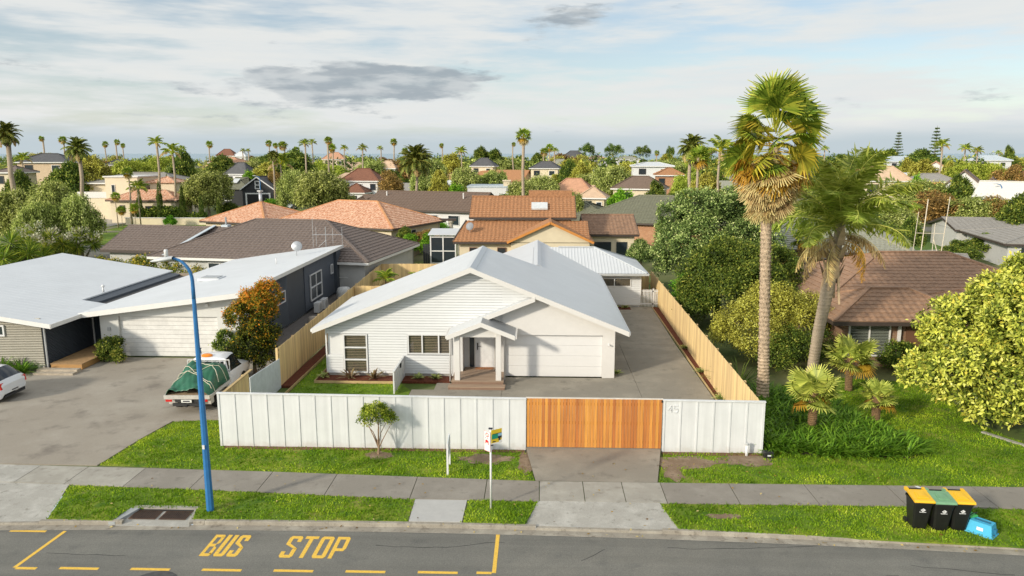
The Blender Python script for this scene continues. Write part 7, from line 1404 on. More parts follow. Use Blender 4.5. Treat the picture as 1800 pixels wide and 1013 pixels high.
# ================================================================== the far suburb, out to the sea
rn = random.Random(21); rooms = [tile_slate, tile_pink, tile_pale, tile_brown, tile_grey, M('tile_umber'), steel_white, M('roof_weathered'), M('tile_maroon')]; wls = [wall_cream, wall_white, wall_white, M('wall_peach'), wall_grey]
protoH = []
ZONES = ((150, 'at the far left'), (350, 'beyond the cream house'), (500, 'beyond the black house'), (700, 'beyond the white two storey house'), (900, 'beyond the spiky date palm'), (1100, 'right of the lone tall palm'), (1300, 'beyond the silvery tree'), (1500, 'behind the two big palms'), (1700, 'below the conifer spires'), (9999, 'at the far right'))
def where(label, x, Y):
    v = Vector((x, Y, 0)); px = 900 + FPX * v.dot(_rt) / v.dot(Vector((_fw.x, _fw.y, 0)).normalized()); z = next(w for q, w in ZONES if px < q)
    return label.split(' between')[0].split(' among')[0].split(' standing')[0] + ' ' + z + (', nearest row' if Y < 185 else ', second row' if Y < 250 else ', third row' if Y < 350 else ', by the shore')
for k in range(9):
    w, d = 14, 9; b = MB(); X0, X1, Y0, Y1, ze, zt = -w / 2, w / 2, -d / 2, d / 2, 2.7, 4.8; h = d / 2 if k % 3 else 0
    wb = MB().box(X0 + .5, X1 - .5, Y0 + .5, Y1 - .5, 0, ze); 
    if not h: wb.prism([(X0 + .5, Y0 + .5, ze), (X0 + .5, Y1 - .5, ze), (X0 + .5, 0, zt - .2)], (.1, 0, 0)); wb.prism([(X1 - .6, Y0 + .5, ze), (X1 - .6, Y1 - .5, ze), (X1 - .6, 0, zt - .2)], (.1, 0, 0))
    for P in ([(X0, Y0, ze), (X1, Y0, ze), (X1 - h, 0, zt), (X0 + h, 0, zt)], [(X1, Y1, ze), (X0, Y1, ze), (X0 + h, 0, zt), (X1 - h, 0, zt)], [(X0, Y1, ze), (X0, Y0, ze), (X0 + h, 0, zt)], [(X1, Y0, ze), (X1, Y1, ze), (X1 - h, 0, zt)]):
        if h or len(P) == 4: b.prism(P, (0, 0, -.12))
    t = thing('far_house', None, 'house', (0, -400, 0), 0, 'far houses between trees'); wb.build('wall', wls[k % 5], t); b.build('roof', rooms[k], t)
    for q in (-4, 0, 4): MB().box(q - .7, q + .7, Y0 + .42, Y0 + .5, .9, 2.1).build('window', dark_glass, t)
    t['label'] = ['far house with dark slate roof among distant trees', 'far house with salmon roof among distant trees', 'far house with sand coloured roof among distant trees', 'far house with rust brown roof among distant trees', 'far house with grey green roof among distant trees', 'far house with umber roof among distant trees', 'far house with white steel roof among distant trees', 'far house with weathered grey roof among distant trees', 'far house with maroon roof among distant trees'][k]
    protoH.append(t)
used = [0] * 9; base_lab = [t['label'] for t in protoH]
def spot(i, n, y0, y1):
    q = (i + rn.random()) / n; Y = 1 / (1 / y0 + (1 / y1 - 1 / y0) * q); px = rn.uniform(-120, 1920); return at(px, 300, Y).x, Y
for i in range(120):
    x, Y = spot(i, 120, 165, 640); k = rn.randrange(9); s = rn.uniform(.8, 1.15)
    if used[k]: c = copy_tree(protoH[k], None, (x, Y, 0), rn.uniform(-.6, .6), (s, s, s * rn.uniform(.85, 1.35))); c['label'] = where(base_lab[k], x, Y)
    else: protoH[k].location = (x, Y, 0); protoH[k].scale = (s, s, s); protoH[k].rotation_euler = (0, 0, rn.uniform(-.5, .5)); used[k] = 1; protoH[k]['label'] = where(base_lab[k], x, Y)
lab = {'olive': 'distant grey green tree between far houses', 'dark': 'distant dark green tree between far houses', 'yellow': 'distant yellow green tree between far houses', 'willow': 'distant lime green tree between far houses', 'bright': 'distant bright green bush between far houses', 'rust': 'distant rusty tree between far houses'}
for i in range(290):
    x, Y = spot(i, 290, 178, 680); k = rn.choices(list(lab), (5, 6, 4, 2, 3, 1))[0]; h = rn.uniform(3.2, 7.5) if k != 'bright' else rn.uniform(2, 4)
    if Y > 190 and k != 'bright': h = rn.uniform(5.0, 10.6)
    tree(k, where(lab[k], x, Y), (x, Y), h, h * rn.uniform(.9, 1.5), group='distant ' + k + ' trees', name='far_tree')
# nearer garden filler, behind the first row of houses
for i, (px, Y, h, w, k, l) in enumerate(((480, 128, 3, 5, 'bright', 'garden bush below the black house'), (720, 126, 4.5, 7, 'olive', 'grey garden tree right of brown leaved tree'), (890, 120, 4, 6, 'dark', 'dark garden tree by the flat roof chimney'), (985, 100, 3, 5, 'olive', 'low grey bush above rust brown ridge'), (1060, 125, 4, 6, 'yellow', 'yellow garden tree behind tan hip roof'), (1180, 100, 5, 6, 'dark', 'dark garden tree left of silvery tree'), (1300, 90, 6, 7, 'dark', 'dark garden tree behind the hanging skirt'), (1400, 100, 5, 8, 'olive', 'grey garden tree between the two big palms'), (1560, 90, 5, 7, 'olive', 'grey garden tree right of feather palm'), (1520, 84, 4, 6, 'dark', 'dark garden bush behind beige shed'), (1750, 76, 2.5, 5, 'dark', 'green bush before grey roof at right'), (60, 88, 4, 6, 'dark', 'dark tree behind billowing trees'), (440, 100, 2.4, 6, 'dark', 'low dark bush above the small terracotta roof'))):
    p = at(px, 400, Y); tree(k, l, (p.x, Y), h, w, name='garden_tree')
sheet('reserve_grass', [(38, 76), (70, 84), (75, 100), (40, 96)], M('reserve_turf', (.085, .16, .02), rough=1, var=.3, scale=1.5), .03); sheet('reserve_path', [(36, 79), (60, 86), (60, 87.5), (36, 80.5)], concrete, .036); sheet('right_street', [(44, 100), (90, 112), (90, 118), (44, 106)], asphalt, .036)

# woods and hedges that run together near the shore
rg = np.random.default_rng(4); lob = []
for k in range(420):
    Y = rg.uniform(380, 720) if k % 2 else rg.uniform(230, 400); px = rg.uniform(-150, 1950); h = rg.uniform(5.2, 9.6); lob.append((at(px, 300, Y).x, Y, h * .45, h * rg.uniform(.7, 1.5), h * .8, h * .55))
for nm, mt, sl, lb in (('far_woodland', L_dark, slice(0, 210), 'dark band of merged tree tops along the far shore'), ('far_woodland', L_yellow, slice(210, 310), 'yellow green band of merged tree tops along the far shore'), ('far_woodland', L_olive, slice(310, 420), 'grey green band of merged tree tops along the far shore')):
    n_ = len(lob[sl]); o = link(nm, crown_mesh(nm, mt, lob[sl], n_ * 26, 9, .8, 1.1, .6, 50 + n_, sub=2)); tag(o, lb, 'woodland', kind='stuff')
# ================================================================== street furniture
blue_paint = M('lamp_blue', (.030, .165, .40), rough=.42, var=.12, scale=5); grey_head = M('lamp_head', (.52, .54, .55), rough=.45, var=.06)
LP = thing('street_lamp', 'blue octagonal street lamp with grey curved head, nearest on the verge', 'street lamp', (-9.72, 20.22, 0))
pole = MB(); pole.tube([(0, 0, -.1), (0, 0, .02), (0, 0, 3.6), (0, 0, 6.55)], [.118, .115, .085, .056], 8)
pole.build('pole', blue_paint, LP)
pts = [(0, 0, 6.5)] + [(-.52 * (1 - math.cos(a)), -.06 * (1 - math.cos(a)), 6.95 + .66 * math.sin(a)) for a in [i * math.pi / 2 / 8 for i in range(9)]]
MB().tube([(0, 0, 6.45), (-.0, 0, 6.75)] + pts[1:], [.057, .055] + [.052 - .002 * i for i in range(9)], 8).build('arm', blue_paint, LP, smooth=True)
hd = MB(); i0 = 0; rows = []
for k in range(9):
    t = k / 8; xx = -.46 - .66 * t; w = .15 * math.sin(math.pi * min(1, .18 + t * .80)) ** .7 + .015; rows.append([(xx, -.06 + w * math.cos(a), 7.62 - .10 * t + (.075 if math.sin(a) > 0 else .055) * math.sin(a) * (w / .16)) for a in [2 * math.pi * j / 12 for j in range(13)]])
hd.grid(rows).build('lamp_head', grey_head, LP, smooth=True); MB().lathe([(.055, 0), (.055, .16), (.045, .19), (.0, .195)], (-.66, -.06, 7.67), 12).build('photocell', white_paint, LP, smooth=True)
MB().box(-.035, .035, -.14, -.118, 2.0, 2.12).build('label_plate', white_paint, LP)
def small_lamp(label, px, row, h, col, arm=True):
    p = G(px, row); t = thing('street_lamp', label, 'street lamp', (p.x, p.y, 0)); MB().tube([(0, 0, 0), (0, 0, h)], [.11, .07], 8).build('pole', col, t)
    if arm: MB().tube([(0, 0, h), (-.2, 0, h + .35), (-.8, -.1, h + .5)], .06, 6).build('arm', col, t); MB().lathe([(.05, -.05), (.22, .0), (.12, .09)], (-1.0, -.1, h + .5), 10, 1.8, .8).build('lamp_head', grey_head, t)
    else: MB().lathe([(.1, 0), (.3, .25), (.34, .5), (.1, .62)], (0, 0, h), 10).build('lamp_head', M('lantern', (.25, .26, .27), rough=.4), t)
small_lamp('teal lamp post among the billowing grey trees', 105, 440, 4.0, M('lamp_teal', (.03, .17, .20), rough=.5), False); small_lamp('blue street lamp in front of the black house', 460, 368, 5.8, blue_paint); small_lamp('far blue street lamp before white two storey house', 653, 346, 5.2, blue_paint); small_lamp('blue street lamp at right among gum trees', 1752, 408, 6.0, blue_paint); small_lamp('blue street lamp half hidden by feather palm', 1428, 378, 6.5, blue_paint)
# bus stop sign
BSn = thing('bus_stop_sign', 'white bus stop pole with no parking plate and yellow bus sign', 'sign', (-1.35, 20.62, 0))
MB().tube([(0, 0, -.05), (-.0, 0, 2.52)], .032, 10).build('pole', white_paint, BSn, smooth=True)
sw = M('sign_white', (.82, .80, .77), rough=.4); sy = M('sign_yellow', (.78, .55, .03), rough=.4); sg = M('sign_green', (.01, .30, .18), rough=.4); sr = M('sign_red', (.62, .03, .03), rough=.4); sk = M('sign_black', (.02, .02, .04), rough=.4); sb = M('sign_blue', (.30, .52, .68), rough=.4)
pl = bpy.data.objects.new('no_parking_plate', None); COL.objects.link(pl); pl.parent = BSn; pl.location = (-.02, -.04, 0); pl.rotation_euler = (0, 0, R(-44)); pl.scale = (.95, 1, .93); pl.location.z = .12
MB().box(-.26, .02, -.006, .006, 1.83, 2.50).build('plate', sw, pl)
b = MB()
for k in range(20):
    a, c = 2 * math.pi * k / 20, 2 * math.pi * (k + 1) / 20; b.quad(*[(-.12 + r * math.cos(t), -.0075, 2.375 + r * math.sin(t)) for r, t in ((.055, a), (.078, a), (.078, c), (.055, c))])
b.quad((-.165, -.0078, 2.42), (-.15, -.0078, 2.435), (-.075, -.0078, 2.33), (-.09, -.0078, 2.315)); b.quad((-.20, -.0075, 2.12), (-.07, -.0075, 2.12), (-.04, -.0075, 2.15), (-.07, -.0075, 2.19), (-.17, -.0075, 2.215), (-.2, -.0075, 2.19)); b.quad((-.20, -.0075, 2.07), (-.16, -.0075, 2.07), (-.16, -.0075, 2.115), (-.2, -.0075, 2.115)); b.quad((-.09, -.0075, 2.06), (-.05, -.0075, 2.06), (-.05, -.0075, 2.115), (-.09, -.0075, 2.115)); b.quad((-.21, -.0075, 2.245), (-.17, -.0075, 2.245), (-.17, -.0075, 2.275), (-.21, -.0075, 2.275)); b.quad((-.12, -.0075, 2.235), (-.09, -.0075, 2.235), (-.09, -.0075, 2.27), (-.12, -.0075, 2.27))
for (xa, xb, za, zb) in ((-.255, .015, 1.836, 1.846), (-.255, .015, 2.484, 2.494), (-.255, -.247, 1.846, 2.484), (.007, .015, 1.846, 2.484)): b.quad((xa, -.0073, za), (xb, -.0073, za), (xb, -.0073, zb), (xa, -.0073, zb))
b.build('red_symbols', sr, pl)
bs_ = bpy.data.objects.new('bus_plate', None); COL.objects.link(bs_); bs_.parent = BSn; bs_.location = (.02, -.03, 0); bs_.rotation_euler = (0, 0, R(34)); bs_.scale = (.9, 1, .9); bs_.location.z = .20
MB().box(.0, .40, -.007, .007, 2.06, 2.55).build('plate', sy, bs_); MB().box(.02, .39, -.0105, -.0075, 2.235, 2.40).build('bus_body', sg, bs_)
b = MB(); b.box(.25, .395, -.014, -.0108, 2.31, 2.40); b.build('windscreen', sb, bs_); b = MB(); b.box(.25, .395, -.0142, -.0109, 2.235, 2.305); b.box(.04, .39, -.0142, -.0109, 2.401, 2.415); b.box(.27, .33, -.0142, -.0109, 2.16, 2.234); b.build('bus_dark_marks', sk, bs_)
b = MB(); b.box(.0, .40, -.0102, -.0074, 2.06, 2.10); b.box(.29, .40, -.0104, -.0076, 2.101, 2.16); b.build('white_band', sw, bs_); b = MB(); b.box(.04, .17, -.0104, -.0076, 2.125, 2.145); b.box(.05, .14, -.0104, -.0076, 2.15, 2.165); b.build('small_print', sk, bs_)
MB().box(-.06, .06, -.03, .035, 2.525, 2.56).build('bracket', sk, BSn); MB().box(.0, .08, -.035, .035, 2.02, 2.05).build('bracket', sk, BSn)
# agent's board seen edge on
t = thing('sale_board', 'white sign board seen edge on, standing in grass by fence', 'sign', (-2.95, 23.35, 0), R(92.5)); MB().box(-.45, .45, -.012, .012, .42, 1.10).build('board', M('board_white', (.66, .70, .72), rough=.5, var=.06), t); MB().box(-.47, -.41, -.03, .03, -.1, 1.12).build('post', white_paint, t); MB().box(.41, .47, -.03, .03, -.1, 1.12).build('post', white_paint, t)
MB().box(-.2, .3, -.0155, -.0125, .62, .72).build('print', M('print_blue', (.10, .16, .26), rough=.5), t); MB().box(-.3, .1, -.0155, -.0125, .85, .92).build('print', M('print_blue'), t)
t = thing('vent_pipe', 'short white pipe standing at right end of white fence', 'pipe', (7.40, 24.86, 0)); MB().tube([(0, 0, -.05), (0, 0, .42)], .055, 12).build('pipe', white_paint, t, smooth=True); MB().lathe([(.066, 0), (.066, .06), (.05, .075)], (0, 0, .42), 12).build('cap', M('gutter_grey'), t)
t = thing('meter_box', 'small black box on soil at the fence corner', 'box', (8.12, 24.75, 0)); MB().box(-.16, .16, -.12, .12, 0, .24).build('case', black_metal, t, bevel=.02); MB().box(-.06, .06, -.128, -.121, .1, .15).build('tag', white_paint, t)
# wheelie bins
bin_black = M('bin_black', (.012, .012, .012), rough=.42, var=.15, scale=8); lid_y = M('lid_yellow', (.80, .47, .022), rough=.4, var=.06); lid_g = M('lid_green', (.17, .34, .19), rough=.45, var=.12, scale=6)
def wheelie(label, pos, rz, lid):
    t = thing('wheelie_bin', label, 'bin', (*pos, 0), rz, 'wheelie bins on the verge', .93); b = MB()
    def ring(z, w, f, k): return [(-w + .05, -f, z), (w - .05, -f, z), (w, -f + .05, z), (w, k - .04, z), (w - .04, k, z), (-w + .04, k, z), (-w, k - .04, z), (-w, -f + .05, z), (-w + .05, -f, z)]
    b.grid([ring(.04, .20, .20, .20), ring(.12, .215, .22, .24), ring(.75, .265, .31, .30), ring(.90, .28, .345, .31), ring(.90, .298, .365, .33), ring(.96, .298, .365, .33)]); b.quad(*ring(.04, .20, .20, .20)[:-1][::-1]); b.build('body', bin_black, t)
    l = MB(); l.grid([[(-.30, -.40, .985), (.30, -.40, .985)], [(-.31, -.36, 1.03), (.31, -.36, 1.03)], [(-.31, .25, 1.10), (.31, .25, 1.10)], [(-.30, .33, 1.075), (.30, .33, 1.075)]]); l.prism([(-.305, -.39, .965), (.305, -.39, .965), (.305, .32, 1.06), (-.305, .32, 1.06)], (0, 0, .02)); lo = l.build('lid', lid, t)
    MB().prism([(-.17, -.24, 1.046), (.17, -.24, 1.046), (.13, .12, 1.088), (-.13, .12, 1.088)], (0, 0, .022)).build('lid_panel', lid, lo); MB().prism([(-.11, -.17, 1.078), (.11, -.17, 1.078), (.08, .06, 1.105), (-.08, .06, 1.105)], (0, 0, .012)).build('lid_panel', lid, lo)
    MB().tube([(-.20, .41, 1.06), (.20, .41, 1.06)], .02, 8).build('handle', bin_black, t)
    for xx in (-.255, .255): MB().prism([(xx - .045, .29, 1.02), (xx + .045, .29, 1.02), (xx + .045, .43, 1.03), (xx - .045, .43, 1.03)], (0, 0, .085)).build('hinge', lid, t)
    for xx in (-.25, .25): MB().tube([(xx - .03, .25, .10), (xx + .03, .25, .10)], .10, 14).build('wheel', bin_black, t)
    lg = M('bin_logo', (.80, .80, .80), rough=.5); f = lambda x, z: (x, -.22 - (z - .12) * .143 - .006, z); b = MB(); s = .075; cz = .70; q = .022
    for (p0, p1) in (((0, s), (s, 0)), ((s, 0), (0, -s)), ((0, -s), (-s, 0)), ((-s, 0), (0, s))):
        b.quad(*[f(x_, cz + z_ * .8) for x_, z_ in (p0, p1, (p1[0] * .55, p1[1] * .55), (p0[0] * .55, p0[1] * .55))])
    b.quad(*[f(x_, cz + z_) for x_, z_ in ((-.03, .0), (.02, .025), (.045, .0), (.0, -.022))]); b.build('diamond_logo', lg, t)
    b = MB()
    for k in range(9): b.quad(*[f(-.095 + k * .0215 + a_, .615 + c_) for a_, c_ in ((0, 0), (.016, 0), (.016, .024 if k % 3 else .032), (0, .024 if k % 3 else .032))])
    b.build('lettering', lg, t)
wheelie('left yellow lidded black wheelie bin on the verge', (10.88, 19.98), R(-4), lid_y); wheelie('green lidded black wheelie bin between two yellow ones', (11.42, 19.90), R(-3), lid_g); wheelie('right yellow lidded black wheelie bin next to blue crate', (11.95, 19.93), R(-4), lid_y)
t = thing('food_caddy', 'small green lidded food caddy behind the blue crate', 'caddy', (12.36, 20.02, 0), R(20)); MB().prism([(-.13, -.12, 0), (.13, -.12, 0), (.13, .12, 0), (-.13, .12, 0)], (0, 0, .34)).build('body', M('caddy_dark', (.012, .07, .03), rough=.45), t, bevel=.02)
MB().prism([(-.15, -.15, .341), (.15, -.15, .341), (.15, .15, .341), (-.15, .15, .341)], (0, 0, .07)).build('lid', M('caddy_green', (.05, .38, .10), rough=.4), t, bevel=.03); MB().tube([(-.15, 0, .3), (-.08, -.14, .5), (.08, -.14, .5), (.15, 0, .3)], .012, 6).build('handle', black_metal, t)
cr_m = M('crate_blue', (.06, .42, .66), rough=.4, var=.08); t = thing('recycling_crate', 'light blue recycling crate lying upside down on grass', 'crate', (12.52, 19.68, 0), R(-48)); b = MB()
b.grid([[(-.34, -.24, .0), (.34, -.24, 0), (.34, .24, 0), (-.34, .24, 0), (-.34, -.24, 0)], [(-.32, -.22, .05), (.32, -.22, .05), (.32, .22, .05), (-.32, .22, .05), (-.32, -.22, .05)], [(-.27, -.17, .36), (.27, -.17, .36), (.27, .17, .36), (-.27, .17, .36), (-.27, -.17, .36)]]); b.quad((-.27, -.17, .36), (.27, -.17, .36), (.27, .17, .36), (-.27, .17, .36)); b.build('body', cr_m, t)
MB().box(-.36, .36, -.26, .26, .0, .045).build('rim', cr_m, t, bevel=.012); MB().box(-.07, .09, -.006, .006, .15, .24).build('sticker', sw, t, loc=(0, -.208, 0)); MB().box(-.20, .2, -.05, .05, .361, .372).build('base_slot', M('crate_dark', (.02, .16, .28), rough=.5), t); MB().box(-.06, .06, -.05, .05, .12, .24).build('handle_hole', _mats['crate_dark'], t, loc=(.31, 0, 0))
# ================================================================== vehicles
glass_car = M('car_glass', (.015, .02, .025), rough=.05, spec=.8); tyre = M('tyre', (.015, .015, .015), rough=.9); rim = M('rim', (.45, .46, .47), rough=.3, metal=.8); lamp_red = M('tail_red', (.55, .02, .015), rough=.25); lamp_amb = M('lamp_amber', (.80, .25, .02), rough=.3); lamp_clear = M('lamp_clear', (.75, .77, .78), rough=.15); plate_m = M('plate', (.75, .75, .72), rough=.5); bump_m = M('bumper_black', (.025, .025, .027), rough=.6)
def loft_car(t, st, paint, glass, screens=()):
    """st: stations (x, half width, z low, z belt, roof half width, z roof); glass: station spans with side windows; screens: spans glazed across"""
    def sec(s):
        x, w, zl, zb, wr, zr3 = s; pts = [(w * .90, zl), (w * .985, zl + .10), (w, (zl + zb) / 2), (w * .975, zb - .03), (w * .955, zb), (wr + .02, zr3 - .05), (wr * .90, zr3 - .005), (wr * .45, zr3 + .015)]
        return [(x, -y, z) for y, z in pts] + [(x, y, z) for y, z in reversed(pts)]
    S = [sec(s) for s in st]; body, win_ = MB(), MB(); n = len(S[0])
    for i in range(len(S) - 1):
        for j in range(n - 1):
            g = (i in glass and j in (4, n - 6)) or (i in screens and 4 <= j <= n - 6)
            (win_ if g else body).quad(S[i][j], S[i][j + 1], S[i + 1][j + 1], S[i + 1][j])
    body.quad(*S[0]); body.quad(*S[-1][::-1])
    for b, nm, m in ((body, 'body', paint), (win_, 'windows', glass_car)):
        if not b.f: continue
        o = b.build(nm, m, t, smooth=True); md = o.modifiers.new('weld', 'WELD'); md.merge_threshold = .002
        md = o.modifiers.new('edge', 'EDGE_SPLIT'); md.split_angle = R(32)
def wheel(t, x, y, r=.32, w=.2):
    wo = bpy.data.objects.new('wheel', None); COL.objects.link(wo); wo.parent = t; wo.location = (x, y, r); s = 1 if y > 0 else -1
    MB().lathe([(r * .6, -w / 2), (r * .95, -w / 2), (r, -w * .35), (r, w * .35), (r * .95, w / 2), (r * .6, w / 2)], n=20).build('tyre', tyre, wo, smooth=True, rot=(R(90), 0, 0)); MB().lathe([(r * .1, w * .3), (r * .62, w * .44), (r * .62, -w * .4)], n=14).build('rim', rim, wo, rot=(R(90 * s), 0, 0))
car_white = M('car_white', (.78, .79, .80), rough=.22, var=.01, coat=.5)
# white hatchback, only its tail in view: forward is -x
hb_ = thing('white_hatchback', 'white hatchback whose tail shows at the left edge', 'car', (-22.6, 29.95, 0), R(180))
loft_car(hb_, [(-.02, .70, .42, .62, .66, .80), (.04, .80, .28, .82, .74, .92), (.10, .845, .24, .92, .70, 1.02), (.34, .87, .22, .96, .64, 1.22), (.62, .875, .22, .96, .62, 1.40), (1.3, .88, .22, .95, .63, 1.47), (2.2, .88, .22, .93, .62, 1.45), (2.75, .88, .22, .92, .60, 1.30), (3.4, .87, .22, .90, .66, .98), (4.0, .83, .24, .78, .62, .84), (4.25, .68, .34, .60, .5, .66)], car_white, (4, 5, 6), (2, 3, 7))
for y in (-.68, .68): MB().prism([(-.01, y - .12, .66), (-.01, y + .12, .66), (.03, y + .1, .92), (.03, y - .1, .92)], (.06, 0, 0)).build('tail_light', lamp_red, hb_)
MB().box(-.035, -.022, -.26, .26, .44, .56).build('number_plate', plate_m, hb_); MB().box(-.0365, -.0355, -.2, .2, .475, .525).build('plate_text', sk, hb_); MB().box(-.03, .04, -.62, .62, .27, .36).build('bumper_insert', bump_m, hb_)
for x in (.85, 3.35):
    for y in (-.78, .78): wheel(hb_, x, y, .31)
# utility truck: local +y forward
UT = thing('utility_truck', 'white flat deck utility truck with load under green tarpaulin', 'truck', (-14.18, 28.25, 0), R(2)); cab = thing('x', None, None); bpy.data.objects.remove(cab)
cb = bpy.data.objects.new('cab', None); COL.objects.link(cb); cb.parent = UT; cb.location = (0, 2.38, 0); cb.rotation_euler = (0, 0, R(90))
loft_car(cb, [(0, .80, .45, 1.05, .66, 1.66), (.06, .84, .42, 1.08, .68, 1.73), (.55, .85, .42, 1.08, .68, 1.78), (1.0, .85, .42, 1.06, .66, 1.75), (1.55, .86, .42, 1.04, .70, 1.18), (2.3, .84, .44, .98, .70, 1.04), (2.65, .78, .5, .86, .64, .90)], car_white, (1, 2), (3,))
MB().box(-.62, .62, -.012, -.003, 1.14, 1.58).build('rear_window', glass_car, cb, loc=(0, 0, 0), rot=(0, 0, R(-90)))
MB().lathe([(.16, 0), (.16, .06), (.1, .1)], (0, 0, 0), 14, 1.0, 1.5).build('beacon', lamp_amb, cb, loc=(.25, .18, 1.765)); MB().tube([(.75, .62, 1.2), (.75, .68, 1.85), (.82, .68, 1.98)], .05, 8).build('snorkel', bump_m, cb)
galvd = M('deck_steel', (.50, .48, .44), rough=.5, var=.15, scale=6)
MB().box(-.92, .92, .0, 2.28, .78, .84).build('deck', M('deck_ply', (.40, .29, .18), rough=.8, var=.2), UT); MB().box(-.93, .93, -.05, -.001, .70, .86).build('tail_rail', galvd, UT); MB().box(-.5, .5, .0, 2.3, .55, .70).build('chassis', bump_m, UT)
for s in (-1, 1):
    MB().box(s * .93 - .02, s * .93 + .02, 0, 2.28, .72, .845).build('side_rail', galvd, UT); MB().box(min(s * .5, s * .86), max(s * .5, s * .86), .22, .55, .40, .72).build('tool_box', galvd, UT)
hb2 = MB()
for xx in (-.9, -.5, -.17, .17, .5, .9): hb2.tube([(xx, 2.30, .84), (xx, 2.30, 1.68)], .018, 6)
for z in (1.25, 1.68): hb2.tube([(-.9, 2.30, z), (.9, 2.30, z)], .02, 6)
hb2.build('headboard', fas, UT)
for s in (-1, 1): MB().box(s * .72 - .13, s * .72 + .13, -.07, -.051, .60, .69).build('tail_light', lamp_red, UT)
MB().box(-.22, .20, -.07, -.052, .56, .68).build('number_plate', plate_m, UT); MB().box(-.15, .13, -.0725, -.071, .595, .645).build('plate_text', sk, UT); MB().bar((0, -.14, .42), (0, .4, .46), .07).build('tow_bar', bump_m, UT); MB().box(-.6, .6, -.03, .03, .40, .52).build('rear_bar', bump_m, UT)
for y in (1.05, 3.95):
    for s in (-1, 1): wheel_o = wheel(UT, 0, s * .78, .35, .22); UT.children[-1].location = (s * .78, y, .35); UT.children[-1].rotation_euler = (0, 0, R(90 if s < 0 else -90) + math.pi)
# tarpaulin: a crumpled sheet over stacked load
rgt = np.random.default_rng(5); nx, ny = 34, 40; rows = []
def load(u, v):  # u across -1..1, v along 0..1
    a = .18 + .62 * max(0, min(1, (v - .08) / .65)) ** .8 - .10 * max(0, v - .8) / .2; a *= (1 - .35 * max(0, abs(u + .05) - .45) / .55); ridge = .06 * math.sin(5 * u + 4 * v + 1.5 * math.sin(3 * v)) + .05 * abs(math.sin(6 * v - 5 * u + 2 * u * u)) + .03 * abs(math.sin(13 * u + 7 * v + 2 * math.sin(5 * v))) + .02 * math.sin(21 * v - 8 * u * v)
    e = max(0, (abs(u) - .80) / .20); return .86 + (a + ridge) * (1 - e ** 2) - .03 * e
for j in range(ny):
    v = j / (ny - 1); rows.append([(u * (.90 + .03 * math.sin(9 * v)), .02 + 2.22 * v, load(u, v) * (1 if .02 < v else .985)) for u in [(-1 + 2 * i / (nx - 1)) for i in range(nx)]])
tp_ = MB(); tp_.grid(rows); tar = tp_.build('tarpaulin', M('tarp_green', (.018, .115, .062), rough=.42, var=.25, scale=3, bump=.5, bscale=14), None, smooth=True); tar.location = UT.location; tar.rotation_euler = UT.rotation_euler; md = tar.modifiers.new('thick', 'SOLIDIFY'); md.thickness = .015; tag(tar, 'crumpled green tarpaulin roped over the truck deck load', 'tarpaulin')
rp = MB()
for pth in (((-.95, .5, .85), (-.5, .9), (.2, 1.4), (.8, 1.7), (.95, 1.9, .85)), ((.95, .5, .85), (.3, .8), (-.3, 1.2), (-.95, 1.7, .85)), ((-.95, 1.9, .85), (-.2, 1.75), (.5, 1.5), (.95, 1.0, .85)), ((-.95, 1.1, .85), (-.3, 1.0), (.4, .7), (.95, .3, .85))):
    P = []
    for a, c in zip(pth, pth[1:]):
        for k in range(6):
            f_ = k / 6; x = a[0] + (c[0] - a[0]) * f_; y = a[1] + (c[1] - a[1]) * f_; P.append((x, y, load(max(-1, min(1, x / .92)), y / 2.26) + .03))
    rp.tube(P, .014, 5)
ro_ = rp.build('ropes', M('rope', (.62, .58, .45), rough=.8), tar)
# van and far cars
def mini_van(label, pos, rz, h=2.1, name='van', cat='van', paint=None):
    t = thing(name, label, cat, (*pos, 0), rz); k = h / 2.1
    loft_car(t, [(0, .82, .3, 1.15 * k, .78, 2.05 * k), (.06, .93, .28, 1.2 * k, .84, 2.1 * k), (2.2, .95, .28, 1.2 * k, .84, 2.12 * k), (3.1, .95, .28, 1.18 * k, .82, 2.05 * k), (3.9, .95, .28, 1.12 * k, .80, 1.38 * k), (4.5, .92, .28, 1.02 * k, .76, 1.14 * k), (4.8, .84, .34, .86 * k, .68, .95 * k)], paint or car_white, (2, 3) if h > 1.8 else (1, 2, 3), (3,))
    for x in (.9, 3.9):
        for y in (-.84, .84): wheel(t, x, y, .33)
    MB().box(4.76, 4.83, -.5, .5, .55, .78).build('grille', bump_m, t); MB().box(4.70, 4.84, -.85, .85, .30, .50).build('bumper', bump_m, t)
    for s in (-1, 1): MB().box(4.58, 4.74, s * .72 - .14, s * .72 + .14, .80 * k, .98 * k).build('headlight', lamp_clear, t)
    MB().box(4.841, 4.85, -.25, .25, .36, .46).build('number_plate', plate_m, t); return t
mini_van('white van parked facing us by the cream house', (-73.5, 124.5), R(-62)); mini_van('pale van half hidden by billowing tree', (-78, 124.5), R(-62)); mini_van('white car behind the columnar conifers', (-63.0, 125.5), R(-20), 1.45, 'white_car', 'car'); mini_van('silver car right of black house', (-50, 143), R(-40), 1.5, 'silver_car', 'car', M('car_silver', (.40, .42, .44), rough=.3, coat=.4)); mini_van('blue grey car on the far right street', (44, 101), R(15), 1.5, 'parked_car', 'car', M('car_blue', (.10, .13, .22), rough=.3, coat=.4))
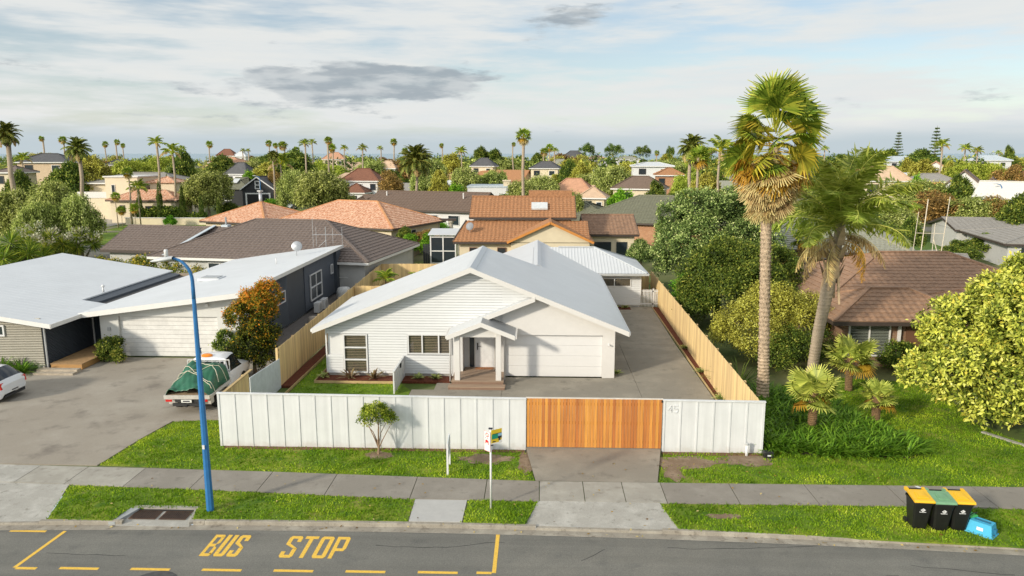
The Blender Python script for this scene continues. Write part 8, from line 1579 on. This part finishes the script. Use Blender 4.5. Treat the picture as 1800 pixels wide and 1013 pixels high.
# trailer boat with bare masts
BT = thing('boat', 'white boat with bare spars rising behind the brown roof', 'boat', (32.4, 60.5, 0)); b = MB(); rows = []
for k in range(9):
    x = -2.0 + 4.0 * k / 8; w = .95 * (1 - max(0, (k - 4) / 4.2) ** 2.2); rows.append([(x, -w, 1.95), (x, -w * .8, 1.3), (x, 0, 1.05), (x, w * .8, 1.3), (x, w, 1.95), (x, w * .5, 2.18), (x, 0, 2.25), (x, -w * .5, 2.18), (x, -w, 1.95)])
b.grid(rows); b.quad(*[p for p in rows[0][:-1]]); b.build('hull', M('gelcoat', (.66, .72, .77), rough=.25), BT, smooth=True); MB().box(-1.2, .8, -.5, .5, 2.15, 2.45).build('cabin', white_paint, BT, bevel=.06); MB().box(-1.8, 1.8, -.6, .6, .35, .5).build('trailer', galv, BT); 
for x in (-.6, .5): MB().tube([(x, -.8, .35), (x, .8, .35)], .33, 14).build('trailer_wheel', tyre, BT)
for x in (-1.5, 1.2): MB().box(x - .08, x + .08, -.4, .4, .5, 1.25).build('cradle', galv, BT)
wood = M('spar', (.66, .58, .45), rough=.6)
for (x0, x1, z1, r) in ((-1.45, -1.25, 6.9, .04), (.15, .45, 7.1, .032), (-.55, -.5, 5.0, .025), (-2.1, -1.9, 5.9, .024)): MB().tube([(x0, 0, 1.9), (x1, 0, z1)], r, 8).build('spar', wood, BT)
MB().tube([(.0, 0, 2.3), (-.55, 0, 3.8)], .035, 6).build('spar', wood, BT); MB().tube([(-2.0, 0, 4.2), (.3, 0, 4.15)], .025, 6).build('crossbar', wood, BT)

mh = thing('manhole_cover', 'round iron manhole cover with dark patch at the bottom edge of road', 'manhole', (*G(266, 1028, -.1)[:2], -.098)); MB().lathe([(.62, 0), (.60, .003)], n=28).build('patch', M('tar_patch', (.07, .07, .07), rough=.9, var=.25, scale=9), mh); MB().lathe([(.31, .0035), (.30, .008)], n=24).build('lid', M('rusty_iron'), mh)

# leaves blown onto verge, path and gutter
rg = np.random.default_rng(9); n = 150; P = np.column_stack([rg.uniform(-14, 14, n), rg.uniform(19.0, 25.0, n), np.full(n, .05)]); P[:40, 1] = [y_kerb(x) - rg.uniform(.02, .25) for x in P[:40, 0]]; P[:40, 2] = -.075; P[40:, 2] += .03
v, f = leaf_quads(P, _unit(rg.normal(size=(n, 3)) * .35 + [0, 0, 1]), _unit(rg.normal(size=(n, 3)) * [1, 1, .1]), .10, .055); o = link('fallen_leaves', np_mesh('fallen_leaves', v, f, leaf_mat('leaf_litter', [(0, (.20, .10, .03)), (.5, (.42, .27, .07)), (1, (.62, .52, .28))], gain=1.0), np.repeat(rg.random(n), 4))); tag(o, 'scattered dry leaves on verge, footpath and gutter', 'leaves', kind='stuff')
